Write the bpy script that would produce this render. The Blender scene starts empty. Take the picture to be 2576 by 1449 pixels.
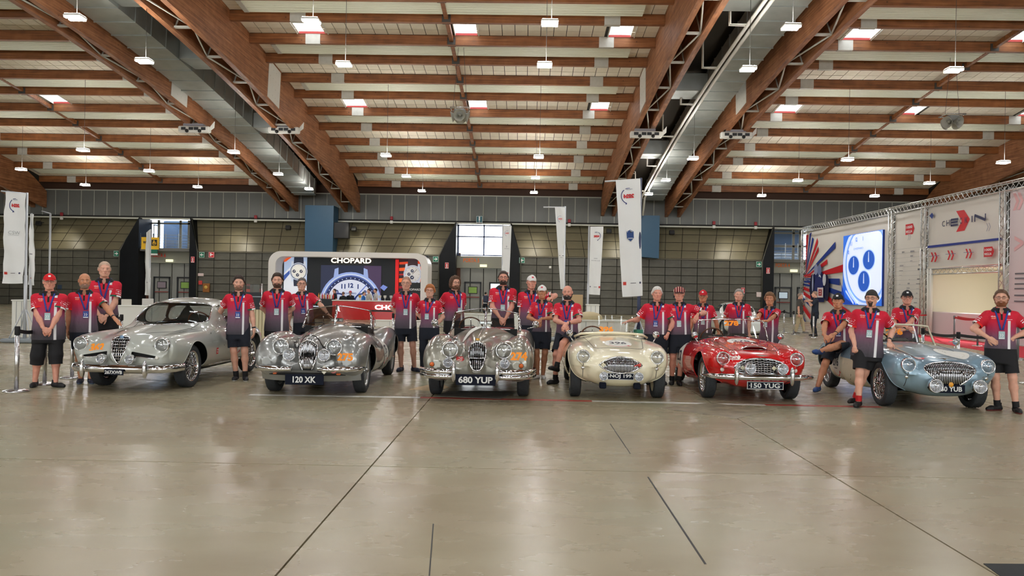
import bpy, math, random
import numpy as np
random.seed(7); RNG = np.random.default_rng(7)
sc = bpy.context.scene
COL = sc.collection
PI = math.pi
ORD = 'first second third fourth fifth sixth seventh eighth ninth tenth'.split()
# ---------------------------------------------------------------- camera, sky, exposure
FOC, CX, CY, CAMZ = 2004.0, 1288.0, 724.5, 1.62
_yaw, _pit, _rol = math.atan(32 / FOC), math.atan(4.5 / FOC), 0.0168
def _n(v): v = np.asarray(v, float); return v / np.linalg.norm(v)
F0 = np.array([-math.sin(_yaw) * math.cos(_pit), math.cos(_yaw) * math.cos(_pit), math.sin(_pit)])
_r0 = np.array([math.cos(_yaw), math.sin(_yaw), 0.0]); _u0 = np.cross(_r0, F0)
CR = _r0 * math.cos(_rol) + _u0 * math.sin(_rol); CU = _u0 * math.cos(_rol) - _r0 * math.sin(_rol)
CAM = np.array([0, 0, CAMZ])
from mathutils import Matrix, Vector
cd = bpy.data.cameras.new('camera'); cam = bpy.data.objects.new('camera', cd); COL.objects.link(cam)
cd.sensor_width = 36.0; cd.lens = FOC / 2576 * 36.0; cd.clip_end = 500
cam.matrix_world = Matrix([[CR[0], CU[0], -F0[0], 0], [CR[1], CU[1], -F0[1], 0], [CR[2], CU[2], -F0[2], CAMZ], [0, 0, 0, 1]])
sc.camera = cam
sc.view_settings.view_transform = 'Standard'; sc.view_settings.look = 'None'
sc.view_settings.exposure = -0.12; sc.view_settings.gamma = 1.0; sc.view_settings.use_curve_mapping = False
w = bpy.data.worlds.new('sky'); sc.world = w; w.use_nodes = True
_bg = w.node_tree.nodes['Background']; _bg.inputs[0].default_value = (0.93, 0.97, 1.0, 1); _bg.inputs[1].default_value = 9.0
LAMP_POWER = 230.0
def sun_lamp():
    l = bpy.data.lights.new('sun', 'SUN'); l.energy = 0; return l
sc.cycles.max_bounces = 6; sc.cycles.diffuse_bounces = 4; sc.cycles.glossy_bounces = 3
sc.cycles.transmission_bounces = 4; sc.cycles.transparent_max_bounces = 12
sc.cycles.caustics_reflective = False; sc.cycles.caustics_refractive = False
sc.cycles.sample_clamp_indirect = 4.0
def ray(x, y): return F0 + CR * (x - CX) / FOC - CU * (y - CY) / FOC
def atY(x, y, Y): v = ray(x, y); return CAM + v * Y / v[1]
def atX(x, y, X): v = ray(x, y); return CAM + v * X / v[0]
def ground(x, y, z=0.0): v = ray(x, y); return CAM + v * (z - CAMZ) / v[2]
# ---------------------------------------------------------------- materials
MATS = {}
def _inp(b, k, v):
    if k in b.inputs: b.inputs[k].default_value = v
def mat(name, col, rough=0.6, metal=0.0, coat=0.0, noise=0.0, nscale=8.0, bump=0.0, bscale=60.0, emit=0.0, alpha=1.0, spec=None, stretch=None, nobj=True):
    if name in MATS: return MATS[name]
    m = bpy.data.materials.new(name); m.use_nodes = True; nt = m.node_tree; b = nt.nodes['Principled BSDF']
    c = tuple(col) + (1,) if len(col) == 3 else tuple(col)
    b.inputs['Base Color'].default_value = c; b.inputs['Roughness'].default_value = rough; b.inputs['Metallic'].default_value = metal
    if coat: _inp(b, 'Coat Weight', coat); _inp(b, 'Coat Roughness', 0.03)
    if spec is not None: _inp(b, 'Specular IOR Level', spec)
    if emit: b.inputs['Emission Color'].default_value = c; b.inputs['Emission Strength'].default_value = emit
    if alpha < 1: b.inputs['Alpha'].default_value = alpha
    if noise or bump:
        tc = nt.nodes.new('ShaderNodeTexCoord'); mp = nt.nodes.new('ShaderNodeMapping')
        nt.links.new(tc.outputs['Object'], mp.inputs[0])
        if stretch: mp.inputs['Scale'].default_value = stretch
    if noise:
        t = nt.nodes.new('ShaderNodeTexNoise'); t.inputs['Scale'].default_value = nscale; t.inputs['Detail'].default_value = 5
        nt.links.new(mp.outputs[0], t.inputs['Vector'])
        r = nt.nodes.new('ShaderNodeValToRGB'); nt.links.new(t.outputs[0], r.inputs[0])
        r.color_ramp.elements[0].position = 0.3; r.color_ramp.elements[1].position = 0.72
        r.color_ramp.elements[0].color = tuple(x * (1 - noise) for x in c[:3]) + (1,)
        r.color_ramp.elements[1].color = tuple(min(1, x * (1 + noise)) for x in c[:3]) + (1,)
        nt.links.new(r.outputs[0], b.inputs['Base Color'])
    if bump:
        t = nt.nodes.new('ShaderNodeTexNoise'); t.inputs['Scale'].default_value = bscale; t.inputs['Detail'].default_value = 4
        nt.links.new(mp.outputs[0], t.inputs['Vector'])
        bp = nt.nodes.new('ShaderNodeBump'); bp.inputs['Strength'].default_value = bump; bp.inputs['Distance'].default_value = 0.01
        nt.links.new(t.outputs[0], bp.inputs['Height']); nt.links.new(bp.outputs[0], b.inputs['Normal'])
    MATS[name] = m; return m
def glass(name, tint=(1, 1, 1), refl=0.12, rough=0.02):
    if name in MATS: return MATS[name]
    m = bpy.data.materials.new(name); m.use_nodes = True; nt = m.node_tree; nt.nodes.clear()
    o = nt.nodes.new('ShaderNodeOutputMaterial'); t = nt.nodes.new('ShaderNodeBsdfTransparent'); g = nt.nodes.new('ShaderNodeBsdfGlossy')
    t.inputs[0].default_value = tuple(tint) + (1,); g.inputs['Roughness'].default_value = rough
    f = nt.nodes.new('ShaderNodeLayerWeight'); f.inputs[0].default_value = 0.35
    mm = nt.nodes.new('ShaderNodeMath'); mm.operation = 'MULTIPLY_ADD'; nt.links.new(f.outputs['Fresnel'], mm.inputs[0]); mm.inputs[1].default_value = 0.6; mm.inputs[2].default_value = refl
    mx = nt.nodes.new('ShaderNodeMixShader'); nt.links.new(mm.outputs[0], mx.inputs[0]); nt.links.new(t.outputs[0], mx.inputs[1]); nt.links.new(g.outputs[0], mx.inputs[2])
    nt.links.new(mx.outputs[0], o.inputs[0]); MATS[name] = m; return m
class NT:
    """tiny node helper"""
    def __init__(s, name, rough=0.6):
        s.m = bpy.data.materials.new(name); s.m.use_nodes = True; s.t = s.m.node_tree; s.b = s.t.nodes['Principled BSDF']; s.b.inputs['Roughness'].default_value = rough; MATS[name] = s.m
    def n(s, typ, **kw):
        x = s.t.nodes.new('ShaderNode' + typ)
        for k, v in kw.items(): setattr(x, k, v)
        return x
    def lk(s, a, b): s.t.links.new(a, b)
    def math(s, op, a, b=None, c=None):
        x = s.n('Math', operation=op)
        for i, v in enumerate((a, b, c)):
            if v is None: continue
            if isinstance(v, (int, float)): x.inputs[i].default_value = v
            else: s.lk(v, x.inputs[i])
        return x.outputs[0]
    def mix(s, f, a, b):
        x = s.n('Mix', data_type='RGBA')
        for sock, v in ((x.inputs[0], f), (x.inputs[6], a), (x.inputs[7], b)):
            if isinstance(v, (int, float)): sock.default_value = v
            elif isinstance(v, tuple): sock.default_value = v if len(v) == 4 else v + (1,)
            else: s.lk(v, sock)
        return x.outputs[2]
    def ramp(s, f, stops):
        r = s.n('ValToRGB'); e = r.color_ramp.elements
        while len(e) < len(stops): e.new(0.5)
        for el, (p, c) in zip(e, stops): el.position = p; el.color = tuple(c) + (1,)
        s.lk(f, r.inputs[0]); return r.outputs[0]
    def band(s, v, lo, hi):
        return s.math('MULTIPLY', s.math('GREATER_THAN', v, lo), s.math('LESS_THAN', v, hi))
    def coord(s, out='Object', scale=None):
        c = s.n('TexCoord').outputs[out]
        if scale: mp = s.n('Mapping'); s.lk(c, mp.inputs[0]); mp.inputs['Scale'].default_value = scale; c = mp.outputs[0]
        return c
    def noise(s, vec, scale, detail=4):
        x = s.n('TexNoise'); x.inputs['Scale'].default_value = scale; x.inputs['Detail'].default_value = detail; s.lk(vec, x.inputs['Vector']); return x.outputs[0]
    def bump(s, h, strength=0.3, dist=0.01):
        x = s.n('Bump'); x.inputs['Strength'].default_value = strength; x.inputs['Distance'].default_value = dist; s.lk(h, x.inputs['Height']); s.lk(x.outputs[0], s.b.inputs['Normal'])
    def col(s, c): s.lk(c, s.b.inputs['Base Color'])
def srgb(r, g, b):
    return tuple(((v / 255 / 12.92) if v / 255 <= 0.04045 else ((v / 255 + 0.055) / 1.055) ** 2.4) for v in (r, g, b))
# ---------------------------------------------------------------- mesh builder
def rotz(a): c, s = math.cos(a), math.sin(a); return np.array([[c, -s, 0], [s, c, 0], [0, 0, 1.0]])
def rotx(a): c, s = math.cos(a), math.sin(a); return np.array([[1.0, 0, 0], [0, c, -s], [0, s, c]])
def roty(a): c, s = math.cos(a), math.sin(a); return np.array([[c, 0, s], [0, 1.0, 0], [-s, 0, c]])
def frame_from(d, up=(0, 0, 1)):
    d = _n(d); u = np.array(up, float)
    if abs(d @ u) > 0.98: u = np.array([0, 1.0, 0]) if abs(d[1]) < 0.9 else np.array([1.0, 0, 0])
    a = _n(np.cross(u, d)); return a, np.cross(d, a), d
class MB:
    def __init__(s): s.v = []; s.f = []; s.mi = []; s.sm = []; s.n = 0
    def add(s, v, f, mi=0, smooth=False):
        v = np.asarray(v, float).reshape(-1, 3); o = s.n; s.v.append(v); s.n += len(v)
        for q in f: s.f.append(tuple(int(i) + o for i in q))
        s.mi += [mi] * len(f); s.sm += [smooth] * len(f); return s
    def box(s, c, size, R=None, mi=0, bev=0.0):
        hx, hy, hz = np.array(size) / 2.0
        if bev > 0:
            b = min(bev, hx * .9, hy * .9, hz * .9)
            ring = lambda x, y, z: [(-x + 0, -y, z), (x, -y, z), (x, y, z), (-x, y, z)]
            pts = []
            oc = lambda z, i: [(-hx + i + b, -hy + i, z), (hx - i - b, -hy + i, z), (hx - i, -hy + i + b, z), (hx - i, hy - i - b, z), (hx - i - b, hy - i, z), (-hx + i + b, hy - i, z), (-hx + i, hy - i - b, z), (-hx + i, -hy + i + b, z)]
            pts = oc(-hz, b * .7) + oc(-hz + b, 0) + oc(hz - b, 0) + oc(hz, b * .7)
            f = [tuple(range(7, -1, -1)), tuple(range(24, 32))]
            for r in range(3):
                for i in range(8): j = (i + 1) % 8; f.append((r * 8 + i, r * 8 + j, r * 8 + 8 + j, r * 8 + 8 + i))
            v = np.array(pts)
        else:
            v = np.array([(x, y, z) for z in (-hz, hz) for y in (-hy, hy) for x in (-hx, hx)])
            f = [(0, 2, 3, 1), (4, 5, 7, 6), (0, 1, 5, 4), (2, 6, 7, 3), (0, 4, 6, 2), (1, 3, 7, 5)]
        if R is not None: v = v @ np.asarray(R).T
        return s.add(v + np.array(c, float), f, mi)
    def tube(s, pts, r, n=8, mi=0, caps=True, closed=False, flat=1.0, up=(0, 0, 1)):
        pts = [np.array(p, float) for p in pts]; N = len(pts); rr = r if hasattr(r, '__len__') else [r] * N
        V = []
        for i, p in enumerate(pts):
            a = pts[(i - 1) % N] if (closed or i > 0) else p; b = pts[(i + 1) % N] if (closed or i < N - 1) else p
            A, B, _ = frame_from(b - a, up)
            for k in range(n):
                t = 2 * PI * k / n; V.append(p + rr[i] * (A * math.cos(t) + B * math.sin(t) * flat))
        f = []
        for i in range(N if closed else N - 1):
            j = (i + 1) % N
            for k in range(n): l = (k + 1) % n; f.append((i * n + k, i * n + l, j * n + l, j * n + k))
        if caps and not closed: f.append(tuple(range(n - 1, -1, -1))); f.append(tuple((N - 1) * n + k for k in range(n)))
        return s.add(V, f, mi, True)
    def lathe(s, prof, c=(0, 0, 0), axis=(0, 0, 1), n=24, mi=0, up=None):
        A, B, D = frame_from(axis, up or (0, 0, 1)); c = np.array(c, float); V = []
        for (r, h) in prof:
            for k in range(n): t = 2 * PI * k / n; V.append(c + D * h + max(r, 1e-4) * (A * math.cos(t) + B * math.sin(t)))
        f = []
        for i in range(len(prof) - 1):
            for k in range(n): l = (k + 1) % n; f.append((i * n + k, i * n + l, (i + 1) * n + l, (i + 1) * n + k))
        return s.add(V, f, mi, True)
    def prism(s, poly, d0, d1, mi=0, M=None):
        """2-D polygon (u,v) extruded along w from d0 to d1; M maps (u,v,w) -> xyz, default u=x v=z w=y"""
        n = len(poly); P = np.array([(u, v, w_) for w_ in (d0, d1) for (u, v) in poly], float)
        P = P[:, [0, 2, 1]] if M is None else np.array([M(*p) for p in P])
        f = [tuple(range(n)), tuple(range(2 * n - 1, n - 1, -1))]
        for i in range(n): j = (i + 1) % n; f.append((i, i + n, j + n, j))
        return s.add(P, f, mi)
    def grid(s, P, mi=0, smooth=True, wrap=False):
        P = np.asarray(P, float); a, b = P.shape[:2]; f = []
        for i in range(a - 1):
            for j in range(b if wrap else b - 1): k = (j + 1) % b; f.append((i * b + j, i * b + k, (i + 1) * b + k, (i + 1) * b + j))
        return s.add(P.reshape(-1, 3), f, mi, smooth)
    def sphere(s, c, r, n=12, m=8, mi=0, R=None):
        r = np.array([r, r, r] if not hasattr(r, '__len__') else r, float)
        P = np.array([[(math.sin(PI * i / m) * math.cos(2 * PI * j / n), math.sin(PI * i / m) * math.sin(2 * PI * j / n), math.cos(PI * i / m)) for j in range(n)] for i in range(m + 1)]) * r
        if R is not None: P = P @ np.asarray(R).T
        return s.grid(P + np.array(c, float), mi, True, True)
def mk(name, mb, mats, parent=None, loc=None, rz=None, kind=None, label=None):
    me = bpy.data.meshes.new(name)
    V = np.concatenate(mb.v) if mb.v else np.zeros((0, 3))
    me.from_pydata(V.tolist(), [], mb.f)
    mats = mats if isinstance(mats, (list, tuple)) else [mats]
    for m in mats: me.materials.append(m)
    if len(mb.f):
        me.polygons.foreach_set('material_index', mb.mi); me.polygons.foreach_set('use_smooth', mb.sm)
    me.update()
    return link(name, me, parent, loc, rz, kind, label)
def link(name, me, parent=None, loc=None, rz=None, kind=None, label=None):
    o = bpy.data.objects.new(name, me); COL.objects.link(o)
    if parent is not None: o.parent = parent
    if loc is not None: o.location = loc
    if rz is not None: o.rotation_euler = (0, 0, rz)
    if kind: o['kind'] = kind
    if label: o['label'] = label
    return o
def mk_tri(name, V, T, mats, parent=None, normals=None, mi=None, smooth=True, attrs=None, label=None):
    me = bpy.data.meshes.new(name); V = np.asarray(V, np.float32); T = np.asarray(T, np.int32)
    me.vertices.add(len(V)); me.vertices.foreach_set('co', V.ravel())
    me.loops.add(T.size); me.loops.foreach_set('vertex_index', T.ravel())
    k = T.shape[1]; me.polygons.add(len(T)); me.polygons.foreach_set('loop_start', np.arange(0, T.size, k, dtype=np.int32))
    me.update(calc_edges=True)
    for m in (mats if isinstance(mats, (list, tuple)) else [mats]): me.materials.append(m)
    if mi is not None: me.polygons.foreach_set('material_index', np.asarray(mi, np.int32))
    if smooth: me.polygons.foreach_set('use_smooth', np.ones(len(T), bool))
    for an, av in (attrs or {}).items():
        at = me.attributes.new(an, 'FLOAT_VECTOR', 'POINT'); at.data.foreach_set('vector', np.asarray(av, np.float32).ravel())
    if normals is not None: me.normals_split_custom_set_from_vertices(np.asarray(normals, np.float32).tolist())
    me.update()
    return link(name, me, parent, label=label)
def tag(o, label, cat, group=None):
    o['label'] = label; o['category'] = cat
    if group: o['group'] = group
    return o
def thing(name, label, cat, loc=(0, 0, 0), rz=0.0, group=None):
    o = bpy.data.objects.new(name, None); COL.objects.link(o); o.location = tuple(loc); o.rotation_euler = (0, 0, rz)
    o.empty_display_size = 0.1
    return tag(o, label, cat, group)
def struct(name, mb, mats, parent=None):
    return mk(name, mb, mats, parent, kind=None if parent else 'structure')
# flat print: text -> (verts2d, faces)
_TXT = {}
def text2d(s, bold=0.0, res=3):
    k = (s, bold)
    if k in _TXT: return _TXT[k]
    c = bpy.data.curves.new('t', 'FONT'); c.body = s; c.offset = bold; c.resolution_u = res; c.align_x = 'CENTER'; c.align_y = 'CENTER'
    o = bpy.data.objects.new('t', c); me = o.to_mesh()
    V = np.array([v.co[:2] for v in me.vertices]); Fc = [tuple(p.vertices) for p in me.polygons]
    o.to_mesh_clear(); bpy.data.objects.remove(o); bpy.data.curves.remove(c)
    if len(V):
        lo, hi = V.min(0), V.max(0); V = V - (lo + hi) / 2; V = V / (hi - lo).max() if False else V / (hi[1] - lo[1])
    _TXT[k] = (V, Fc); return _TXT[k]
def put_text(mb, s, fn, h, wdt=None, mi=0, bold=0.0, at=(0, 0), mirror=False):
    """write s with cap height h (and total width wdt) centred at `at`; fn maps (u,v)->xyz"""
    V, Fc = text2d(s, bold)
    if not len(V): return
    V = V.copy(); V[:, 1] *= h; wn = np.ptp(V[:, 0]) / 1.0
    V[:, 0] *= (wdt / wn) if wdt else h
    if mirror: V[:, 0] *= -1
    mb.add([fn(at[0] + u, at[1] + v) for u, v in V], Fc, mi)
# ---------------------------------------------------------------- implicit surfaces
def pchip(x, y):
    x = np.asarray(x, float); y = np.asarray(y, float); h = np.diff(x); d = np.diff(y) / h; m = np.zeros_like(y)
    if len(x) > 2:
        a, b = d[:-1], d[1:]; w1 = 2 * h[1:] + h[:-1]; w2 = h[1:] + 2 * h[:-1]
        with np.errstate(divide='ignore', invalid='ignore'): hm = (w1 + w2) / (w1 / a + w2 / b)
        m[1:-1] = np.where(a * b > 0, hm, 0)
    m[0], m[-1] = d[0], d[-1]
    def f(t):
        t = np.clip(t, x[0], x[-1]); i = np.clip(np.searchsorted(x, t, side='right') - 1, 0, len(x) - 2); hh = h[i]; s = (t - x[i]) / hh
        return (y[i] * (1 + 2 * s) * (1 - s) ** 2 + m[i] * hh * s * (1 - s) ** 2 + y[i + 1] * s * s * (3 - 2 * s) + m[i + 1] * hh * s * s * (s - 1))
    return f
def smin(a, b, k):
    h = np.maximum(k - np.abs(a - b), 0) / k; return np.minimum(a, b) - h * h * k * 0.25
def smax(a, b, k): return -smin(-a, -b, k)
def capsule(P, a, b, ra, rb):
    a = np.asarray(a, float); b = np.asarray(b, float); d = b - a; L = d @ d
    t = np.clip(((P - a) @ d) / max(L, 1e-9), 0, 1)
    return np.linalg.norm(P - a - t[:, None] * d, axis=1) - (ra + (rb - ra) * t)
def ellipsoid(P, c, r, R=None):
    q = P - np.asarray(c, float)
    if R is not None: q = q @ R
    r = np.asarray(r, float); k0 = np.linalg.norm(q / r, axis=1); k1 = np.linalg.norm(q / (r * r), axis=1) + 1e-9
    return k0 * (k0 - 1) / k1
def nets(f, lo, hi, h, newton=3):
    """surface nets of f<0 in the box; returns verts, quads snapped onto f=0"""
    lo = np.asarray(lo, float); n = np.ceil((np.asarray(hi, float) - lo) / h).astype(int) + 1
    ax = [lo[i] + h * np.arange(n[i]) for i in range(3)]
    G = np.stack(np.meshgrid(*ax, indexing='ij'), -1).reshape(-1, 3)
    val = np.concatenate([f(G[i:i + 400000]) for i in range(0, len(G), 400000)]).reshape(n)
    ins = val < 0
    acc = np.zeros(tuple(n - 1) + (3,)); cnt = np.zeros(tuple(n - 1)); Q = []
    for a in range(3):
        b, c = (a + 1) % 3, (a + 2) % 3
        sl0 = [slice(None)] * 3; sl1 = [slice(None)] * 3; sl0[a] = slice(0, -1); sl1[a] = slice(1, None)
        ch = ins[tuple(sl0)] != ins[tuple(sl1)]
        I = np.argwhere(ch)
        if not len(I): continue
        v0 = val[tuple(sl0)][ch]; v1 = val[tuple(sl1)][ch]; t = v0 / (v0 - v1)
        p = I.astype(float); p[:, a] += t
        up = ins[tuple(sl0)][ch]
        cells = []
        for (db, dc) in ((-1, -1), (0, -1), (0, 0), (-1, 0)):
            J = I.copy(); J[:, b] += db; J[:, c] += dc; cells.append(J)
            ok = ((J >= 0) & (J < np.array(n - 1))).all(1)
            np.add.at(acc, tuple(J[ok].T), p[ok]); np.add.at(cnt, tuple(J[ok].T), 1)
        J = np.stack(cells, 1); ok = ((J >= 0) & (J < np.array(n - 1))).all((1, 2)); J = J[ok]; up = up[ok]
        idx = (J[..., 0] * (n[1] - 1) + J[..., 1]) * (n[2] - 1) + J[..., 2]
        idx[~up] = idx[~up][:, ::-1]; Q.append(idx)
    Q = np.concatenate(Q); used, inv = np.unique(Q, return_inverse=True); Q = inv.reshape(Q.shape)
    V = (acc.reshape(-1, 3)[used] / np.maximum(cnt.reshape(-1)[used], 1)[:, None]) * h + lo
    for _ in range(newton):
        g = grad(f, V, h * 0.2); d = f(V); g2 = (g * g).sum(1) + 1e-6
        st = (d / g2)[:, None] * g; ln = np.linalg.norm(st, axis=1, keepdims=True); st *= np.minimum(1, 0.6 * h / (ln + 1e-12)); V = V - st
    return V, Q
def grad(f, V, e):
    return np.stack([(f(V + np.eye(3)[i] * e) - f(V - np.eye(3)[i] * e)) / (2 * e) for i in range(3)], 1)
def tris(Q): return np.concatenate([Q[:, [0, 1, 2]], Q[:, [0, 2, 3]]])
def clip(V, T, g, extra=None):
    """keep the part of a triangle mesh with g>0; extra = per-vertex arrays to carry along"""
    keep = g > 0; k = keep[T]; s = k.sum(1); ex = extra or []
    full = T[s == 3]; nv = len(V); E = []; newT = []
    def edge(i, j): E.append(np.stack([i, j], 1)); return None
    two = T[s == 2]; one = T[s == 1]
    def roll(TT, want):
        kk = keep[TT]; out = TT.copy()
        for r in range(3):
            m = (kk[:, r] == want); out[m] = np.roll(TT[m], -r, axis=1)
        return out
    one = roll(one, True) if len(one) else one.reshape(0, 3); two = roll(two, False) if len(two) else two.reshape(0, 3)
    edges = np.concatenate([one[:, [0, 1]], one[:, [0, 2]], two[:, [0, 1]], two[:, [0, 2]]])
    if len(edges):
        es = np.sort(edges, 1); u, inv = np.unique(es, axis=0, return_inverse=True); inv = inv.reshape(-1)
        ga, gb = g[u[:, 0]], g[u[:, 1]]; t = (ga / (ga - gb))[:, None]
        NV = V[u[:, 0]] * (1 - t) + V[u[:, 1]] * t
        ex = [np.concatenate([x, x[u[:, 0]] * (1 - t[:, 0]) + x[u[:, 1]] * t[:, 0]]) for x in ex]
        a, b = len(one), len(two); i = inv + nv
        o1, o2, t1, t2 = i[:a], i[a:2 * a], i[2 * a:2 * a + b], i[2 * a + b:]
        newT = [full, np.stack([one[:, 0], o1, o2], 1), np.stack([t1, two[:, 1], two[:, 2]], 1), np.stack([t1, two[:, 2], t2], 1)]
        V = np.concatenate([V, NV]); T = np.concatenate(newT)
    else: T = full
    used, inv = np.unique(T, return_inverse=True)
    return V[used], inv.reshape(T.shape), [x[used] for x in ex]
# ================================================================ HALL
def m_concrete():
    k = NT('floor_concrete', 0.26); c = k.coord('Object')
    mp = k.n('Mapping'); k.lk(c, mp.inputs[0]); mp.inputs['Scale'].default_value = (0.55, 0.9, 1)
    big = k.noise(mp.outputs[0], 0.55, 6); mp2 = k.n('Mapping'); k.lk(c, mp2.inputs[0]); mp2.inputs['Scale'].default_value = (0.8, 1.7, 1)
    st = k.noise(mp2.outputs[0], 1.7, 8); fine = k.noise(c, 40, 3)
    a = k.ramp(big, [(0.3, srgb(150, 136, 111)), (0.5, srgb(168, 158, 131)), (0.72, srgb(164, 162, 136))])
    b = k.ramp(st, [(0.25, (0.93, 0.92, 0.91)), (0.5, (0.97, 0.97, 0.97)), (0.75, (1.03, 1.03, 1.03))])
    x = k.n('Mix', data_type='RGBA', blend_type='MULTIPLY'); x.inputs[0].default_value = 0.8; k.lk(a, x.inputs[6]); k.lk(b, x.inputs[7])
    k.col(x.outputs[2]); k.lk(k.math('MULTIPLY_ADD', st, 0.14, 0.20), k.b.inputs['Roughness']); _inp(k.b, 'Specular IOR Level', 0.32)
    k.bump(fine, 0.012, 0.002); return k.m
def m_wood(name, c0, c1, c2, ax):
    k = NT(name, 0.55); c = k.coord('Object'); mp = k.n('Mapping'); k.lk(c, mp.inputs[0])
    mp.inputs['Scale'].default_value = {'x': (0.5, 9, 14), 'y': (9, 0.5, 14)}[ax]
    n1 = k.noise(mp.outputs[0], 1.2, 6); n2 = k.noise(c, 2.5, 4)
    v = k.math('ADD', k.math('MULTIPLY', n1, 0.7), k.math('MULTIPLY', n2, 0.3))
    base = k.ramp(v, [(0.33, c0), (0.5, c1), (0.68, c2)])
    vo = k.n('TexVoronoi'); vo.inputs['Scale'].default_value = 2.2; k.lk(c, vo.inputs['Vector'])
    knot = k.math('LESS_THAN', vo.outputs['Distance'], 0.07)
    k.col(k.mix(k.math('MULTIPLY', knot, 0.6), base, tuple(v * 0.35 for v in c0))); k.bump(n1, 0.15, 0.01); return k.m
WOODX = m_wood('purlin_wood', srgb(96, 57, 27), srgb(136, 82, 42), srgb(162, 106, 62), 'x')
WOODY = m_wood('arch_wood', srgb(110, 68, 42), srgb(150, 98, 64), srgb(180, 128, 90), 'y')
TILE = mat('ceiling_tile', srgb(236, 229, 214), 0.8, noise=0.05, nscale=3)
GALV = mat('galvanised_steel', srgb(168, 174, 172), 0.38, 0.6, noise=0.12, nscale=1.5)
STEELP = mat('pale_painted_steel', srgb(190, 190, 182), 0.5)
WHITEP = mat('white_paint', srgb(226, 226, 220), 0.5)
CREAM = mat('radiant_panel_paint', srgb(228, 230, 214), 0.5)
BLACK = mat('black_panel', srgb(10, 13, 16), 0.4, noise=0.3, nscale=2, spec=.2)
DARK = mat('dark_gap', srgb(20, 20, 18), 0.8)
WHITE_E = mat('lamp_diffuser', (1, 0.98, 0.95), emit=LAMP_POWER)
UPLIGHT = mat('lamp_top_added_glow', (1, 0.95, 0.86), emit=LAMP_POWER * 0.6)  # upward glow added to the lamp tops to brighten the ceiling
BLUEP = mat('blue_duct_paint', srgb(44, 84, 112), 0.5, noise=0.12, nscale=60)
ARCH_Y0, ARCH_Z0, ARCH_K, ARCH_D = 15.0, 11.13, 0.00244, 2.02
def arch_z(Y): return ARCH_Z0 - ARCH_K * (Y - ARCH_Y0) ** 2
def roof_z(Y): return arch_z(Y) + ARCH_D - 0.01
WALLY = 56.5
# ---- floor: slabs with sawn joints
def floor():
    CON = m_concrete()
    base = struct('floor', MB().box((0, 18, -0.075), (150, 100, 0.09)), mat('floor_joint', srgb(92, 84, 74), 0.7))
    xs = [-75] + [-13.4, -9.2, float(ground(1010, 1085)[0]), float(ground(2140, 1225)[0]) , 7.2, 11.5] + [75]
    ys = [-32, -8.2, -3.4, float(ground(1300, 1180)[1]), float(ground(1300, 1019)[1]), 15.8, 20.6, 25.5, 30.3, 35.2, 40, 45, 50, 68]
    g = 0.014
    for i in range(len(xs) - 1):
        for j in range(len(ys) - 1):
            cx, cy = (xs[i] + xs[i + 1]) / 2, (ys[j] + ys[j + 1]) / 2
            mk('slab', MB().box((cx, cy, -0.015), (xs[i + 1] - xs[i] - g, ys[j + 1] - ys[j] - g, 0.03)), CON, base)
    return base
FLOOR = floor()
# ---- painted tape line across the bays
def tape(p, q, m, label, cat='line', w_=0.13, z=0.0015):
    a, b = ground(*p)[:2], ground(*q)[:2]; d = _n(np.append(b - a, 0)); n = np.array([-d[1], d[0], 0]) * w_ / 2
    A, B = np.append(a, z), np.append(b, z)
    o = mk('floor_line', MB().add([A - n, B - n, B + n, A + n, A - n - [0, 0, .001], B - n - [0, 0, .001], B + n - [0, 0, .001], A + n - [0, 0, .001]], [(0, 1, 2, 3), (0, 4, 5, 1), (3, 2, 6, 7)]), m)
    return tag(o, label, cat)
TW = mat('white_line_paint', srgb(225, 225, 218), 0.5, noise=0.1, nscale=30); TR = mat('red_line_paint', srgb(178, 66, 56), 0.5, noise=0.3, nscale=20)
tape((627, 993), (1057, 1000), TW, 'white painted line on the floor in front of the grey roadster numbered 275')
tape((1058, 1000), (1489, 1009), TR, 'worn red painted floor line in front of the grey roadster numbered 274')
tape((1489, 1009), (1924, 1018.5), TW, 'white painted floor line running past the cream and red roadsters')
tape((1925, 1018.5), (2215, 1024), TR, 'worn red painted floor line beside the man with red socks')
CRK = mat('crack_fill', srgb(62, 62, 60), 0.7)
tape((1630, 1200), (1775, 1420), CRK, 'thin dark straight crack in the bare foreground floor', 'crack', 0.014)
tape((1535, 1066), (1586, 1142), CRK, 'short faint crack in the floor in front of the cream roadster', 'crack', 0.010)
tape((1090, 1318), (1080, 1449), CRK, 'short broken dark crack at the bottom edge of the floor', 'crack', 0.008)
def floor_plate(name, pts, m, label, cat, z0=0.0, h=0.004):
    P = [ground(*p)[:2] for p in pts]
    mb = MB(); n = len(P); V = [(x, y, z0) for x, y in P] + [(x, y, z0 + h) for x, y in P]
    mb.add(V, [tuple(range(n, 2 * n)), tuple(range(n - 1, -1, -1))] + [(i, (i + 1) % n, (i + 1) % n + n, i + n) for i in range(n)])
    return tag(mk(name, mb, m), label, cat)
floor_plate('floor_hatch', [(1655, 1027), (1790, 1013), (1945, 1034), (1850, 1054)], mat('hatch_steel', srgb(146, 138, 116), 0.4, noise=0.4, nscale=5), 'scuffed steel floor hatch set in front of the red roadster', 'hatch')
floor_plate('floor_mat', [(2474, 1419), (2700, 1421), (2760, 1480), (2530, 1460)], mat('dark_mat', srgb(34, 40, 42), 0.7, noise=0.2, nscale=20), 'dark mat lying at the bottom right corner of the floor', 'mat')
floor_plate('cardboard_sheet', [(1028, 980), (1105, 962), (1130, 975), (1100, 983)], mat('cardboard', srgb(190, 164, 126), 0.8), 'pale brown cardboard sheet beside the front wheel of the roadster numbered 274', 'cardboard')
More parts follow.
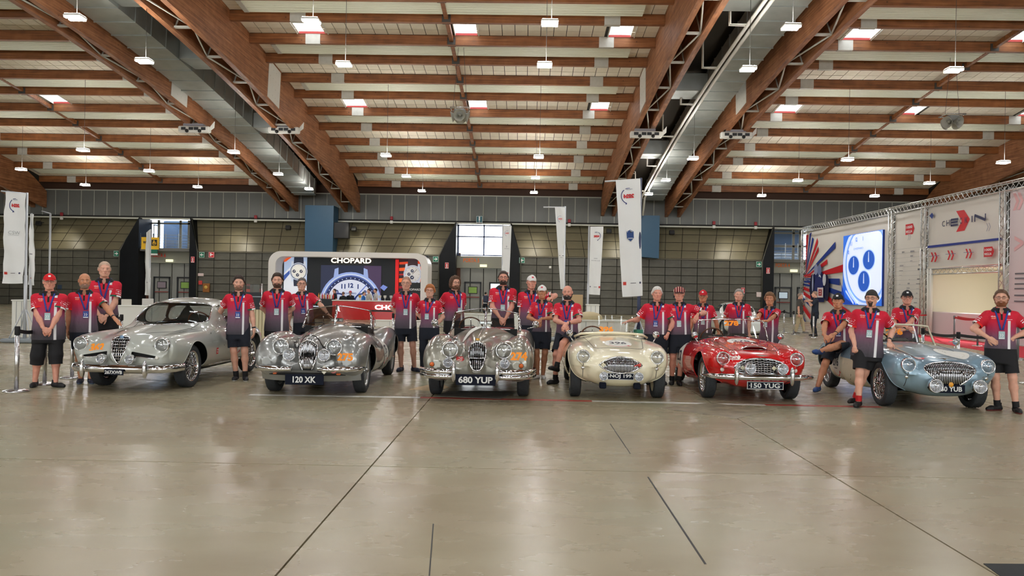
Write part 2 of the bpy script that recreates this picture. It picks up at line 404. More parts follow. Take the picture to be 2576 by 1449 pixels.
floor_plate('drip_sheet', [(1095, 997), (1128, 984), (1300, 984), (1260, 1004)], mat('grey_sheet', srgb(112, 108, 98), 0.8, noise=0.15, nscale=8), 'grey drip sheet lying under the nose of the roadster numbered 274', 'sheet')
# ---- glulam arches in pairs, steel bracing between the two members of a pair
PAIRS = [(-35.35, -34.3), (-17.1, -16.2), (-12.9, -11.8), (5.3, 6.3), (9.8, 10.9), (27.8, 28.85)]
NAMES = ['at the far left edge of the roof', 'on the left side of the dark left duct', 'on the right side of the dark left duct', 'left of the white pipes, above the tallest banner', 'right of the white pipes, above the red roadster', 'behind the check-in wall at the right edge']
def arch_mesh(x0, x1):
    mb = MB(); Ys = np.concatenate([np.linspace(-30, 20, 11), np.linspace(23, 56.45, 24)]); P = []
    for Y in Ys:
        zb = arch_z(Y); zt = zb + ARCH_D if Y < 54 else zb + ARCH_D - 0.35 * (Y - 54)
        s = -2 * ARCH_K * (Y - ARCH_Y0); P.append([(x0, Y, zb), (x1, Y, zb), (x1, Y, zt), (x0, Y, zt)])
    mb.grid(P, 0, False, True); n = len(Ys); mb.f += [(0, 1, 2, 3), ((n - 1) * 4 + 3, (n - 1) * 4 + 2, (n - 1) * 4 + 1, (n - 1) * 4)]; mb.mi += [0, 0]; mb.sm += [False] * 2
    return mb
TH = 0.22
for (xa, xb), nm in zip(PAIRS, NAMES):
    t = thing('arch_truss', 'brown timber arch pair ' + nm, 'roof beam', (0, 0, 0), group='timber roof arches')
    for x0 in (xa, xb - TH):
        mk('timber_arch', arch_mesh(x0, x0 + TH), WOODY, t)
    br = MB(); Ys = np.arange(22.5, 56, 2.9); x0, x1 = xa + TH, xb - TH
    for i, Y in enumerate(Ys):
        z = arch_z(Y) + 0.12
        br.box(((x0 + x1) / 2, Y, z), (x1 - x0 + .02, 0.16, 0.06))
        if i < len(Ys) - 1:
            Y2 = Ys[i + 1]; a, b = ((x0, x1) if i % 2 else (x1, x0))
            br.tube([(a, Y, z), (b, Y2, arch_z(Y2) + .12)], 0.035, 5); br.tube([(x0, Y, z), (x0 + .1, Y + .9, z + 1.5)], 0.035, 5); br.tube([(x1, Y, z), (x1 - .1, Y + .9, z + 1.5)], 0.035, 5)
    mk('bracing', br, STEELP, t, kind='stuff')
    if xa > -30 and xa < 20:
        side = xb if abs(xb) < abs(xa) or xa < -20 else xa
        for sx in (xa - .012, xb + .012):
            pl = MB(); R = rotx(-2 * ARCH_K * (36.5 - ARCH_Y0)); c = np.array([sx, 36.8, arch_z(36.8) + 1.0]); pl.box(c, (0.02, 1.7, 1.75), R)
            for yy in (-.6, -.2, .2, .6):
                for zz in (-.6, -.2, .2, .6): pl.box(c + R @ np.array([0, yy, zz]), (0.04, 0.05, 0.05), R)
            mk('joint_plate', pl, WHITEP, t)
# ---- ceilings of the three bays: roof deck, purlins, tiles, steel wraps, skylights
PUR = [29.3, 31.25, 33.5, 35.65, 38.0, 40.15, 42.6, 45.0, 47.5, 50.1, 52.8, 55.6]
FRONT = [27.0 - 2.3 * i for i in range(24)]
BAYS = [(-34.3, -17.1, 'left'), (-11.8, 5.3, 'middle'), (10.9, 27.8, 'right')]
PH = 0.40
def slope(Y): return -2 * ARCH_K * (Y - ARCH_Y0)
def pur_top(Y): return roof_z(Y) - 0.04
_tile = None
SKY = {}
for a, b, nm in BAYS:
    c = (a + b) / 2; SKY[nm] = [(a + 2.05, a + 3.35), (c + .15, c + 1.15), (b - 2.0, b - 0.9)]
def deck(mb, a, b, Y0, Y1, holes):
    """roof deck strip between two purlins with openings"""
    cuts = sorted(holes); x = a
    segs = []
    for h0, h1 in cuts: segs.append((x, h0)); x = h1
    segs.append((x, b))
    for s0, s1 in segs:
        z0, z1 = roof_z(Y0), roof_z(Y1); v = [(s0, Y0, z0), (s1, Y0, z0), (s1, Y1, z1), (s0, Y1, z1)]; v += [(p[0], p[1], p[2] + .05) for p in v]
        mb.add(v, [(0, 1, 2, 3), (7, 6, 5, 4), (0, 4, 5, 1), (2, 6, 7, 3), (1, 5, 6, 2), (3, 7, 4, 0)])
def ceiling(a, b, nm):
    global _tile
    root = bpy.data.objects.new('ceiling', None); COL.objects.link(root); root['kind'] = 'structure'
    d = MB(); lo_, hi_ = {'left': (-60, -13.9), 'middle': (-14.9, 8.6), 'right': (8.0, 60)}[nm]; edges = FRONT[::-1] + PUR + [58.2]
    for i in range(len(edges) - 1):
        Y0, Y1 = edges[i], edges[i + 1]; k = PUR.index(Y0) if Y0 in PUR else -1
        deck(d, lo_, hi_, Y0, Y1, SKY[nm] if (k in (1, 5) or (k < 0 and (i % 4) == 1)) else [])
    mk('roof_deck', d, mat('deck_paint', srgb(62, 58, 52), 0.8), root)
    for k, Y in enumerate(PUR):
        zt = pur_top(Y); z = zt - PH / 2
        mk('purlin', MB().box((0, 0, 0), (b - a, 0.2, PH)), WOODX, root, loc=((a + b) / 2, Y, z))
        for px in (a + 2.7 - (0.4 if nm != 'middle' else 0), b - 2.05):
            if k: mk('steel_wrap', MB().box((px, Y, z - .01), (0.62, 0.225, PH + .03)), mat('wrap_steel', srgb(196, 194, 186), 0.5, noise=.08, nscale=4), root)
    fm = MB()
    for Y in FRONT: fm.box(((a + b) / 2, Y, pur_top(Y) - PH / 2), (b - a, 0.2, PH))
    mk('front_purlins', fm, WOODX, root, kind='stuff')
    c = (a + b) / 2
    for k in range(len(PUR) - 1):
        Y0, Y1 = PUR[k] + .1, PUR[k + 1] - .1; z0, z1 = pur_top(Y0) - .2, pur_top(Y1) - .2
        R = rotx(math.atan2(z1 - z0, Y1 - Y0)); mk('brace', MB().box((c, (Y0 + Y1) / 2, (z0 + z1) / 2), (0.16, Y1 - Y0, 0.2), R), WOODX, root)
        mk('shoe', MB().box((c, Y0 + .01, z0 - .05), (0.34, 0.03, 0.3)).box((c, Y1 - .02, z1 - .05), (0.34, 0.03, 0.3)), mat('shoe_steel', srgb(70, 66, 62), 0.5), root)
    st = MB(); n = int(round((b - a) / .54)); p = (b - a) / n
    if _tile is None: _tile = MB()
    for k in range(len(PUR) - 1):
        Y0, Y1 = PUR[k] + .1, PUR[k + 1] - .1; L = Y1 - Y0; rows = [(Y0, Y0 + L * .3), (Y0 + L * .3, Y0 + L * .76), (Y0 + L * .76, Y1)]
        for r, (ya, yb) in enumerate(rows):
            ym = (ya + yb) / 2; z = roof_z(ym) - 0.025; th = math.atan(slope(ym)); me = None
            for i in range(n):
                x = a + (i + .5) * p
                if k in (1, 5) and any(h0 - .05 < x < h1 + .05 for h0, h1 in SKY[nm]): continue
                tl = (p - .03, (yb - ya) - .03, 0.03)
                if r == 1 and k % 2 == 1:
                    if me is None: o = mk('tile', MB().box((0, 0, 0), tl), TILE, root); me = o.data
                    else: o = link('tile', me, root)
                    o.location = (x, ym, z + RNG.uniform(-.004, .004)); o.rotation_euler = (th, 0, 0)
                else: st.box((x, ym, z), tl, rotx(th))
    mk('tiles', st, TILE, root, kind='stuff')
    # radiant heating panels hung between alternate purlins
    for k in range(0, len(PUR) - 1, 2):
        Y0, Y1 = PUR[k], PUR[k + 1]; ym = Y0 + .92; z = pur_top(ym) - .24; th = math.atan(slope(ym)); R = rotx(th); L = b - a - 1.9
        t = thing('radiant_panel', f'cream radiant heating panel under the {nm} roof bay, {ORD[k // 2]} row from the front', 'heater', (c, ym, z), group='radiant ceiling panels')
        mb = MB().box((0, 0, 0), (L, 1.05, 0.05), R)
        for q in range(5): mb.box(R @ np.array([0, -.42 + q * .21, -.03]), (L, 0.03, 0.02), R)
        mk('panel', mb, CREAM, t)
        hb = MB(); 
        for q in range(9): x = -L / 2 + (q + .5) * L / 9; hb.tube([(x, -.45, 0.02), (x, -.45, .3)], .012, 4); hb.tube([(x, .45, 0.02), (x, .45, .3)], .012, 4); hb.box((x, 0, .03), (.05, 1.05, .03), R)
        mk('hanger', hb, STEELP, t, kind='stuff')
        mk('pipe_header', MB().box(R @ np.array([-L / 2 - .1, 0, 0]), (0.2, 1.0, 0.1), R), STEELP, t)
    return root
for a, b, nm in BAYS: ceiling(a, b, nm)
# skylights: glazed openings with a red upstand
WN = 0
SKYGL = glass('skylight_glass', (0.98, 0.99, 1.0), 0.05)
for a, b, nm in BAYS:
    for k in (1, 5):
        for (h0, h1) in SKY[nm]:
            WN += 1; Y0, Y1 = PUR[k] + .1, PUR[k + 1] - .1; t = bpy.data.objects.new(f'window_{WN}', None); COL.objects.link(t); t['kind'] = 'structure'
            z0, z1 = roof_z(Y0) + .02, roof_z(Y1) + .02
            f = MB()
            for xx in (h0, h1): f.add([(xx - .02, Y0, z0 - .1), (xx + .02, Y0, z0 - .1), (xx + .02, Y1, z1 - .1), (xx - .02, Y1, z1 - .1), (xx - .02, Y0, z0 + .1), (xx + .02, Y0, z0 + .1), (xx + .02, Y1, z1 + .1), (xx - .02, Y1, z1 + .1)], [(0, 1, 2, 3), (7, 6, 5, 4), (0, 4, 5, 1), (2, 6, 7, 3), (1, 5, 6, 2), (3, 7, 4, 0)])
            mk('frame', f, WHITEP, t)
            mk('upstand', MB().box(((h0 + h1) / 2, Y1 + .0, z1 - .02), (h1 - h0, .05, .1)), mat('red_upstand', srgb(176, 62, 58), .6), t)
            mk('pane', MB().add([(h0, Y0, z0 + .08), (h1, Y0, z0 + .08), (h1, Y1, z1 + .08), (h0, Y1, z1 + .08)], [(0, 1, 2, 3)]), SKYGL, t)
# roof between the pairs gets the same deck (built above as overlap); ducts and pipes below it
def duct(x0, x1, dz0, h, Ya, Yb, label, jogs):
    t = thing('air_duct', label, 'duct', (0, 0, 0)); Ys = np.linspace(Ya, Yb, 34); P = []
    for Y in Ys:
        zb = arch_z(Y) + dz0; P.append([(x0, Y, zb), (x1, Y, zb), (x1, Y, zb + h), (x0, Y, zb + h)])
    mb = MB(); mb.grid(P, 0, False, True); n = len(Ys); mb.f += [((n - 1) * 4 + 3, (n - 1) * 4 + 2, (n - 1) * 4 + 1, (n - 1) * 4)]; mb.mi += [0]; mb.sm += [False]
    mk('duct_body', mb, GALV, t)
    fl = MB()
    for Y in np.arange(Ya + .5, Yb, 1.25):
        zb = arch_z(Y) + dz0; fl.box(((x0 + x1) / 2, Y, zb + h / 2), (x1 - x0 + .06, .05, h + .06), rotx(slope(Y)))
    mk('flange', fl, GALV, t, kind='stuff')
    for (Y, xo) in jogs:
        zb = arch_z(Y) + dz0 + .05; s = 1 if xo > x1 else -1; e = x1 if s > 0 else x0
        mk('outlet', MB().box(((e + xo) / 2, Y, zb + h * .45), (abs(xo - e), 1.6, h * .8), bev=.03), GALV, t)
    return t
duct(-15.95, -14.45, 0.55, 1.0, 16, 54.5, 'wide ribbed grey air duct running along the roof between the left arches', [(27.2, -13.1), (33.5, -13.1), (42.5, -13.1)])
duct(8.05, 9.35, 0.55, 1.0, 14, 54.5, 'grey sheet metal air duct beside two white pipes under the roof', [(27, 6.5), (36.5, 6.5), (46, 6.5)])
for i, xo in enumerate((7.72, 7.94)):
    Ys = np.linspace(14, 53.5, 26)
    o = mk('water_pipe', MB().tube([(xo, Y, arch_z(Y) + .42) for Y in Ys] + [(xo, 54.2, arch_z(54) - .6)], .07, 8), WHITEP)
    tag(o, ['white roof pipe nearest the timber arch, beside the grey duct', 'white roof pipe directly under the edge of the grey duct'][i], 'pipe', 'pair of white roof pipes')
for i, Y in enumerate((24.5, 28.2, 32.5, 37, 41.8, 47, 52)):
    z = arch_z(Y) + .42; mb = MB()
    for q in (0, .16): mb.tube([(7.7, Y + q, z), (7.1, Y + q, z), (7.1, Y + q, z + 1.1 + q), (6.4, Y + .3 + q, z + 1.25 + q)], .035, 6)
    tag(mk('branch_pipe', mb, WHITEP), f'thin white branch pipe looping up from the roof pipes, {ORD[i]} from the front', 'pipe', 'branch pipes under the right duct')
for (x0, x1, lab, nmz) in ((-15.3, -13.35, 'dark blue vertical duct cover hanging behind the backlit watch stand', 7.25), (7.9, 9.2, 'dark blue vertical duct cover behind the tallest white banner', 6.9)):
    mb = MB().prism([(x0, 4.05), (x1, 3.95), (x1 + .02, nmz), (x0 - .02, nmz)], 55.0, 56.4)
    tag(mk('duct_cover', mb, BLUEP), lab, 'duct cover')
# ---- back wall: metal band, sloping panels, vertical panels, black portals
BANDP = mat('band_panel', srgb(104, 107, 104), 0.5, noise=0.08, nscale=1.2)
LOWP = mat('lower_wall_panel', srgb(84, 82, 72), 0.42, noise=0.28, nscale=1.6)
UPP = mat('upper_wall_panel', srgb(110, 104, 82), 0.4, noise=0.12, nscale=1.0)
PZ = 3.93
PORT = {'left': (atY(302, 640, 56)[0], atY(350, 640, 56)[0], atY(478, 640, 56)[0], atY(498, 640, 56)[0]),
        'mid': (atY(1105, 640, 56)[0], atY(1147, 640, 56)[0], atY(1283, 640, 56)[0], atY(1310, 640, 56)[0]),
        'right': (atY(1917, 660, 56)[0], atY(1946, 660, 56)[0], atY(2068, 660, 56)[0], atY(2110, 660, 56)[0])}
band = MB().box((-1, 56.62, 7.3), (102, .1, 2.0)); wb = struct('wall_back', band, mat('band_trim', srgb(176, 178, 166), 0.5))
x = -50.0; me = None
while x < 49:
    if me is None: o = mk('band_panel', MB().box((0, 0, 0), (.86, .04, 1.86), bev=.01), BANDP, wb); me = o.data
    else: o = link('band_panel', me, wb)
    o.location = (x, 56.55, 7.28); x += .93
mk('band_sill', MB().box((-1, 56.5, 6.28), (102, .3, .1)), mat('sill_white', srgb(196, 198, 186), .5), wb)
mk('band_top_board', MB().box((-6, 56.75, 8.7), (120, .1, 1.6)), mat('dark_wood_board', srgb(70, 44, 28), .7), wb)
mk('band_top', MB().box((-1, 56.5, 8.26), (102, .12, .05)), mat('sill_white', srgb(196, 198, 186), .5), wb)
mk('soffit', MB().box((-1, 57.3, 6.4), (102, 1.6, .1)), DARK, wb)
def wall_seg(idx, xa, xb, xa_top, xb_top):
    bk = MB().box(((xa + xb) / 2, 56.15, PZ / 2), (xb - xa, .2, PZ))
    v = [(xa, 56.06, PZ), (xb, 56.06, PZ), (xb_top, 57.1, 6.35), (xa_top, 57.1, 6.35)]; v += [(p[0], p[1] + .2, p[2]) for p in v]
    bk.add(v, [(0, 1, 2, 3), (7, 6, 5, 4), (0, 4, 5, 1), (2, 6, 7, 3), (1, 5, 6, 2), (3, 7, 4, 0)])
    s = struct('wall_' + idx, bk, DARK); g = .035
    n = max(1, int(round((xb - xa) / 1.16))); p = (xb - xa) / n; h = PZ / 7; me = None
    for i in range(n):
        for r in range(7):
            if me is None: o = mk('panel', MB().box((0, 0, 0), (p - g, .05, h - g), bev=.012), LOWP, s); me = o.data
            else: o = link('panel', me, s)
            o.location = (xa + (i + .5) * p, 56.03 + RNG.uniform(-.004, .004), (r + .5) * h)
    def up(u, v): A = np.array([xa + u * (xb - xa), 56.04, PZ + .06]); B = np.array([xa_top + u * (xb_top - xa_top), 57.07, 6.32]); return A * (1 - v) + B * v
    for i in range(n):
        for r in range(4):
            e, f = .5 * g / (xb - xa), .5 * g / 2.5
            q = [up(i / n + e, r / 4 + f), up((i + 1) / n - e, r / 4 + f), up((i + 1) / n - e, (r + 1) / 4 - f), up(i / n + e, (r + 1) / 4 - f)]; c = sum(q) / 4
            V = [a - c - np.array([0, .025, 0]) for a in q] + [a - c for a in q]
            o = mk('panel', MB().add(V, [(3, 2, 1, 0), (0, 1, 5, 4), (1, 2, 6, 5), (2, 3, 7, 6), (3, 0, 4, 7)]), UPP, s); o.location = c
    mk('ledge', MB().box(((xa + xb) / 2, 55.98, PZ + .02), (xb - xa, .12, .05)), mat('ledge', srgb(120, 116, 98), .5), s)
wall_seg('back_left', -40.0, PORT['left'][0], -40.0, PORT['left'][1])
wall_seg('back_stand', PORT['left'][3], PORT['mid'][0], PORT['left'][2], PORT['mid'][1])
wall_seg('back_banners', PORT['mid'][3], PORT['right'][0], PORT['mid'][2], PORT['right'][1])
wall_seg('back_right', PORT['right'][3], 48.0, PORT['right'][2], 48.0)
# wall washers under the band make the soft pools on the sloping panels
for px, py in ((160, 590), (595, 575), (1215 - 320, 585), (1060, 605), (1345, 590), (1840, 605), (1560, 610)):
    c = atY(px, py, 56.4); l = bpy.data.lights.new('wall_washer', 'SPOT'); l.energy = 160; l.spot_size = 1.5; l.spot_blend = .8; l.color = (1, .93, .75); l.shadow_soft_size = .1
    o = bpy.data.objects.new('wall_washer', l); COL.objects.link(o); o.location = (c[0], 54.6, 6.1); o.rotation_euler = (math.radians(38), 0, 0)
DOORP = mat('door_metal', srgb(146, 148, 142), 0.45, noise=.06, nscale=2); SIGNG = mat('portal_header', srgb(150, 150, 136), .5)
ORANGE = mat('orange_letters', srgb(236, 120, 50), .5); REDL = mat('red_letters', srgb(226, 70, 48), .5)
BRIGHT = glass('window_glass', (1, 1, 1), .03); SCREENG = mat('green_view', srgb(150, 190, 90), .5)
BFR = mat('black_frame', srgb(18, 22, 26), .4); RAIL = mat('railing_steel', srgb(150, 156, 158), .35, .7)
DN = 0
for nm, (a, b, c, d) in PORT.items():
    jamb = bpy.data.objects.new('trim_' + {'left': '1', 'mid': '2', 'right': '3'}[nm], None); COL.objects.link(jamb); jamb['kind'] = 'structure'
    for poly in ([(a, 0), (b, 0), (b, 6.3), (b - .02, 6.3), (a, PZ)], [(c, 0), (d, 0), (d, PZ), (c + .02, 6.3), (c, 6.3)]):
        mk('jamb', MB().prism(poly, 55.9, 57.9), BLACK, jamb)
    mk('edge', MB().tube([(a, 55.88, 0), (a, 55.88, PZ), (b - .05, 56.1, 6.28)], .05, 4).tube([(d, 55.88, 0), (d, 55.88, PZ), (c + .05, 56.1, 6.28)], .05, 4), mat('jamb_edge', srgb(92, 92, 82), .5), jamb)
    mk('copper_post', MB().box((b + .12, 57.2, 2.1), (.24, .2, 4.2)), mat('copper_post', srgb(98, 60, 44), .6), jamb)
    # header band
    hd = MB().box(((b + c) / 2, 57.0, 3.55), (c - b, .3, .85)); mk('header', hd, SIGNG, jamb)
    lt = MB(); put_text(lt, {'left': 'PORTA 6', 'mid': 'PORTA 5', 'right': 'PORTA 4'}[nm], lambda u, v: (b + (c - b) * .27 + u, 56.84, 3.68 + v), .3, (c - b) * .3, bold=.03)
    mk('lettering', lt, REDL if nm == 'left' else ORANGE, jamb)
    mk('exit_lamp', MB().box(((b + c) / 2, 56.8, 3.3), (.5, .12, .18)), mat('exit_lamp', srgb(235, 235, 200), .5, emit=1.0), jamb)
    # door wall
    DN += 1; dr = bpy.data.objects.new(f'door_{DN}', None); COL.objects.link(dr); dr['kind'] = 'structure'
    n = 4; p = (c - b) / n
    for i in range(n): mk('leaf', MB().box((b + (i + .5) * p, 57.25, 1.55), (p - .05, .08, 3.1), bev=.015), DOORP, dr)
    mk('gap', MB().box(((b + c) / 2, 57.32, 1.62), (c - b, .04, 3.24)), DARK, dr)
    for j, x0 in enumerate((b + p * .62, b + p * 2.5)):
        fr = MB(); w_, h_ = 1.12, 2.1
        for (cx_, cz_, sx, sz) in ((x0, h_ / 2, .1, h_), (x0 + w_, h_ / 2, .1, h_), (x0 + w_ / 2, h_, w_ + .1, .1)): fr.box((cx_, 57.17, cz_), (sx, .08, sz))
        mk('door_frame', fr, BFR, dr)
        if nm == 'mid' and j == 1: mk('open_doorway', MB().box((x0 + w_ / 2, 57.18, 1.03), (w_ - .1, .02, 2.0)), mat('daylight_view', srgb(236, 244, 250), .5, emit=.9), dr)
        else:
            mk('window_rim', MB().box((x0 + w_ / 2, 57.18, 1.55), (.68, .06, .52)), BFR, dr)
            mk('door_pane', MB().box((x0 + w_ / 2, 57.14, 1.55), (.58, .02, .42)), [mat('mauve_view', srgb(150, 136, 146), .5), SCREENG, mat('pale_view', srgb(196, 214, 226), .4, emit=.4)][0 if (nm == 'left' and j == 0) else (1 if nm != 'right' else 2)], dr)
            mk('push_bar', MB().box((x0 + w_ / 2, 57.12, 1.05), (w_ - .16, .06, .06)), mat('push_bar_red', srgb(140, 50, 44), .5), dr)
    # what shows above the header
    WN += 1; wn = bpy.data.objects.new(f'window_{WN}', None); COL.objects.link(wn); wn['kind'] = 'structure'
    z0, z1, xm = 4.02, 6.25, (b + c) / 2
    if nm == 'mid':
        fr = MB()
        for xx in (b + .06, xm, c - .06): fr.box((xx, 57.1, (z0 + z1) / 2), (.1, .1, z1 - z0))
        for zz in (z0 + .03, z0 + 1.36, z1 - .06): fr.box((xm, 57.1, zz), (c - b, .1, .08))
        mk('window_frame', fr, mat('frame_blue_grey', srgb(72, 92, 138), .4), wn)
        for (xa, xb) in ((b, xm), (xm, c)):
            for (za, zb) in ((z0, z0 + 1.36), (z0 + 1.36, z1)): mk('pane', MB().box(((xa + xb) / 2, 57.12, (za + zb) / 2), (xb - xa - .1, .02, zb - za - .08)), BRIGHT, wn)
    else:
        mk('inner_room', MB().box((xm, 59.8, 5.1), (c - b, .1, 2.6)), mat('inner_room_wall', srgb(150, 170, 196) if nm == 'left' else srgb(60, 66, 74), .6), wn)
        if nm == 'right': mk('inner_roof', MB().box((xm, 59, 6.4), (c - b + .4, 1.8, .1)), DARK, wn)
        fr = MB()
        for xx in (b + .5, xm + .3, c - .9): fr.box((xx, 57.9, 5.1), (.16, .12, 2.4))
        fr.box((xm, 57.9, 6.05), (c - b, .12, .12))
        if nm == 'right': fr.box((xm, 57.9, 5.1), (c - b, .12, .12))
        mk('window_frame', fr, mat('frame_grey', srgb(150, 148, 136), .5), wn)
        mk('pane', MB().box((xm, 57.92, 5.1), (c - b - .2, .02, 2.2)), glass('tinted_pane', (.75, .85, 1.0), .1), wn)
        mk('balcony_slab', MB().box((xm, 57.0, 3.98) if nm == 'right' else (xm - .1, 56.7, 4.05), (c - b, 1.2, .22)), mat('balcony_concrete', srgb(112, 112, 106), .7), wn)
        rl = MB()
        for q in range(5): rl.tube([(b - .1, 56.15, 4.3 + q * .2), (xm + .9, 56.15, 4.3 + q * .2), (xm + 1.4, 56.9, 4.3 + q * .2)], .018, 5)
        for xx in np.linspace(b, xm + .9, 4): rl.box((xx, 56.15, 4.7), (.05, .03, 1.0))
        mk('railing', rl, RAIL, wn)
# ---- the hall behind the viewer: unseen side walls, front wall with open gaps sized for fill light
HW = mat('hall_plaster', srgb(196, 194, 184), .8)
struct('wall_left', MB().box((-58, 14, 6), (.4, 86, 13)), HW); struct('wall_right', MB().box((58, 14, 6), (.4, 86, 13)), HW)
fw = MB().box((0, -28, 1.1), (116, .4, 2.2)).box((0, -28, 9.6), (116, .4, 3.6))
for i in range(9): fw.box((-58 + i * 14.5, -28, 5), (6.2, .4, 5.7))
struct('wall_front', fw, HW)
# ---- hanging lamps
LAMPS = [(783, 57, 9.3), (1383, 62, 9.3), (865, 165, 9.0), (1370, 167, 9.0), (971, 393, 8.0), (1355, 397, 8.0), (1022, 445, 8.0), (1347, 449, 8.0), (1061, 482, 7.9), (1343, 486, 7.9), (189, 48, 9.3), (363, 157, 9.0), (209, 380, 8.0), (375, 432, 8.0), (588, 385, 8.0), (700, 440, 8.0), (777, 477, 7.9), (53, 428, 8.0), (214, 467, 7.9), (497, 472, 7.9), (1990, 72, 9.3), (1882, 177, 9.0), (1743, 401, 8.0), (1675, 455, 8.0), (1632, 490, 7.8), (2399, 180, 9.0), (2132, 404, 8.0), (2007, 456, 8.0), (1916, 494, 7.9), (2524, 411, 8.0), (2338, 463, 7.9), (2200, 495, 7.9)]
WHERE = {}
def lamp(X, Y, Z, label, grp='hanging hall lamps', w_=.5):
    t = thing('hall_lamp', label, 'lamp', (X, Y, Z), group=grp)
    mk('housing', MB().box((0, 0, .07), (w_, .42, .07), bev=.02), WHITEP, t); mk('added_uplight', MB().box((0, 0, .11), (w_ - .06, .36, .01)), UPLIGHT, t)  # housing, plus an added upward emitter unseen from below
    for s in (-1, 1): mk('light_bar', MB().box((0, s * .12, .015), (w_ - .04, .13, .03)), WHITE_E, t)
    zr = roof_z(Y) - .1
    if -16 < X < -14.4 or 8 < X < 9.4: zr = arch_z(Y) + .5
    elif any(a_ - .1 < X < b_ + .1 for a_, b_ in PAIRS): zr = arch_z(Y) - .02
    mk('wire', MB().tube([(0.05, 0, .1), (0.05, 0, max(.3, zr - Z))], .008, 4), mat('wire_dark', srgb(60, 60, 58), .5), t)
def zone(px, py):
    col = 'over the left bay' if px < 560 else 'beside the left duct' if px < 800 and py > 300 else 'over the middle bay' if px < 1500 else 'under the right duct' if px < 1760 and py > 300 else 'beside the right arches' if px < 2000 and py < 200 else 'over the right bay'
    row = 'in the top row' if py < 100 else 'in the second row' if py < 200 else 'in the third last row' if py < 415 else 'in the second last row' if py < 462 else 'in the last row'
    return row, col
cnt = {}
for px, py, z in LAMPS:
    r, c = zone(px, py); cnt[(r, c)] = cnt.get((r, c), 0) + 1
seen = {}
for px, py, z in sorted(LAMPS):
    v = ray(px, py); Y = (z - CAMZ) * v[1] / v[2]; p = atY(px, py, Y); r, c = zone(px, py); k = (r, c); seen[k] = seen.get(k, 0) + 1
    side = '' if cnt[k] == 1 else (' towards the left' if seen[k] == 1 else ' towards the right' if seen[k] == cnt[k] else f', {ORD[seen[k] - 1]} from the left')
    lamp(p[0], Y, z, f'lit hanging lamp {c} {r}{side}')
for i, X in enumerate((-27, -20.5, -7.5, 0.8, 14, 21)):
    for j, Y in enumerate((15, 8, 1, -6, -13, -20)): lamp(X, Y, 9.4, f'lit hanging lamp over the front hall, {ORD[i]} column from the left, {ORD[j]} row', 'lamps above the viewer', .6)
# ================================================================ CARS
CHROME = mat('chrome', (0.82, 0.83, 0.85), 0.08, 1.0)
RUBBER = mat('tyre_rubber', srgb(46, 50, 54), 0.75, noise=.2, nscale=30, bump=.4, bscale=90)
UNDER = mat('underbody_black', srgb(14, 14, 14), 0.8)
LENS = glass('lamp_glass', (0.97, 0.98, 1.0), 0.16, 0.03)
REFL = mat('lamp_reflector', (0.86, 0.87, 0.88), 0.16, 1.0, bump=.5, bscale=40)
SCREEN = glass('windscreen_glass', (0.93, 0.96, 0.95), 0.05)
LEATHER = mat('dark_leather', srgb(40, 32, 28), 0.5)
ORNG = mat('orange_race_number', srgb(255, 150, 20), 0.5)
PLATEK = mat('number_plate_black', srgb(14, 20, 36), 0.6, spec=.15); PLATEW = mat('number_plate_silver', srgb(222, 224, 222), 0.4)
DECALW = mat('decal_white', srgb(238, 238, 230), 0.4); DECALR = mat('decal_red', srgb(206, 34, 40), 0.4); DECALB = mat('decal_navy', srgb(24, 30, 54), 0.4)
AMBER = mat('amber_lens', srgb(216, 104, 40), 0.3); SEAM = mat('panel_seam', srgb(40, 40, 40), .6)
WOODW = mat('steering_wood', srgb(96, 58, 38), .4)
def paint(name, c, metal=0.0, rough=0.28): return mat(name, c, rough, metal, coat=1.0)
def pod(P, fn, n=2.4, sym=False):
    y = P[:, 1]; cx, cz, rx, ru, rd = (f(y) for f in fn['f']); rx = np.maximum(rx, .012); ru = np.maximum(ru, .012); rd = np.maximum(rd, .012)
    dx = (np.abs(P[:, 0]) if sym else P[:, 0]) - cx; dz = P[:, 2] - cz; rz = np.where(dz > 0, ru, rd)
    m = ((np.abs(dx) / rx) ** n + (np.abs(dz) / rz) ** n + 1e-12) ** (1 / n)
    f = (m - 1) * np.minimum(rx, rz)
    return np.maximum(f, np.maximum(fn['y0'] - y, y - fn['y1']))
def stations(rows):
    """rows of (y, cx, top z, centre z, bottom z, half width)"""
    A = np.array(rows, float); y = A[:, 0]
    return {'f': [pchip(y, A[:, 1]), pchip(y, A[:, 3]), pchip(y, A[:, 5]), pchip(y, A[:, 2] - A[:, 3]), pchip(y, A[:, 3] - A[:, 4])], 'y0': y[0], 'y1': y[-1]}
def loops_of(V, T):
    e = np.concatenate([T[:, [0, 1]], T[:, [1, 2]], T[:, [2, 0]]]); key = np.sort(e, 1); u, inv, c = np.unique(key, axis=0, return_inverse=True, return_counts=True)
    b = e[c[inv.reshape(-1)] == 1]; nxt = {}
    for i, j in b: nxt.setdefault(int(i), []).append(int(j))
    out = []
    while nxt:
        s = next(iter(nxt)); lp = [s]; cur = s
        while cur in nxt:
            q = nxt[cur].pop()
            if not nxt[cur]: del nxt[cur]
            if q == s: break
            lp.append(q); cur = q
        out.append(V[lp])
    return out
def resample(L, step):
    L = np.vstack([L, L[:1]]); d = np.r_[0, np.cumsum(np.linalg.norm(np.diff(L, axis=0), axis=1))]; n = max(6, int(d[-1] / step))
    t = np.linspace(0, d[-1], n, endpoint=False); P = np.stack([np.interp(t, d, L[:, i]) for i in range(3)], 1)
    return (np.roll(P, 1, 0) + P + np.roll(P, -1, 0)) / 3
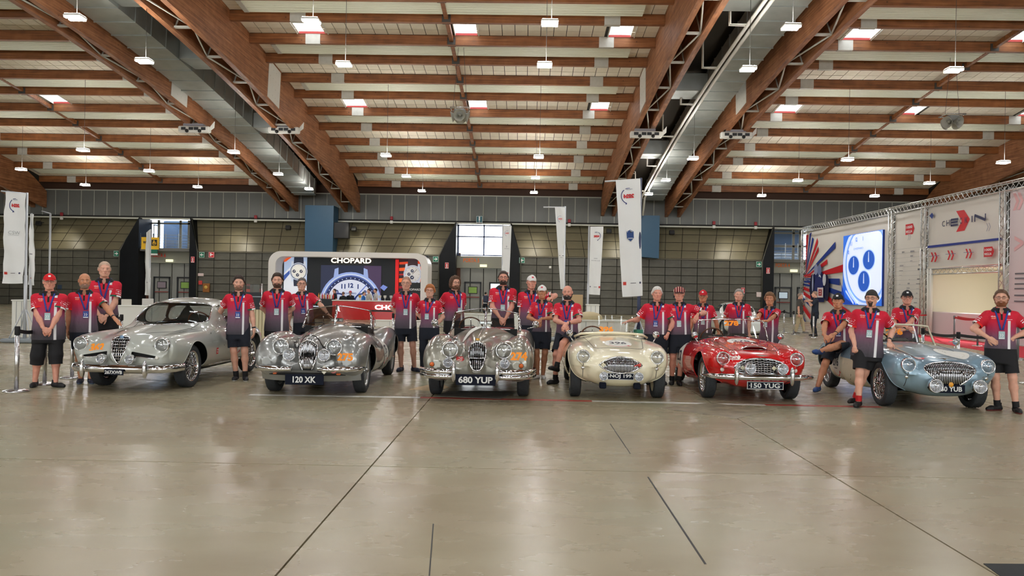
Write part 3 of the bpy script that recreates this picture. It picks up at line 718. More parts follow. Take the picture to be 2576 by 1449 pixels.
class Car:
    def __init__(s, f, lo, hi, h=0.02):
        s.f = f; V, Q = nets(f, lo, hi, h); s.V, s.T = V, tris(Q); s.cuts = []
    def surf(s, p, d, L=1.6, n=70, strict=False):
        """project points p along d onto the body; returns points (nan where missed)"""
        p = np.asarray(p, float).reshape(-1, 3); d = _n(d); t = np.linspace(0, L, n); X = p[:, None, :] + t[None, :, None] * d
        F = s.f(X.reshape(-1, 3)).reshape(len(p), n); ins = F < 0; i = ins.argmax(1); ok = ins.any(1) & (i > 0); i = np.where(ok, i, 1)
        r = np.arange(len(p)); f0, f1 = F[r, i - 1], F[r, i]; tt = t[i - 1] + (t[i] - t[i - 1]) * f0 / (f0 - f1 + 1e-12)
        out = p + tt[:, None] * d; out[~ok] = np.nan if strict else out[~ok]; return out
    def part(s, name, g, m, parent, keep_out=True, normals=True):
        """take the piece of the shell where g<0 out of the body and link it as its own part"""
        V, T, _ = clip(s.V, s.T, -g(s.V))
        if keep_out: s.V, s.T, _ = clip(s.V, s.T, g(s.V))
        if m is None or not len(T): return V, T
        nrm = _nrm(s.f, V) if normals else None
        mk_tri(name, V, T, m, parent, nrm); return V, T
    def trim(s, name, loop, r, m, parent, step=.03):
        P = resample(loop, step); mk(name, MB().tube(list(P), r, 6, closed=True), m, parent)
    def body(s, m, parent, name='body'):
        s.V, s.T, _ = clip(s.V, s.T, s.V[:, 2] - 0.175)
        return mk_tri(name, s.V, s.T, m, parent, _nrm(s.f, s.V))
def _nrm(f, V):
    g = grad(f, V, .004); return g / (np.linalg.norm(g, axis=1, keepdims=True) + 1e-9)
def decal(car, mb, fn2d, o, a, b, d, off=.005, mi=0):
    """fn2d(mb2, put) style: returns list of (verts2d, faces, mi) laid on the body"""
    o, a, b, d = (np.asarray(v, float) for v in (o, a, b, d)); d = _n(d)
    for V, Fc, m in fn2d:
        V = np.asarray(V, float); P = o + V[:, :1] * a + V[:, 1:] * b - d * .5
        mb.add(car.surf(P, d) - d * (off + .001 * m), Fc, m)
def refine(V, Fc, mx):
    """split long edges of flat faces so prints can follow a curved panel"""
    import bmesh
    me = bpy.data.meshes.new('r'); me.from_pydata([(x, y, 0) for x, y in V], [], Fc); bm = bmesh.new(); bm.from_mesh(me); bmesh.ops.triangulate(bm, faces=bm.faces[:])
    for _ in range(4):
        L = [e for e in bm.edges if e.calc_length() > mx]
        if not L: break
        bmesh.ops.subdivide_edges(bm, edges=L, cuts=1, use_grid_fill=False); bmesh.ops.triangulate(bm, faces=bm.faces[:])
    V2 = np.array([v.co[:2] for v in bm.verts]); bm.verts.index_update(); F2 = [tuple(v.index for v in f.verts) for f in bm.faces]; bm.free(); bpy.data.meshes.remove(me)
    return V2, F2
def txt_item(s, h, w=None, at=(0, 0), mi=0, bold=.02, rot=0, italic=0, mx=.05):
    V, Fc = text2d(s, bold); V = V.copy() * h
    if w: V[:, 0] *= w / np.ptp(V[:, 0])
    V[:, 0] += V[:, 1] * italic; c, q = math.cos(rot), math.sin(rot); V = V @ np.array([[c, q], [-q, c]]); V = V + np.array(at)
    V, Fc = refine(V, Fc, mx); return (V, Fc, mi)
def disc_item(rx, ry, mi=0, r0=0.0, n=36, m=7, at=(0, 0), a0=0, a1=2 * PI):
    V = [(at[0] + rx * (r0 + (1 - r0) * i / m) * math.cos(a0 + (a1 - a0) * j / n), at[1] + ry * (r0 + (1 - r0) * i / m) * math.sin(a0 + (a1 - a0) * j / n)) for i in range(m + 1) for j in range(n + 1)]
    return (V, [(i * (n + 1) + j, i * (n + 1) + j + 1, (i + 1) * (n + 1) + j + 1, (i + 1) * (n + 1) + j) for i in range(m) for j in range(n)], mi)
def roundel(num, rx, ry, sc_=1.0, mirror=False):
    k = 1
    it = [disc_item(rx, ry), txt_item(num, ry * .62 * sc_, rx * 1.25 * sc_, (0, ry * .1), 1, .03), disc_item(rx * .9, ry * .9, 1, .95, 20, 1, (0, 0), PI * .3, PI * .7), disc_item(rx * .9, ry * .9, 2, .93, 20, 1, (0, 0), PI * 1.2, PI * 1.8),
          (np.array([(rx * .7, -ry * .45), (rx * .86, -ry * .62), (rx * .62, -ry * .7)]), [(0, 1, 2)], 2), (np.array([(-rx * .35, -ry * .33), (rx * .35, -ry * .33), (rx * .3, -ry * .38), (-rx * .3, -ry * .38)]), [(3, 2, 1, 0)], 1)]
    return it
def arrow_item(w, h, mi=0, at=(0, 0)):
    V = np.array([(-w / 2, -h / 2), (w * .3, -h / 2), (w / 2, 0), (w * .3, h / 2), (-w / 2, h / 2)]) + np.array(at); V, Fc = refine(V, [tuple(range(5))], .05); return (V, Fc, mi)
def event_badge(w, h): return [arrow_item(w, h, 0), txt_item('1000', h * .34, w * .62, (-w * .06, h * .22), 1, .03), txt_item('MIGLIA', h * .34, w * .62, (-w * .06, -h * .22), 1, .03)]
_wheel = {}
def wheel(parent, x, y, r, wd, kind, side, label=None):
    """wire wheel; side=-1 shows its outside to -x"""
    t = bpy.data.objects.new('wheel', None); COL.objects.link(t); t.parent = parent; t.location = (x, y, r); t.rotation_euler = (0, 0, 0 if side < 0 else PI)
    key = (r, wd, kind)
    if key not in _wheel:
        ty = MB(); pr = [(r * .70, -wd * .42), (r * .76, -wd * .5), (r * .88, -wd * .52), (r * .965, -wd * .44)] + [(r, wd * .4 * q) for q in (-.95, -.6, -.2, .2, .6, .95)] + [(r * .965, wd * .44), (r * .88, wd * .52), (r * .76, wd * .5), (r * .70, wd * .42)]
        n = 56; V = []
        for i, (rr, h) in enumerate(pr):
            for k in range(n):
                q = rr - (.007 if 4 <= i <= 9 and (k + (i % 2)) % 2 else 0); a = 2 * PI * k / n + (.03 if i % 2 else 0); V.append((h, q * math.cos(a), q * math.sin(a)))
        ty.add(V, [(i * n + k, i * n + (k + 1) % n, (i + 1) * n + (k + 1) % n, (i + 1) * n + k) for i in range(len(pr) - 1) for k in range(n)], 0, True)
        rim = MB(); rim.lathe([(r * .72, -wd * .44), (r * .70, -wd * .46), (r * .66, -wd * .40), (r * .63, -wd * .2), (r * .63, wd * .2), (r * .7, wd * .44)], axis=(1, 0, 0), n=36, up=(0, 0, 1))
        sp = MB()
        for k in range(36):
            a = 2 * PI * k / 36; b = a + (.28 if k % 2 else -.28); hz = -wd * .44 if k % 2 else -wd * .1
            sp.tube([(hz, .045 * math.cos(b), .045 * math.sin(b)), (-wd * .26, r * .65 * math.cos(a), r * .65 * math.sin(a))], .0055, 4, caps=False)
        hub = MB(); hub.lathe([(.0, -wd * .62), (.018, -wd * .62), (.03, -wd * .56), (.034, -wd * .42), (.05, -wd * .3), (.05, wd * .1), (.0, wd * .1)], axis=(1, 0, 0), n=18); hub.box((-wd * .55, 0, 0), (.02, .2, .035), bev=.006)
        dr = MB(); dr.lathe([(.0, wd * .05), (r * .55, wd * .05), (r * .6, wd * .2), (0, wd * .22)], axis=(1, 0, 0), n=24)
        rm = CHROME if kind == 'chrome' else mat('rim_' + kind, {'cream': srgb(220, 206, 168), 'silver': srgb(170, 172, 170)}[kind], .3, .5 if kind == 'silver' else 0)
        _wheel[key] = [(nm, mk(nm, b, m).data) for nm, b, m in (('tyre', ty, RUBBER), ('rim', rim, rm), ('spokes', sp, rm), ('hub', hub, CHROME if kind != 'cream' else rm), ('brake_drum', dr, UNDER))]
        for nm, d in _wheel[key]:
            for o in [o for o in bpy.data.objects if o.data == d]: bpy.data.objects.remove(o)
    for nm, d in _wheel[key]:
        o = link(nm, d, t)
        if nm == 'spokes': o['kind'] = 'stuff'
    return t
def headlamp(parent, c, r, name='headlamp', tilt=0.0, depth=.05, ring=True):
    t = bpy.data.objects.new(name, None); COL.objects.link(t); t.parent = parent; t.location = c; t.rotation_euler = (tilt, 0, 0)
    ax = (0, -1, 0)
    if ring: mk('rim', MB().lathe([(r * 1.12, -.05), (r * 1.14, 0), (r * 1.1, .022), (r * 1.02, .028), (r * .97, .012)], axis=ax, n=32), CHROME, t)
    mk('reflector', MB().lathe([(.002, -depth), (r * .5, -depth * .8), (r * .85, -depth * .3), (r * .99, .008)], axis=ax, n=28), REFL, t)
    mk('bulb', MB().sphere((0, .006, 0), (.022, .03, .022), 10, 6), CHROME, t)
    mk('lens', MB().lathe([(r, .012), (r * .8, .026), (r * .45, .036), (.002, .04)], axis=ax, n=28), LENS, t)
    return t
def spot(parent, c, r, name='fog_lamp', stalk=None):
    t = headlamp(parent, c, r, name, ring=True)
    mk('shell', MB().lathe([(r * 1.1, -.01), (r * 1.0, -.045), (r * .7, -.085), (r * .25, -.105), (.002, -.108)], axis=(0, -1, 0), n=24), CHROME, t)
    if stalk is not None: mk('bracket', MB().tube([(0, .05, -r * .6), tuple(np.array(stalk) - np.array(c))], .014, 6), CHROME, t)
    return t
def number_plate(parent, s, c, w, h, rim=False, tw=.8):
    t = bpy.data.objects.new('number_plate', None); COL.objects.link(t); t.parent = parent; t.location = c
    mk('plate', MB().box((0, 0, 0), (w, .014, h), bev=.004), PLATEK, t)
    mb = MB(); put_text(mb, s, lambda u, v: (u, -.011, v), h * .62, w * tw, bold=.03); mk('lettering', mb, PLATEW, t)
    if rim:
        q = MB()
        for sx, sz, cx_, cz_ in ((w, .008, 0, h / 2 - .006), (w, .008, 0, -h / 2 + .006), (.008, h, w / 2 - .006, 0), (.008, h, -w / 2 + .006, 0)): q.box((cx_, -.009, cz_), (sx, .006, sz))
        for sx in (-1, 1): q.lathe([(.001, 0), (.006, .002)], (sx * w * .43, -.009, 0), (0, -1, 0), 8)
        mk('border', q, PLATEW, t)
def steering(parent, x, y, z, r=.19, tilt=1.1, m=None):
    R = rotx(PI / 2 - tilt); c = np.array([x, y, z]); mb = MB(); P = [c + R @ np.array([r * math.cos(a), 0, r * math.sin(a)]) for a in np.linspace(0, 2 * PI, 28, endpoint=False)]
    mb.tube(P, .013, 6, closed=True); o = mk('steering_wheel', mb, m or WOODW, parent)
    sp = MB()
    for a in (PI / 2, PI * 7 / 6, PI * 11 / 6): sp.tube([c, c + R @ np.array([r * math.cos(a), 0, r * math.sin(a)])], .008, 5)
    sp.tube([c, c + R @ np.array([0, -.45, 0])], .018, 6); mk('wheel_spokes', sp, CHROME, o)
def seat(parent, x, y, z, m, w=.42):
    mb = MB(); mb.box((x, y, z), (w, .46, .16), bev=.05); o = mk('seat', mb, m, parent)
    mk('backrest', MB().box((x, y + .27, z + .26), (w, .14, .46), rotx(-.2), bev=.05), m, o)
def pane(parent, name, pts, m, frame_r=.014, fm=None, thick=True):
    """windscreen pane: pts is a grid (rows along v) ; frame along the border"""
    P = np.asarray(pts, float); a, b = P.shape[:2]; mk(name, MB().grid(P), m, parent)
    if fm:
        L = list(P[0]) + list(P[1:, -1]) + list(P[-1, ::-1][1:]) + list(P[1:-1, 0][::-1]); mk(name + '_frame', MB().tube(L, frame_r, 6, closed=True), fm, parent)
def mirror_(parent, c, foot, r=.055):
    t = bpy.data.objects.new('mirror', None); COL.objects.link(t); t.parent = parent; t.location = c
    mk('mirror_shell', MB().lathe([(.002, -.05), (r * .6, -.04), (r, -.006), (r, .008), (r * .9, .012), (.002, .012)], axis=(0, 1, 0), n=20), CHROME, t)
    mk('stalk', MB().tube([(0, 0, -r * .6), tuple(np.array(foot) - np.array(c))], .009, 6), CHROME, t)
def seam(car, parent, P, d, r=.004, name='panel_seam', m=None, off=0.0):
    Q = car.surf(np.array(P, float) - _n(d) * .4, d, .95, 60, True) + (-_n(d)) * off
    ok = np.isfinite(Q).all(1); mk(name, MB().tube(list(Q[ok]), r, 5), m or SEAM, parent)
def grille_slats(car, zt, zb, W, xs, r, d=.012):
    mb = MB()
    for x in xs:
        z0, z1 = zb(x), zt(x)
        if z1 - z0 < .02: continue
        zz = np.linspace(z0, z1, 9); Q = car.surf([(x, -1.6, z) for z in zz], (0, 1, 0), 1.8, 120); mb.tube(list(Q + np.array([0, d, 0])), r, 5, flat=1.8)
    return mb
def arch_cut(x_in, rr, ys, z):
    def g(V):
        ax = np.abs(V[:, 0]); d = np.min([np.hypot(V[:, 1] - y, V[:, 2] - z) for y in ys], axis=0); return np.maximum(d - rr, x_in - ax)
    return g
def cockpit_cut(y0, y1, hw, zmin, n=4):
    yc, ry = (y0 + y1) / 2, (y1 - y0) / 2
    def g(V): return np.maximum((((np.abs(V[:, 0]) / hw) ** n + (np.abs(V[:, 1] - yc) / ry) ** n) ** (1 / n) - 1) * min(hw, ry), zmin - V[:, 2])
    return g
def common(car, t, wb, tr, trr, r, wd, kind, paintm, cut_r, cut_z=None, cock=None, trimm=None):
    V, T = car.part('x', arch_cut(tr / 2 - .16, cut_r, (0, wb), cut_z or r + .01), None, t)
    for L in [L for L in loops_of(car.V, car.T) if len(L) > 20 and L[:, 2].max() < .8 and abs(L[:, 0]).min() > .3]:
        car.trim('arch_lip', L, .007, paintm, t)
    if cock:
        car.part('x', cock, None, t)
        for L in [L for L in loops_of(car.V, car.T) if len(L) > 30 and np.ptp(L[:, 1]) > .6 and L[:, 2].min() > .5]: car.trim('cockpit_rim', L, .017, trimm or LEATHER, t)
    for (x, y, s) in ((-tr / 2, 0, -1), (tr / 2, 0, 1), (-trr / 2, wb, -1), (trr / 2, wb, 1)): wheel(t, x, y, r, wd, kind, s)
def chassis(t, wb, y0, y1, w=.5):
    mb = MB().box((0, wb / 2, .33), (w * 2, wb - .75, .26)).box((0, (y0 + .1) / 2, .36), (w * 1.25, .1 - y0 - .25, .18)).box((0, (y1 + wb) / 2, .38), (w * 1.4, y1 - wb - .3, .2))
    for y in (0, wb): mb.tube([(-.56, y, .3), (.56, y, .3)], .035, 8).box((0, y, .42), (.9, .5, .12))
    mb.tube([(-.25, 0.1, .25), (-.3, y1 - .1, .22)], .03, 8); mk('chassis', mb, UNDER, t)
# ---------------------------------------------------------------- low sports two-seaters (cream, red, blue)
def healey(loc, rz, label, o):
    t = thing('classic_car', label, 'car', loc, rz, 'classic cars in the line-up'); P_ = o['paint']
    main = stations([(-.715, 0, .56, .50, .45, .20), (-.69, 0, .62, .51, .39, .36), (-.62, 0, .68, .51, .28, .46), (-.45, 0, .745, .51, .21, .54), (-.15, 0, .80, .52, .20, .60), (.35, 0, .865, .52, .18, .66), (.85, 0, .905, .52, .17, .70), (1.5, 0, .85, .50, .17, .735), (2.2, 0, .86, .50, .18, .715), (2.7, 0, .77, .5, .22, .6), (2.95, 0, .66, .5, .32, .44), (3.04, 0, .54, .5, .42, .2)])
    fen = stations([(-.575, .545, .69, .65, .58, .05), (-.555, .545, .745, .65, .52, .115), (-.48, .548, .785, .64, .42, .155), (-.3, .56, .81, .61, .33, .178), (0, .572, .825, .58, .27, .19), (.35, .572, .818, .56, .24, .19), (.8, .565, .775, .52, .2, .185), (1.3, .56, .70, .46, .18, .18)])
    ren = stations([(1.35, .575, .60, .5, .25, .12), (1.7, .578, .74, .52, .22, .172), (2.1, .58, .815, .54, .24, .185), (2.45, .575, .81, .54, .28, .18), (2.8, .55, .72, .53, .34, .15), (3.0, .53, .6, .52, .44, .06)])
    def f(P):
        a = pod(P, main, 2.7); b = pod(P, fen, 2.2, True); c = pod(P, ren, 2.3, True)
        return smin(smin(a, b, .13), c, .12)
    car = Car(f, (-.82, -.76, .14), (.82, 3.08, 1.0), .021)
    zt, zb, W = o['grille']
    ax = lambda V: V[:, 0]
    g = lambda V: np.maximum(np.maximum(np.maximum(V[:, 2] - zt(V[:, 0]), zb(V[:, 0]) - V[:, 2]), np.abs(V[:, 0]) - W), V[:, 1] + .25)
    Vg, Tg, _ = clip(car.V, car.T, -g(car.V)); car.V, car.T, _ = clip(car.V, car.T, g(car.V))
    Lg = [L for L in loops_of(car.V, car.T) if L[:, 1].max() < -.2 and len(L) > 20]
    for L in Lg: car.trim('grille_surround', L, .012, CHROME, t)
    Vb = Vg.copy(); Vb[:, 1] += .07; mk_tri('grille_backing', Vb, Tg, UNDER, t)
    if o['bars'] == 'vertical':
        gs = bpy.data.objects.new('grille', None); COL.objects.link(gs); gs.parent = t
        for x in np.linspace(-W * .95, W * .95, 29):
            m1 = grille_slats(car, zt, zb, W, [x], .0062)
            if m1.n: mk('slat', m1, CHROME, gs)
    else:
        gs = bpy.data.objects.new('grille', None); COL.objects.link(gs); gs.parent = t
        for q in range(7):
            pts = []
            for x in np.linspace(-W, W, 61):
                z = zb(x) + (zt(x) - zb(x)) * (q + .5) / 7 + .004 * math.sin(x * 70)
                if zt(x) - zb(x) > .03: pts.append((x, -1.6, z))
            Q = car.surf(pts, (0, 1, 0), 1.8, 120) + np.array([0, .012, 0]); mk('slat', MB().tube(list(Q), .007, 5), CHROME, gs)
        m1 = grille_slats(car, zt, zb, W, np.linspace(-W * .9, W * .9, 17), .004, .022); mk('uprights', m1, CHROME, gs, kind='stuff')
    common(car, t, 2.29, 1.26, 1.27, .322, .165, o['rim'], P_, .385, None, cockpit_cut(.98, 2.0, .56, .62), o.get('trim'))
    chassis(t, 2.29, -.6, 2.95)
    if o.get('two_tone'):
        line = pchip([-.2, .3, 1.0, 1.9, 2.4, 3.1], [.42, .585, .60, .60, .58, .5])
        V, T = car.part('side_panel', lambda V: np.maximum(np.maximum(V[:, 2] - line(V[:, 1]), .2 - V[:, 1]), .45 - np.abs(V[:, 0])), o['two_tone'], t)
    car.body(P_, t)
    # seams: bonnet, wing joints
    bx = lambda y: .40 + .10 * y
    yy = np.linspace(-.28, .78, 22)
    for s in (-1, 1): seam(car, t, [(s * bx(y), y, 1.0) for y in yy], (0, 0, -1))
    seam(car, t, [(x, -.28 - .05 * (1 - (x / .38) ** 2), 1.0) for x in np.linspace(-.375, .375, 18)], (0, 0, -1))
    for s in (-1, 1):
        seam(car, t, [(s * .54, -1.0, z) for z in np.linspace(.30, .56, 12)], (0, 1, 0), .005, 'wing_seam')
        seam(car, t, [(s * 1.0, y, z) for y, z in [(.98, .8), (.96, .6), (.98, .35), (1.1, .26), (1.5, .25), (1.72, .3), (1.8, .5), (1.84, .78)]], (-s, 0, 0), .004, 'door_seam')
        q = car.surf([(s * .54, -1.2, .66)], (0, 1, 0))[0]; headlamp(t, q + np.array([0, -.012, 0]), .088)
        q = car.surf([(s * .54, -1.2, .49)], (0, 1, 0))[0]; mk('side_lamp', MB().lathe([(.028, -.005), (.03, .008), (.02, .02), (.001, .024)], q, (0, -1, 0), 16), REFL if o['kind'] != 'red' else DECALW, t)
    # interior
    mk('cockpit_floor', MB().box((0, 1.5, .3), (1.1, 1.1, .06)).box((0, .93, .6), (1.16, .05, .5)).box((0, 2.02, .58), (1.1, .05, .44)).box((0, 1.3, .42), (.2, .9, .22)), UNDER, t)
    mk('dashboard', MB().box((0, 1.0, .76), (1.06, .05, .17), bev=.02), o.get('dash', LEATHER), t)
    for s in (-1, 1): seat(t, s * .29, 1.5, .42, o.get('seat', LEATHER))
    steering(t, -.30, 1.16, .86, .19)
    # lamps and plate
    for x, z, r in o['fogs']: q = car.surf([(x, -1.3, z)], (0, 1, 0))[0]; spot(t, q + np.array([0, -.12, 0]), r, stalk=q + np.array([0, .02, -.06]))
    q = car.surf([(o['plate'][1], -1.3, o['plate'][2])], (0, 1, 0))[0]; number_plate(t, o['plate'][0], (o['plate'][1], q[1] - o['plate'][5], o['plate'][2]), o['plate'][3], o['plate'][4], o['plate'][6])
    for s in (-1, 1): mirror_(t, (s * .70, .62, .93), (s * .64, .58, .80))
    return t, car
def bonnet_decal(car, t, name, items, o, mats, a=(1, 0, 0), b=(0, 1, 0), d=(0, 0, -1), label=None, off=.004):
    mb = MB(); decal(car, mb, items, o, a, b, d, off); return mk(name, mb, mats, t, label=label)
def curved_screen(t, y0, z0, h, hw, rake=.5, bow=.10, fr=.013, fm=None, glassm=None, top_in=.06):
    U = np.linspace(-1, 1, 15); Vv = np.linspace(0, 1, 5)
    P = [[(u * (hw - top_in * v), y0 + bow * u * u + v * h * rake, z0 + v * h * (1 - .10 * u * u) - .05 * u * u * (1 - v)) for u in U] for v in Vv]
    pane(t, 'windscreen', P, glassm or SCREEN, fr, fm or CHROME)
    return lambda u, v: np.array((u * (hw - top_in * v), y0 + bow * u * u + v * h * rake, z0 + v * h * (1 - .10 * u * u) - .05 * u * u * (1 - v)))
CARS = {}
# cream car 396
eye_t = lambda x: .548 + .118 * np.maximum(0, 1 - (np.abs(x) / .325) ** 2.0); eye_b = lambda x: .548 - .118 * np.maximum(0, 1 - (np.abs(x) / .325) ** 2.0)
CREAMP = paint('cream_paint', srgb(242, 234, 204)); 
t, car = healey((1.43, 12.33, 0), math.radians(-1.0), 'cream open roadster numbered 396 with folded screen and eye-shaped grille', dict(kind='cream', paint=CREAMP, grille=(eye_t, eye_b, .32), bars='vertical', rim='cream', fogs=[(-.255, .395, .058), (.255, .395, .058)], plate=('NOJ 199', .0, .385, .39, .105, .015, True), trim=CREAMP))
CARS['cream'] = (t, car)
bonnet_decal(car, t, 'bonnet_roundel', roundel('396', .21, .26), (0.02, -.02, .9), [DECALW, DECALB, DECALR])
for s in (-1, 1): mk('bumper_iron', MB().box((s * .25, -.6, .24), (.10, .12, .09), bev=.015), PLATEK, t)
fs = MB(); fs.tube([(-.6, .98, .86), (-.5, .86, .915), (-.25, .80, .935), (0, .785, .942), (.25, .80, .935), (.5, .86, .915), (.6, .98, .86)], .022, 8); mk('folded_screen_frame', fs, CREAMP, t)
sg = MB(); sg.grid([[(u * .5, .80 + .12 * u * u + v * .05, .965 - .04 * u * u + v * .26) for u in np.linspace(-1, 1, 9)] for v in (0, .5, 1)]); mk('aero_screen', sg, SCREEN, t)
mb = MB(); put_text(mb, '396', lambda u, v: (u - .09, .80 + v * .2, 1.0 + v), .085, .23, bold=.05); mk('race_number', mb, ORNG, t)
bonnet_decal(car, t, 'tow_strap', [(np.array([(-.3, .02), (.0, .0), (.0, .03), (-.3, .05)]), [(0, 1, 2, 3)], 0)], (-.1, .62, .95), [mat('black_strap', srgb(22, 22, 24), .6)])
# grille badges
q = car.surf([(-.255, -1.2, .548), (.27, -1.2, .548)], (0, 1, 0))
mk('club_badge', MB().box(q[0] + np.array([0, -.02, 0]), (.055, .01, .055), roty(PI / 4), bev=.004), mat('badge_cream', srgb(226, 220, 190), .4), t); mk('winged_badge', MB().box(q[1] + np.array([-.03, -.02, .01]), (.1, .01, .015), roty(-.4)).lathe([(.001, .012), (.022, .008), (.024, 0)], q[1] + np.array([0, -.015, 0]), (0, -1, 0), 16), mat('badge_red', srgb(196, 70, 60), .3, .4), t)
# red car 278
red_t = lambda x: .535 + .135 * np.maximum(0, 1 - (np.abs(x) / .40) ** 2.6) ** .8; red_b = lambda x: .535 - .085 * np.maximum(0, 1 - (np.abs(x) / .40) ** 6) ** .6
REDP = paint('red_paint', srgb(214, 12, 20), 0, .25)
t, car = healey((3.49, 12.44, 0), math.radians(0.0), 'bright red open roadster numbered 278 with chrome bumper and oval grille', dict(kind='red', paint=REDP, grille=(red_t, red_b, .395), bars='horizontal', rim='chrome', fogs=[(-.20, .535, .072), (.27, .535, .072)], plate=('150 YUG', .04, .285, .53, .115, .13, True)))
CARS['red'] = (t, car)
bm_ = MB(); pts = [(-.80, -.52, .405), (-.72, -.70, .41), (-.5, -.79, .41), (-.2, -.82, .41), (.2, -.82, .41), (.5, -.79, .41), (.72, -.70, .41), (.80, -.52, .405)]
bm_.tube(pts, .052, 10, flat=.45, up=(0, 0, 1)); mk('front_bumper', MB().tube(pts, [.02, .045, .05, .052, .052, .05, .045, .02], 10, flat=.9), CHROME, t)
for s in (-1, 1): mk('overrider', MB().sphere((s * .40, -.85, .43), (.036, .05, .135), 14, 12), CHROME, t)
q = lambda x, y: car.surf([(x, y, 1.4)], (0, 0, -1))[0]
sc_ = MB(); P = [q(x, -.30) + np.array([0, 0, .045 * (1 - (x / .21) ** 4)]) for x in np.linspace(-.2, .2, 12)]; sc_.tube(P, .013, 6); sc_.tube([q(x, -.31) for x in np.linspace(-.2, .2, 12)], .008, 5); mk('scoop_trim', sc_, CHROME, t)
mk('bonnet_scoop', MB().grid([[q(x, y) + np.array([0, 0, (.045 * (1 - (x / .21) ** 4) if y < 0.2 else .0) * max(0, 1 - max(0, y + .1) / .4)]) for x in np.linspace(-.21, .21, 12)] for y in np.linspace(-.3, .3, 7)]), REDP, t)
bonnet_decal(car, t, 'bonnet_roundel', roundel('278', .22, .24), (-.03, .30, .9), [DECALW, DECALB, DECALR])
bonnet_decal(car, t, 'event_sticker', event_badge(.19, .085), (-.37, -.9, .685), [DECALW, DECALR], b=(0, 0, 1), d=(0, 1, 0))
bonnet_decal(car, t, 'wing_badge', [(np.array([(-.11, 0), (0, -.012), (.11, 0), (0, .012)]), [(0, 1, 2, 3)], 0)], (.05, -.9, .705), [mat('badge_grey', srgb(180, 150, 140), .3, .5)], b=(0, 0, 1), d=(0, 1, 0))
bonnet_decal(car, t, 'door_roundel', roundel('278', .27, .30), (-1.1, 1.45, .5), [DECALW, DECALB, DECALR], a=(0, -1, 0), b=(0, 0, 1), d=(1, 0, 0))
sf = curved_screen(t, .80, .86, .33, .60, .45, .13)
mb = MB(); put_text(mb, '278', lambda u, v: sf(-.06 + u / .57, .80 + v / .33) + np.array([0, -.015, 0]), .085, .24, bold=.05); mk('race_number', mb, ORNG, t)
for x in (-.22, .2): mk('wiper', MB().tube([q(x, .62) + np.array([0, 0, .02]), sf(x / .6, .12) + np.array([0, -.02, 0]), sf(x / .6 - .35, .2) + np.array([0, -.02, 0])], .006, 5), CHROME, t)
for x in (-.255, .20): mk('club_badge', MB().box((x - .04, -.78, .54), (.05, .008, .05), roty(PI / 4), bev=.003), mat('badge_cream', srgb(226, 220, 190), .4), t)
# blue and cream car 276
fan_t = pchip([-.355, -.28, -.14, 0, .14, .28, .355], [.625, .67, .70, .71, .70, .67, .625]); fan_b = pchip([-.355, -.34, -.28, -.18, -.10, 0, .10, .18, .28, .34, .355], [.61, .59, .53, .44, .385, .38, .385, .44, .53, .59, .61])
BLUEC = paint('ice_blue_paint', srgb(142, 172, 190), .3, .3); IVORY = paint('ivory_paint', srgb(232, 226, 198))
t, car = healey((5.97, 11.86, 0), math.radians(-2.5), 'ice blue and cream open roadster numbered 276 with fan-shaped grille', dict(kind='blue', paint=BLUEC, two_tone=IVORY, grille=(fan_t, fan_b, .35), bars='vertical', rim='chrome', fogs=[(-.25, .395, .085), (.345, .395, .085)], plate=('260 YUB', -.02, .345, .42, .115, .03, False), seat=mat('grey_leather', srgb(80, 78, 76), .5)))
CARS['blue'] = (t, car)
bonnet_decal(car, t, 'bonnet_roundel', [disc_item(.19, .30), disc_item(.14, .22, 1, .97, 30, 1)], (.27, -.12, .9), [DECALW, mat('pale_ring', srgb(222, 214, 196), .4)], a=(1, .0, 0), b=(-.1, 1, 0))
for x0 in (-.36, .20):
    st = [(x0 + .0, y) for y in np.linspace(-.1, .75, 14)]; V = np.array([(x - .014, y) for x, y in st] + [(x + .014, y) for x, y in st]); n = len(st)
    bonnet_decal(car, t, 'bonnet_stripe', [(V, [(i, i + 1, n + i + 1, n + i) for i in range(n - 1)], 0)], (0, 0, .9), [IVORY])
bonnet_decal(car, t, 'event_sticker', event_badge(.17, .08), (-.32, -.42, .9), [DECALR, DECALW], a=(1, 0, 0), b=(0, 1, 0))
bonnet_decal(car, t, 'wing_badge', [(np.array([(-.10, .01), (0, -.012), (.10, .01), (0, .004)]), [(0, 1, 2, 3)], 0)], (.02, -.9, .745), [CHROME], b=(0, 0, 1), d=(0, 1, 0))
bonnet_decal(car, t, 'door_roundel', roundel('276', .17, .24, 1.0), (-1.1, 1.62, .48), [DECALW, DECALB, DECALR], a=(0, -1, 0), b=(0, 0, 1), d=(1, 0, 0))
sf = curved_screen(t, .84, .87, .30, .55, .5, .13, .016, IVORY)
mb = MB(); put_text(mb, '276', lambda u, v: sf(-.22 + u / .53, .62 + v / .30) + np.array([0, -.015, 0]), .1, .26, bold=.05); mk('race_number', mb, ORNG, t)
qq = car.surf([(.0, -1.2, .405)], (0, 1, 0))[0]; mk('sunburst_badge', MB().lathe([(.001, .006), (.03, .004), (.034, 0)], qq + np.array([0, -.01, 0]), (0, -1, 0), 18), mat('badge_amber', srgb(230, 160, 50), .3), t)
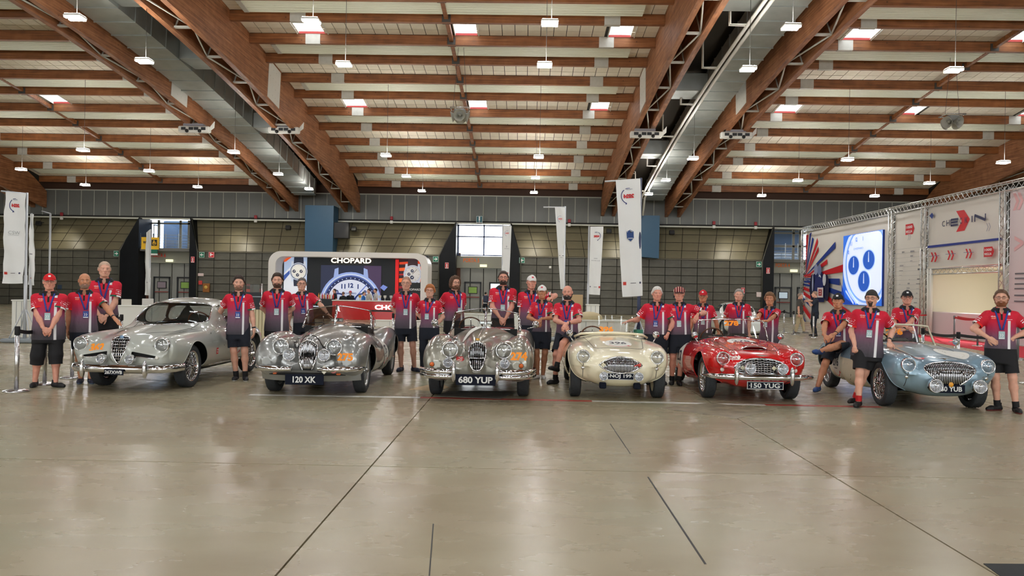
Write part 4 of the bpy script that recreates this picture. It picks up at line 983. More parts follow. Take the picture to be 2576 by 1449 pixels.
# ---------------------------------------------------------------- grey flared-wing roadsters
def xk(loc, rz, label, o):
    t = thing('classic_car', label, 'car', loc, rz, 'classic cars in the line-up'); P_ = o['paint']
    main = stations([(-.66, 0, .50, .42, .34, .25), (-.62, 0, .60, .44, .29, .40), (-.4, 0, .66, .45, .25, .52), (0, 0, .72, .46, .22, .58), (.6, 0, .80, .48, .2, .62), (1.1, 0, .86, .5, .2, .66), (1.7, 0, .84, .5, .2, .68), (2.3, 0, .88, .52, .22, .66), (2.9, 0, .80, .52, .26, .58), (3.35, 0, .64, .5, .34, .42), (3.55, 0, .52, .46, .42, .18)])
    gw = o['gw']
    hood = stations([(-.675, 0, .70, .60, .46, gw * .55), (-.66, 0, .82, .61, .38, gw * .86), (-.60, 0, .875, .62, .36, gw * 1.04), (-.45, 0, .905, .62, .36, gw * 1.3), (-.1, 0, .945, .62, .36, gw * 1.9), (.4, 0, .985, .62, .36, gw * 2.5), (.95, 0, 1.005, .62, .36, .49), (1.3, 0, .93, .6, .36, .56), (1.6, 0, .8, .6, .4, .5)])
    fen = stations([(-.735, .585, .58, .53, .46, .07), (-.715, .585, .68, .54, .42, .14), (-.62, .588, .825, .56, .34, .195), (-.42, .592, .89, .57, .27, .222), (-.12, .595, .92, .58, .23, .230), (.2, .597, .915, .57, .22, .228), (.6, .60, .85, .54, .21, .21), (1.05, .605, .735, .48, .2, .185), (1.5, .61, .645, .44, .2, .16), (1.85, .61, .61, .44, .2, .15)])
    lampp = stations([(-.66, .39, .84, .735, .63, .095), (-.645, .39, .86, .735, .61, .122), (-.45, .395, .865, .735, .60, .13), (-.1, .41, .86, .735, .6, .12), (.25, .43, .80, .72, .62, .05)])
    ren = stations([(1.75, .61, .62, .5, .22, .12), (2.05, .612, .80, .52, .24, .19), (2.45, .612, .895, .54, .26, .212), (2.8, .605, .87, .54, .3, .2), (3.2, .57, .72, .52, .36, .15), (3.45, .54, .58, .5, .42, .06)])
    def f(P):
        a = smin(pod(P, main, 2.6), pod(P, hood, 2.3), .16); b = smin(pod(P, fen, 2.2, True), pod(P, lampp, 2.0, True), .06)
        return smin(smin(a, b, .10), pod(P, ren, 2.3, True), .11)
    car = Car(f, (-.86, -.78, .14), (.86, 3.6, 1.06), .021)
    gt, gb, gmid = o['gz']; W = gw
    wz = lambda z: W * np.clip(np.where(z > gmid, 1 - np.abs((z - gmid) / (gt - gmid)) ** 3.2, 1 - .55 * np.clip((gmid - z) / (gmid - gb), 0, 1) ** 1.6), 0, 1)
    zt = lambda x: gmid + (gt - gmid) * np.clip(1 - np.abs(x) / W, 0, 1) ** (1 / 3.2); zb = lambda x: np.where(np.abs(x) < .45 * W, gb, gmid - (gmid - gb) * np.clip((1 - np.abs(x) / W) / .55, 0, 1) ** (1 / 1.6))
    g = lambda V: np.maximum(np.maximum(np.abs(V[:, 0]) - wz(V[:, 2]), gb - V[:, 2]), V[:, 1] + .3)
    g2 = lambda V: np.maximum(g(V), V[:, 2] - gt)
    Vg, Tg, _ = clip(car.V, car.T, -g2(car.V)); car.V, car.T, _ = clip(car.V, car.T, g2(car.V))
    for L in [L for L in loops_of(car.V, car.T) if L[:, 1].max() < -.25 and len(L) > 15]: car.trim('grille_surround', L, .014, CHROME, t)
    Vb = Vg.copy(); Vb[:, 1] += .06; mk_tri('grille_backing', Vb, Tg, UNDER, t)
    gs = bpy.data.objects.new('grille', None); COL.objects.link(gs); gs.parent = t
    for x in np.linspace(-W * .9, W * .9, o['slats']):
        m1 = grille_slats(car, lambda q: float(zt(q)), lambda q: float(zb(q)), W, [x], .0062, .004)
        if m1.n: mk('slat', m1, CHROME, gs)
    common(car, t, 2.59, 1.33, 1.31, .335, .17, o['rim'], P_, .40, None, cockpit_cut(1.2, 2.15, .52, .66, 3.2))
    chassis(t, 2.59, -.55, 3.4, .5); car.body(P_, t)
    yy = np.linspace(-.5, .95, 26)
    for s in (-1, 1):
        seam(car, t, [(s * np.interp(y, [-.5, 0, .95], [.17, .33, .46]), y, 1.1) for y in yy], (0, 0, -1), .005)
        seam(car, t, [(s * 1.0, y, z) for y, z in [(1.12, .8), (1.1, .55), (1.12, .3), (1.6, .27), (1.95, .3), (2.0, .55), (1.98, .8)]], (-s, 0, 0), .004, 'door_seam')
        q = car.surf([(s * .39, -1.2, .735)], (0, 1, 0))[0]; headlamp(t, q + np.array([0, -.02, 0]), .106, depth=.07)
        q = car.surf([(s * .60, -.42, 1.4)], (0, 0, -1))[0]; mk('wing_lamp', MB().sphere(q + np.array([0, .02, .005]), (.026, .06, .022), 10, 6), CHROME, t)
    mk('cockpit_floor', MB().box((0, 1.7, .32), (1.06, 1.0, .06)).box((0, 1.18, .66), (1.06, .05, .6)).box((0, 2.2, .6), (1.04, .05, .5)), UNDER, t)
    mk('dashboard', MB().box((0, 1.24, .84), (1.0, .05, .2), bev=.02), LEATHER, t)
    for s in (-1, 1): seat(t, s * .27, 1.72, .46, o['seat'])
    steering(t, -.27, 1.42, .96, .2)
    hw, y0, zs = .585, 1.02, .97
    for s in (-1, 1):
        P = [[(s * u * (hw - .05 * v) , y0 + .20 * u + v * .17, zs - .03 * u + v * (.33 - .055 * u * u)) for u in np.linspace(.02, 1, 7)] for v in np.linspace(0, 1, 4)]
        pane(t, 'windscreen', P, SCREEN, .009, CHROME)
        mk('wiper', MB().tube([(s * .15, .98, .985), (s * .2, .99, 1.02), (s * .5, 1.08, 1.0)], .005, 5), PLATEK, t)
        sd = MB().tube([(s * (hw - .0), y0 + .2, zs - .05), (s * (hw - .05), y0 + .37, zs + .25)], .016, 8); mk('screen_pillar', sd, CHROME, t)
        P = [[(s * (hw + .01 - .03 * v), y0 + .26 + u * .28 + v * .08, zs - .02 + v * .2 * (1 - .4 * u)) for u in np.linspace(0, 1, 4)] for v in np.linspace(0, 1, 3)]
        pane(t, 'wind_deflector', P, SCREEN, .006, CHROME)
    mk('centre_pillar', MB().tube([(0, y0 - .015, zs - .02), (0, y0 + .16, zs + .345)], .014, 8), CHROME, t)
    mk('rear_view_mirror', MB().box((.0, 1.2, 1.06), (.22, .03, .06), bev=.015), CHROME, t)
    for s in (-1, 1): q = car.surf([(s * .05, 2.35, 1.5)], (0, 0, -1))[0]
    return t, car
GUN = paint('gunmetal_paint', srgb(150, 152, 150), .5, .28); PEWTER = paint('pewter_paint', srgb(152, 150, 138), .5, .28)
REDL_ = mat('red_leather', srgb(110, 26, 34), .5)
# car 275
t, car = xk((-3.165, 12.28, 0), math.radians(0.6), 'gunmetal grey open roadster numbered 275 with slim oval grille and split bumper', dict(paint=GUN, gw=.135, gz=(.845, .36, .68), slats=13, rim='silver', seat=LEATHER))
CARS['x275'] = (t, car)
number_plate(t, '120 XK', (0, -.83, .275), .56, .15, False, .6)
for s in (-1, 1):
    pts = [(s * x, y, .425) for x, y in [(.80, -.50), (.74, -.66), (.6, -.78), (.4, -.83), (.19, -.84)]]
    mk('half_bumper', MB().tube(pts, [.02, .045, .05, .05, .04], 8, flat=.9), CHROME, t); mk('bumper_bead', MB().tube([(a, b - .02, c + .0) for a, b, c in pts], .012, 6), CHROME, t)
    q = car.surf([(s * .245, -1.3, .60)], (0, 1, 0))[0]; spot(t, (s * .255, min(q[1], -.5) - .12, .625), .082, stalk=(s * .25, -.6, .47))
    mk('indicator', MB().box((s * .46, -.70, .345), (.07, .05, .025), bev=.01), AMBER, t)
mk('apron', MB().grid([[(x, -.75 + .26 * abs(x / .75) ** 3 + (.10 * (1 - v)), .23 + v * .17) for x in np.linspace(-.74, .74, 21)] for v in (0, .35, .7, 1)]), GUN, t)
mk('apron_slot', MB().grid([[(x, -.775 + .26 * abs(x / .75) ** 3, .325 + v * .045 * (1 - abs(x / .6) ** 4)) for x in np.linspace(-.56, .56, 15)] for v in (0, 1)]), UNDER, t)
mk('club_badge', MB().box((.29, -.86, .42), (.09, .012, .09), roty(PI / 4), bev=.004), mat('badge_silver', srgb(210, 205, 190), .3, .5), t)
mk('round_badge', MB().lathe([(.001, .01), (.04, .01), (.045, 0)], (.42, -.85, .415), (0, -1, 0), 20), mat('badge_pink', srgb(206, 130, 130), .3), t)
bonnet_decal(car, t, 'race_number', [txt_item('275', .115, .23, (0, 0), 0, .05)], (.56, -1.1, .60), [ORNG], b=(0, 0, 1), d=(0, 1, 0))
bonnet_decal(car, t, 'door_roundel', roundel('275', .2, .25), (1.2, 1.55, .52), [DECALW, DECALB, DECALR], a=(0, 1, 0), b=(0, 0, 1), d=(-1, 0, 0))
seam(car, t, [(x, -.42 - .10 * (1 - (x / .28) ** 2), 1.2) for x in np.linspace(-.27, .27, 15)], (0, 0, -1), .009, 'bonnet_strap', LEATHER, .004)
for s in (-1, 1): seam(car, t, [(s * .27, -.42 + .02 * i, 1.2) for i in range(8)], (0, 0, -1), .012, 'bonnet_strap', LEATHER, .004)
qn = car.surf([(0, -1.2, .895)], (0, 1, 0))[0]; mk('nose_badge', MB().sphere(qn, (.03, .012, .022), 12, 6), CHROME, t)
# car 274
t, car = xk((-.665, 12.23, 0), math.radians(-1.0), 'pewter grey open roadster numbered 274 with wide ribbed grille and full chrome bumper', dict(paint=PEWTER, gw=.128, gz=(.865, .44, .70), slats=9, rim='silver', seat=REDL_))
CARS['x274'] = (t, car)
number_plate(t, '680 YUP', (0, -.86, .325), .57, .155, False, .86)
for s in (-1, 1):
    pts = [(s * x, y, .40) for x, y in [(.84, -.42), (.80, -.62), (.68, -.78), (.5, -.85), (.29, -.86)]]
    for dz in (-.035, .035): mk('half_bumper', MB().tube([(a, b, c + dz) for a, b, c in pts], [.03, .042, .045, .045, .045], 10, flat=.9), CHROME, t)
    mk('overrider', MB().sphere((s * .31, -.91, .44), (.036, .05, .15), 14, 12), CHROME, t)
    q = car.surf([(s * .41, -1.3, .555)], (0, 1, 0))[0]; spot(t, (s * .41, q[1] - .09, .555), .066, stalk=(s * .41, q[1] + .03, .5))
    q = car.surf([(s * .645, -1.3, .525)], (0, 1, 0))[0]; mk('indicator', MB().lathe([(.034, 0), (.032, .015), (.02, .03), (.001, .034)], q, (0, -1, 0), 18), AMBER, t); mk('indicator_rim', MB().lathe([(.036, -.01), (.042, 0), (.034, .01)], q, (0, -1, 0), 18), CHROME, t)
    mirror_(t, (s * .84, 1.0, 1.05), (s * .70, 1.02, .98), .06)
mk('grille_crossbar', MB().tube(list(car.surf([(x, -1.6, .62) for x in np.linspace(-.15, .15, 9)], (0, 1, 0), 1.8, 120) + np.array([0, -.004, 0])), .008, 6), CHROME, t)
mk('nose_badge', MB().box(car.surf([(0, -1.2, .88)], (0, 1, 0))[0], (.06, .03, .05), bev=.012), mat('badge_gold', srgb(196, 150, 70), .3, .6), t)
seam(car, t, [(0, y, 1.2) for y in np.linspace(-.5, .9, 16)], (0, 0, -1), .006, 'bonnet_strip', CHROME, .003)
bonnet_decal(car, t, 'race_number', [txt_item('274', .12, .24, (0, 0), 0, .05)], (.61, -1.1, .66), [ORNG], b=(0, 0, 1), d=(0, 1, 0))
bonnet_decal(car, t, 'event_sticker', event_badge(.12, .06), (-.245, -1.2, .60), [DECALR, DECALW], b=(0, 0, 1), d=(0, 1, 0))
bonnet_decal(car, t, 'bonnet_flash', [disc_item(.10, .38, 0)], (-.16, .5, .95), [DECALW], a=(1, 0, 0), b=(.25, 1, 0))
# ---------------------------------------------------------------- grey coupe 362
def coupe(loc, rz, label):
    t = thing('classic_car', label, 'car', loc, rz, 'classic cars in the line-up'); P_ = paint('dove_grey_paint', srgb(178, 182, 174), .1, .3)
    main = stations([(-.80, 0, .56, .50, .43, .50), (-.785, 0, .63, .51, .36, .61), (-.72, 0, .72, .52, .30, .69), (-.58, 0, .785, .53, .26, .745), (-.2, 0, .845, .54, .24, .79), (.4, 0, .89, .54, .22, .805), (.9, 0, .915, .54, .21, .81), (1.6, 0, .90, .54, .21, .815), (2.3, 0, .90, .54, .22, .80), (2.9, 0, .82, .54, .26, .72), (3.25, 0, .68, .52, .34, .56), (3.38, 0, .56, .5, .42, .3)])
    hood = stations([(-.815, 0, .68, .58, .47, .10), (-.79, 0, .775, .6, .43, .16), (-.65, 0, .845, .62, .42, .24), (-.3, 0, .915, .64, .44, .36), (.2, 0, .975, .66, .5, .46), (.7, 0, .995, .68, .5, .54), (1.0, 0, .95, .68, .5, .5), (1.3, 0, .8, .68, .5, .4)])
    fen = stations([(-.70, .62, .76, .705, .62, .07), (-.68, .62, .815, .705, .56, .125), (-.56, .62, .845, .69, .47, .16), (-.3, .63, .86, .64, .4, .17), (.3, .635, .865, .6, .35, .165), (.9, .64, .85, .58, .3, .16), (1.5, .64, .80, .55, .3, .15)])
    ren = stations([(1.7, .62, .80, .6, .3, .14), (2.2, .62, .90, .6, .3, .175), (2.6, .615, .90, .6, .3, .175), (3.0, .58, .80, .6, .36, .14), (3.25, .56, .66, .58, .46, .05)])
    roof = stations([(.56, 0, .90, .8, .6, .54), (.68, 0, .97, .84, .6, .67), (.9, 0, 1.19, .86, .6, .71), (1.15, 0, 1.34, .86, .6, .72), (1.6, 0, 1.39, .86, .6, .715), (2.0, 0, 1.375, .86, .6, .69), (2.4, 0, 1.28, .86, .6, .62), (2.75, 0, 1.10, .86, .6, .54), (3.0, 0, .93, .8, .6, .4)])
    def f(P):
        a = smin(pod(P, main, 3.0), pod(P, hood, 2.3), .12); b = smin(pod(P, fen, 2.2, True), pod(P, ren, 2.3, True), .05)
        return smin(smin(a, b, .10), pod(P, roof, 2.7), .07)
    car = Car(f, (-.86, -.86, .15), (.86, 3.44, 1.44), .022)
    # windows: glass is the cut-out piece of the shell itself
    sup = lambda u, v, n=5: ((np.abs(u) ** n + np.abs(v) ** n) ** (1 / n) - 1)
    ws = lambda V: np.maximum(sup(V[:, 0] / (.665 - .12 * (V[:, 2] - .95) / .33), (V[:, 2] - 1.135) / .17) * .2, V[:, 1] - 1.32)
    sw = lambda V: np.maximum(sup((V[:, 1] - 1.62 - (1.1 - V[:, 2]) * .35) / (.36), (V[:, 2] - 1.10) / .165, 4) * .2, .4 - np.abs(V[:, 0]))
    qw = lambda V: np.maximum(sup((V[:, 1] - 2.22) / .17, (V[:, 2] - 1.10) / .14, 3) * .15, .35 - np.abs(V[:, 0]))
    bw = lambda V: np.maximum(sup(V[:, 0] / .44, (V[:, 2] - 1.14) / .13, 4) * .2, 2.35 - V[:, 1])
    for nm, g in (('windscreen', ws), ('side_window', sw), ('quarter_window', qw), ('rear_window', bw)):
        V, T = car.part(nm, g, SCREEN, t)
        for L in [L for L in loops_of(V, T) if len(L) > 15]: car.trim('window_trim', L, .013 if nm == 'windscreen' else .009, CHROME, t)
    # shield grille
    zt_, zb_ = .825, .42
    wz = lambda z: np.interp(z, [zb_, .455, .575, .765, .81, zt_], [.012, .030, .088, .128, .118, .05])
    g2 = lambda V: np.maximum(np.maximum(np.maximum(np.abs(V[:, 0]) - wz(V[:, 2]), zb_ - V[:, 2]), V[:, 2] - zt_), V[:, 1] + .45)
    Vg, Tg, _ = clip(car.V, car.T, -g2(car.V)); car.V, car.T, _ = clip(car.V, car.T, g2(car.V))
    for L in [L for L in loops_of(car.V, car.T) if L[:, 1].max() < -.4 and len(L) > 15]: car.trim('grille_surround', L, .013, CHROME, t)
    Vb = Vg.copy(); Vb[:, 1] += .05; mk_tri('grille_backing', Vb, Tg, UNDER, t)
    gs = bpy.data.objects.new('grille', None); COL.objects.link(gs); gs.parent = t
    for z in np.linspace(.46, .795, 9):
        ww = wz(z) - .006; Q = car.surf([(x, -1.6, z) for x in np.linspace(-ww, ww, 7)], (0, 1, 0), 1.8, 120); mk('slat', MB().tube(list(Q), .006, 5), CHROME, gs)
    up = MB()
    for x in np.linspace(-.1, .1, 7):
        z0 = np.interp(abs(x), [.012, .030, .088, .128], [zb_, .455, .575, .765]); Q = car.surf([(x, -1.6, z) for z in np.linspace(z0, .805, 7)], (0, 1, 0), 1.8, 120); up.tube(list(Q + np.array([0, .012, 0])), .004, 4)
    mk('uprights', up, CHROME, gs, kind='stuff')
    # dark side slots beside the grille
    for s in (-1, 1):
        sl = lambda V: np.maximum(np.maximum(np.abs(V[:, 2] - (.555 - .03 * (s * V[:, 0] - .37) / .25)) - (.034 - .02 * np.clip((s * V[:, 0] - .2) / .38, 0, 1)), np.abs(s * V[:, 0] - .385) - .20), V[:, 1] + .4)
        V, T, _ = clip(car.V, car.T, -sl(car.V)); car.V, car.T, _ = clip(car.V, car.T, sl(car.V)); V = V.copy(); V[:, 1] += .05; mk_tri('slot_backing', V, T, UNDER, t)
        Q = car.surf([(s * x, -1.6, .545 - .03 * (x - .37) / .25 - .02) for x in np.linspace(.2, .56, 9)], (0, 1, 0), 1.8, 120); mk('slot_bar', MB().tube(list(Q), .009, 6), CHROME, t)
    common(car, t, 2.5, 1.34, 1.33, .335, .17, 'chrome', P_, .385)
    chassis(t, 2.5, -.65, 3.2, .52); car.body(P_, t)
    for s in (-1, 1):
        q = car.surf([(s * .62, -1.3, .71)], (0, 1, 0))[0]; headlamp(t, q + np.array([0, -.02, 0]), .098, depth=.07)
        spot(t, (s * .215, -.90, .505), .062, stalk=(s * .22, -.74, .50))
        q = car.surf([(s * .575, -1.3, .525)], (0, 1, 0))[0]; mk('side_lamp', MB().lathe([(.026, 0), (.026, .02), (.016, .032), (.001, .035)], q, (0, -1, 0), 16), DECALW, t)
        mk('overrider', MB().sphere((s * .47, -.95, .365), (.038, .05, .135), 14, 12), CHROME, t)
        seam(car, t, [(s * 1.0, y, z) for y, z in [(1.02, .9), (1.0, .6), (1.02, .34), (1.5, .31), (2.0, .33), (2.06, .6), (2.02, .9)]], (-s, 0, 0), .004, 'door_seam')
        seam(car, t, [(s * 1.0, y, .30) for y in np.linspace(.62, 1.9, 12)], (-s, 0, 0), .011, 'sill_trim', CHROME, .004)
        seam(car, t, [(s * np.interp(y, [-.45, 0, .72], [.22, .42, .52]), y, 1.2) for y in np.linspace(-.45, .72, 20)], (0, 0, -1), .004)
        mk('wiper', MB().tube([(s * .12 - .1, .70, .965), (s * .12 - .08, .72, .99), (s * .12 + .32, .78, 1.0)], .006, 5), PLATEK, t)
    pts = [(-.82, -.42, .36), (-.80, -.66, .36), (-.66, -.84, .36), (-.4, -.90, .36), (0, -.915, .36), (.4, -.90, .36), (.66, -.84, .36), (.80, -.66, .36), (.82, -.42, .36)]
    P = []
    for i, p in enumerate(pts):
        q = np.array(p); d = _n(np.array([0, .4, 0]) - q * np.array([1, 1, 0])); P.append([q + d * .04 + np.array([0, 0, -.06]), q + np.array([0, 0, -.05]), q - d * .012 + np.array([0, 0, 0.0]), q + np.array([0, 0, .05]), q + d * .04 + np.array([0, 0, .06])])
    mk('front_bumper', MB().grid(P), CHROME, t)
    number_plate(t, '267XWB', (.0, -.94, .315), .29, .085, False, .9)
    mk('cabin_floor', MB().box((0, 1.6, .32), (1.3, 1.9, .06)).box((0, .78, .62), (1.3, .06, .56)).box((0, 2.5, .66), (1.3, .1, .5)), UNDER, t)
    mk('dashboard', MB().box((0, .92, .88), (1.16, .2, .12), bev=.04), mat('dash_grey', srgb(120, 122, 116), .4), t)
    for s in (-1, 1): seat(t, s * .32, 1.55, .48, LEATHER, .5)
    steering(t, .32, 1.2, .97, .2)
    bonnet_decal(car, t, 'race_number', [txt_item('362', .12, .22, (0, 0), 0, .05, .06)], (-.36, -1.2, .66), [ORNG], b=(0, 0, 1), d=(0, 1, 0))
    bonnet_decal(car, t, 'event_sticker', [(np.array([(-.04, -.05), (.04, -.05), (.04, .05), (-.04, .05)]), [(0, 1, 2, 3)], 0), txt_item('1000', .026, .06, (0, .018), 1), txt_item('MIGLIA', .026, .06, (0, -.018), 1)], (1.2, .72, .52), [DECALR, DECALW], a=(0, 1, 0), b=(0, 0, 1), d=(-1, 0, 0))
    bonnet_decal(car, t, 'door_roundel', roundel('362', .2, .26), (1.2, 1.55, .6), [DECALW, DECALB, DECALR], a=(0, 1, 0), b=(0, 0, 1), d=(-1, 0, 0))
    qn = car.surf([(0, -1.3, .815)], (0, 1, 0))[0]; mk('nose_badge', MB().sphere(qn, (.035, .02, .03), 14, 8), mat('badge_blue', srgb(120, 150, 180), .3, .5), t)
    return t, car
CARS['coupe'] = coupe((-5.97, 12.52, 0), math.radians(-1.8), 'dove grey closed coupe numbered 362 with shield grille')
# ================================================================ PEOPLE
def skin(name, c): return mat('skin_' + name, c, 0.5, noise=.06, nscale=25, spec=.35)
SKINS = {'fair': skin('fair', srgb(226, 172, 148)), 'pink': skin('pink', srgb(224, 160, 138)), 'tan': skin('tan', srgb(202, 142, 108)), 'deep': skin('deep', srgb(176, 112, 82))}
LIPM = mat('lips', srgb(176, 96, 88), .4); EYEW = mat('eye_white', srgb(206, 196, 190), .3); IRIS = mat('iris', srgb(52, 44, 40), .2); TEETH = mat('teeth', srgb(240, 236, 226), .3)
BLACKC = mat('black_cloth', srgb(20, 20, 24), .8, bump=.2, bscale=40); NAVYC = mat('navy_cloth', srgb(22, 28, 40), .85, noise=.15, nscale=12, bump=.3, bscale=25)
GLASSF = mat('glasses_frame', srgb(28, 26, 28), .3); LANY = mat('lanyard_blue', srgb(34, 62, 150), .6, noise=.35, nscale=60)
BADGEB = mat('badge_blue_card', srgb(24, 66, 150), .35); BADGEP = mat('badge_pale_card', srgb(168, 198, 202), .3); PRINTW = mat('print_white', srgb(240, 242, 244), .4)
def m_shirt():
    k = NT('team_shirt', 0.75); a = k.n('Attribute'); a.attribute_name = 'tc'; sp = k.n('SeparateXYZ'); k.lk(a.outputs['Vector'], sp.inputs[0]); x, z, q = sp.outputs
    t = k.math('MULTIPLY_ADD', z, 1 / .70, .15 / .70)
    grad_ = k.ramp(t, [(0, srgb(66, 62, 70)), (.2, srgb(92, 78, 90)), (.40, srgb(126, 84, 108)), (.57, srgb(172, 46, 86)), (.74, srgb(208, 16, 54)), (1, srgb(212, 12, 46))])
    front = k.math('LESS_THAN', k.math('ABSOLUTE', q), .5); slv = k.math('GREATER_THAN', q, .8); ts = k.math('SUBTRACT', q, 2.0)
    stripe = k.math('MULTIPLY', front, k.math('MULTIPLY', k.band(x, .072, .104), k.math('MAXIMUM', k.math('LESS_THAN', z, .375), k.band(z, .455, .60))))
    c = k.mix(stripe, grad_, srgb(236, 236, 238))
    thin = k.math('MULTIPLY', front, k.math('MULTIPLY', k.band(x, .05, .125), k.band(z, .39, .396))); c = k.mix(k.math('MULTIPLY', thin, .7), c, srgb(240, 220, 226))
    lg1 = k.math('MULTIPLY', front, k.math('MULTIPLY', k.band(x, -.125, -.06), k.band(z, .43, .44))); lg2 = k.math('MULTIPLY', front, k.math('MULTIPLY', k.band(x, -.12, -.065), k.math('MAXIMUM', k.band(z, .398, .408), k.band(z, .412, .42))))
    ns = k.n('TexNoise'); ns.inputs['Scale'].default_value = 90; k.lk(a.outputs['Vector'], ns.inputs['Vector']); brk = k.math('GREATER_THAN', ns.outputs[0], .42)
    c = k.mix(k.math('MULTIPLY', lg1, brk), c, srgb(244, 236, 238)); c = k.mix(k.math('MULTIPLY', lg2, brk), c, srgb(246, 150, 120))
    plk = k.math('MULTIPLY', front, k.math('MULTIPLY', k.math('LESS_THAN', k.math('ABSOLUTE', x), .0125), k.math('GREATER_THAN', z, .385))); c = k.mix(plk, c, srgb(18, 16, 20))
    red = srgb(200, 12, 44); c = k.mix(slv, c, red)
    lo = k.math('GREATER_THAN', k.math('ABSOLUTE', x), .5); oc = k.noise(k.coord('Object'), 55, 3); brk2 = k.math('GREATER_THAN', oc, .5)   # print on the outer half of the sleeve: x carries +-(angle share)
    bars = k.math('MAXIMUM', k.band(ts, .33, .355), k.math('MAXIMUM', k.band(ts, .42, .47), k.band(ts, .53, .58)))
    c = k.mix(k.math('MULTIPLY', k.math('MULTIPLY', slv, lo), k.math('MULTIPLY', bars, brk2)), c, srgb(244, 238, 240))
    cuff = k.math('MULTIPLY', slv, k.math('GREATER_THAN', ts, .645)); rgt = k.math('GREATER_THAN', x, 0)
    outer = k.math('GREATER_THAN', k.math('ABSOLUTE', x), .62)
    cc = k.mix(outer, k.mix(rgt, srgb(232, 30, 26), srgb(20, 92, 70)), srgb(240, 240, 240)); c = k.mix(cuff, c, cc)
    k.col(c); n2 = k.noise(k.coord('Object', (1, 1, .55)), 8, 3); k.bump(n2, .9, .035); return k.m
SHIRT = m_shirt()
def blend(P, prims, k, far=.25):
    """smooth union of primitives, each evaluated only near its own box"""
    f = np.full(len(P), far)
    for lo, hi, fn in prims:
        m = ((P > lo - .09) & (P < hi + .09)).all(1)
        if m.any(): f[m] = smin(f[m], fn(P[m]), k)
    return f
def cap_(a, b, ra, rb):
    a = np.asarray(a, float); b = np.asarray(b, float); r = max(ra, rb)
    return (np.minimum(a, b) - r, np.maximum(a, b) + r, lambda P: capsule(P, a, b, ra, rb))
def ell_(c, r, R=None):
    c = np.asarray(c, float); m = max(r); return (c - m, c + m, lambda P: ellipsoid(P, c, r, R))
# ---- head, hands, shoes: modelled once, then placed on each figure
def head_sdf(P):
    x, y, z = P.T; A = np.stack([np.abs(x), y, z], 1)
    f = ellipsoid(A, (0, .012, .035), (.0745, .094, .080))
    f = smin(f, ellipsoid(A, (0, -.022, -.03), (.060, .070, .074)), .035)
    f = smin(f, ellipsoid(A, (0, -.048, -.082), (.036, .034, .030)), .03)
    f = smin(f, capsule(A, (.052, .0, -.055), (.028, -.055, -.092), .020, .018), .025)      # jaw line
    f = smin(f, ellipsoid(A, (.042, -.060, -.016), (.022, .020, .018)), .025)              # cheek
    f = smin(f, capsule(A, (0, -.082, .024), (.046, -.066, .024), .0125, .010), .015)      # brow
    f = smax(f, -ellipsoid(A, (.0315, -.099, .003), (.019, .017, .0125)), .014)            # eye socket
    f = smin(f, capsule(A, (0, -.088, .014), (0, -.110, -.024), .0085, .0125), .010)       # nose
    f = smin(f, ellipsoid(A, (.0125, -.098, -.028), (.0095, .011, .008)), .008)
    f = smin(f, ellipsoid(A, (0, -.078, -.056), (.030, .020, .018)), .015)                 # mouth mound
    f = smax(f, -capsule(A, (0, -.104, -.056), (.022, -.094, -.053), .0035, .003), .005)
    f = smin(f, ellipsoid(A, (.078, .016, -.002), (.010, .020, .031), rotz(-.35)), .008)   # ear
    f = smax(f, -ellipsoid(A, (.088, .010, .002), (.006, .010, .016)), .006)
    return smin(f, capsule(P, (0, .025, -.05), (0, .035, -.16), .052, .056), .03)
HEADV, _q = nets(head_sdf, (-.10, -.135, -.16), (.10, .125, .13), .0056); HEADT = tris(_q)
_skull = lambda P: ellipsoid(P, (0, .012, .035), (.0745, .094, .080))
def hairline(P, style):
    y = P[:, 1]; xs = np.abs(P[:, 0])
    if style == 'long': h = np.interp(y, [-.1, -.06, -.03, 0, .1], [.085, .065, -.02, -.09, -.12])
    elif style in ('bob', 'crop'): h = np.interp(y, [-.1, -.06, -.03, 0, .03, .1], [.062, .05, .012, -.02, -.045, -.07])
    elif style == 'receding': h = np.interp(y, [-.1, -.05, -.01, .02, .05, .1], [.13, .10, .03, -.005, -.04, -.06])
    else: h = np.interp(y, [-.1, -.065, -.04, -.005, .02, .05, .1], [.078, .066, .035, .012, -.015, -.045, -.06])
    return P[:, 2] - h
HAIR = {}
def hair_mesh(style):
    if style in HAIR: return HAIR[style]
    th = {'short': .007, 'quiff': .010, 'long': .024, 'bob': .022, 'crop': .014, 'receding': .005, 'shaved': .002, 'grey': .010}[style]; amp = {'long': .010, 'quiff': .005, 'grey': .003, 'crop': .004}.get(style, .002)
    hs = 'crop' if style == 'crop' else style
    def f(P):
        g = hairline(P, hs); w = np.clip((g + .004) / .035, 0, 1); t = .002 + th * w * w * (3 - 2 * w)
        if style in ('quiff', 'crop', 'grey'): t = t + (.016 if style == 'quiff' else .010) * np.clip((P[:, 2] - .06) / .05, 0, 1) * np.clip((-P[:, 1] + .03) / .08, 0, 1)
        n = np.sin(P[:, 0] * 130 + P[:, 2] * 60) * np.sin(P[:, 1] * 110 + P[:, 0] * 40) * np.sin(P[:, 2] * 140)
        base = head_sdf(P) if style != 'long' else smin(_skull(P), ellipsoid(P, (0, .03, -.04), (.080, .07, .085)), .04)
        return base - t * (1 + .0) - amp * n * w
    V, Q = nets(f, (-.14, -.14, -.16), (.14, .16, .17), .0075); T = tris(Q); V, T, _ = clip(V, T, hairline(V, hs) if style != 'long' else np.maximum(hairline(V, hs), np.minimum(np.abs(V[:, 0]) - .055, .02 - np.abs(V[:, 1] + .0) + .05)))
    HAIR[style] = (V, T); return HAIR[style]
_beard = {}
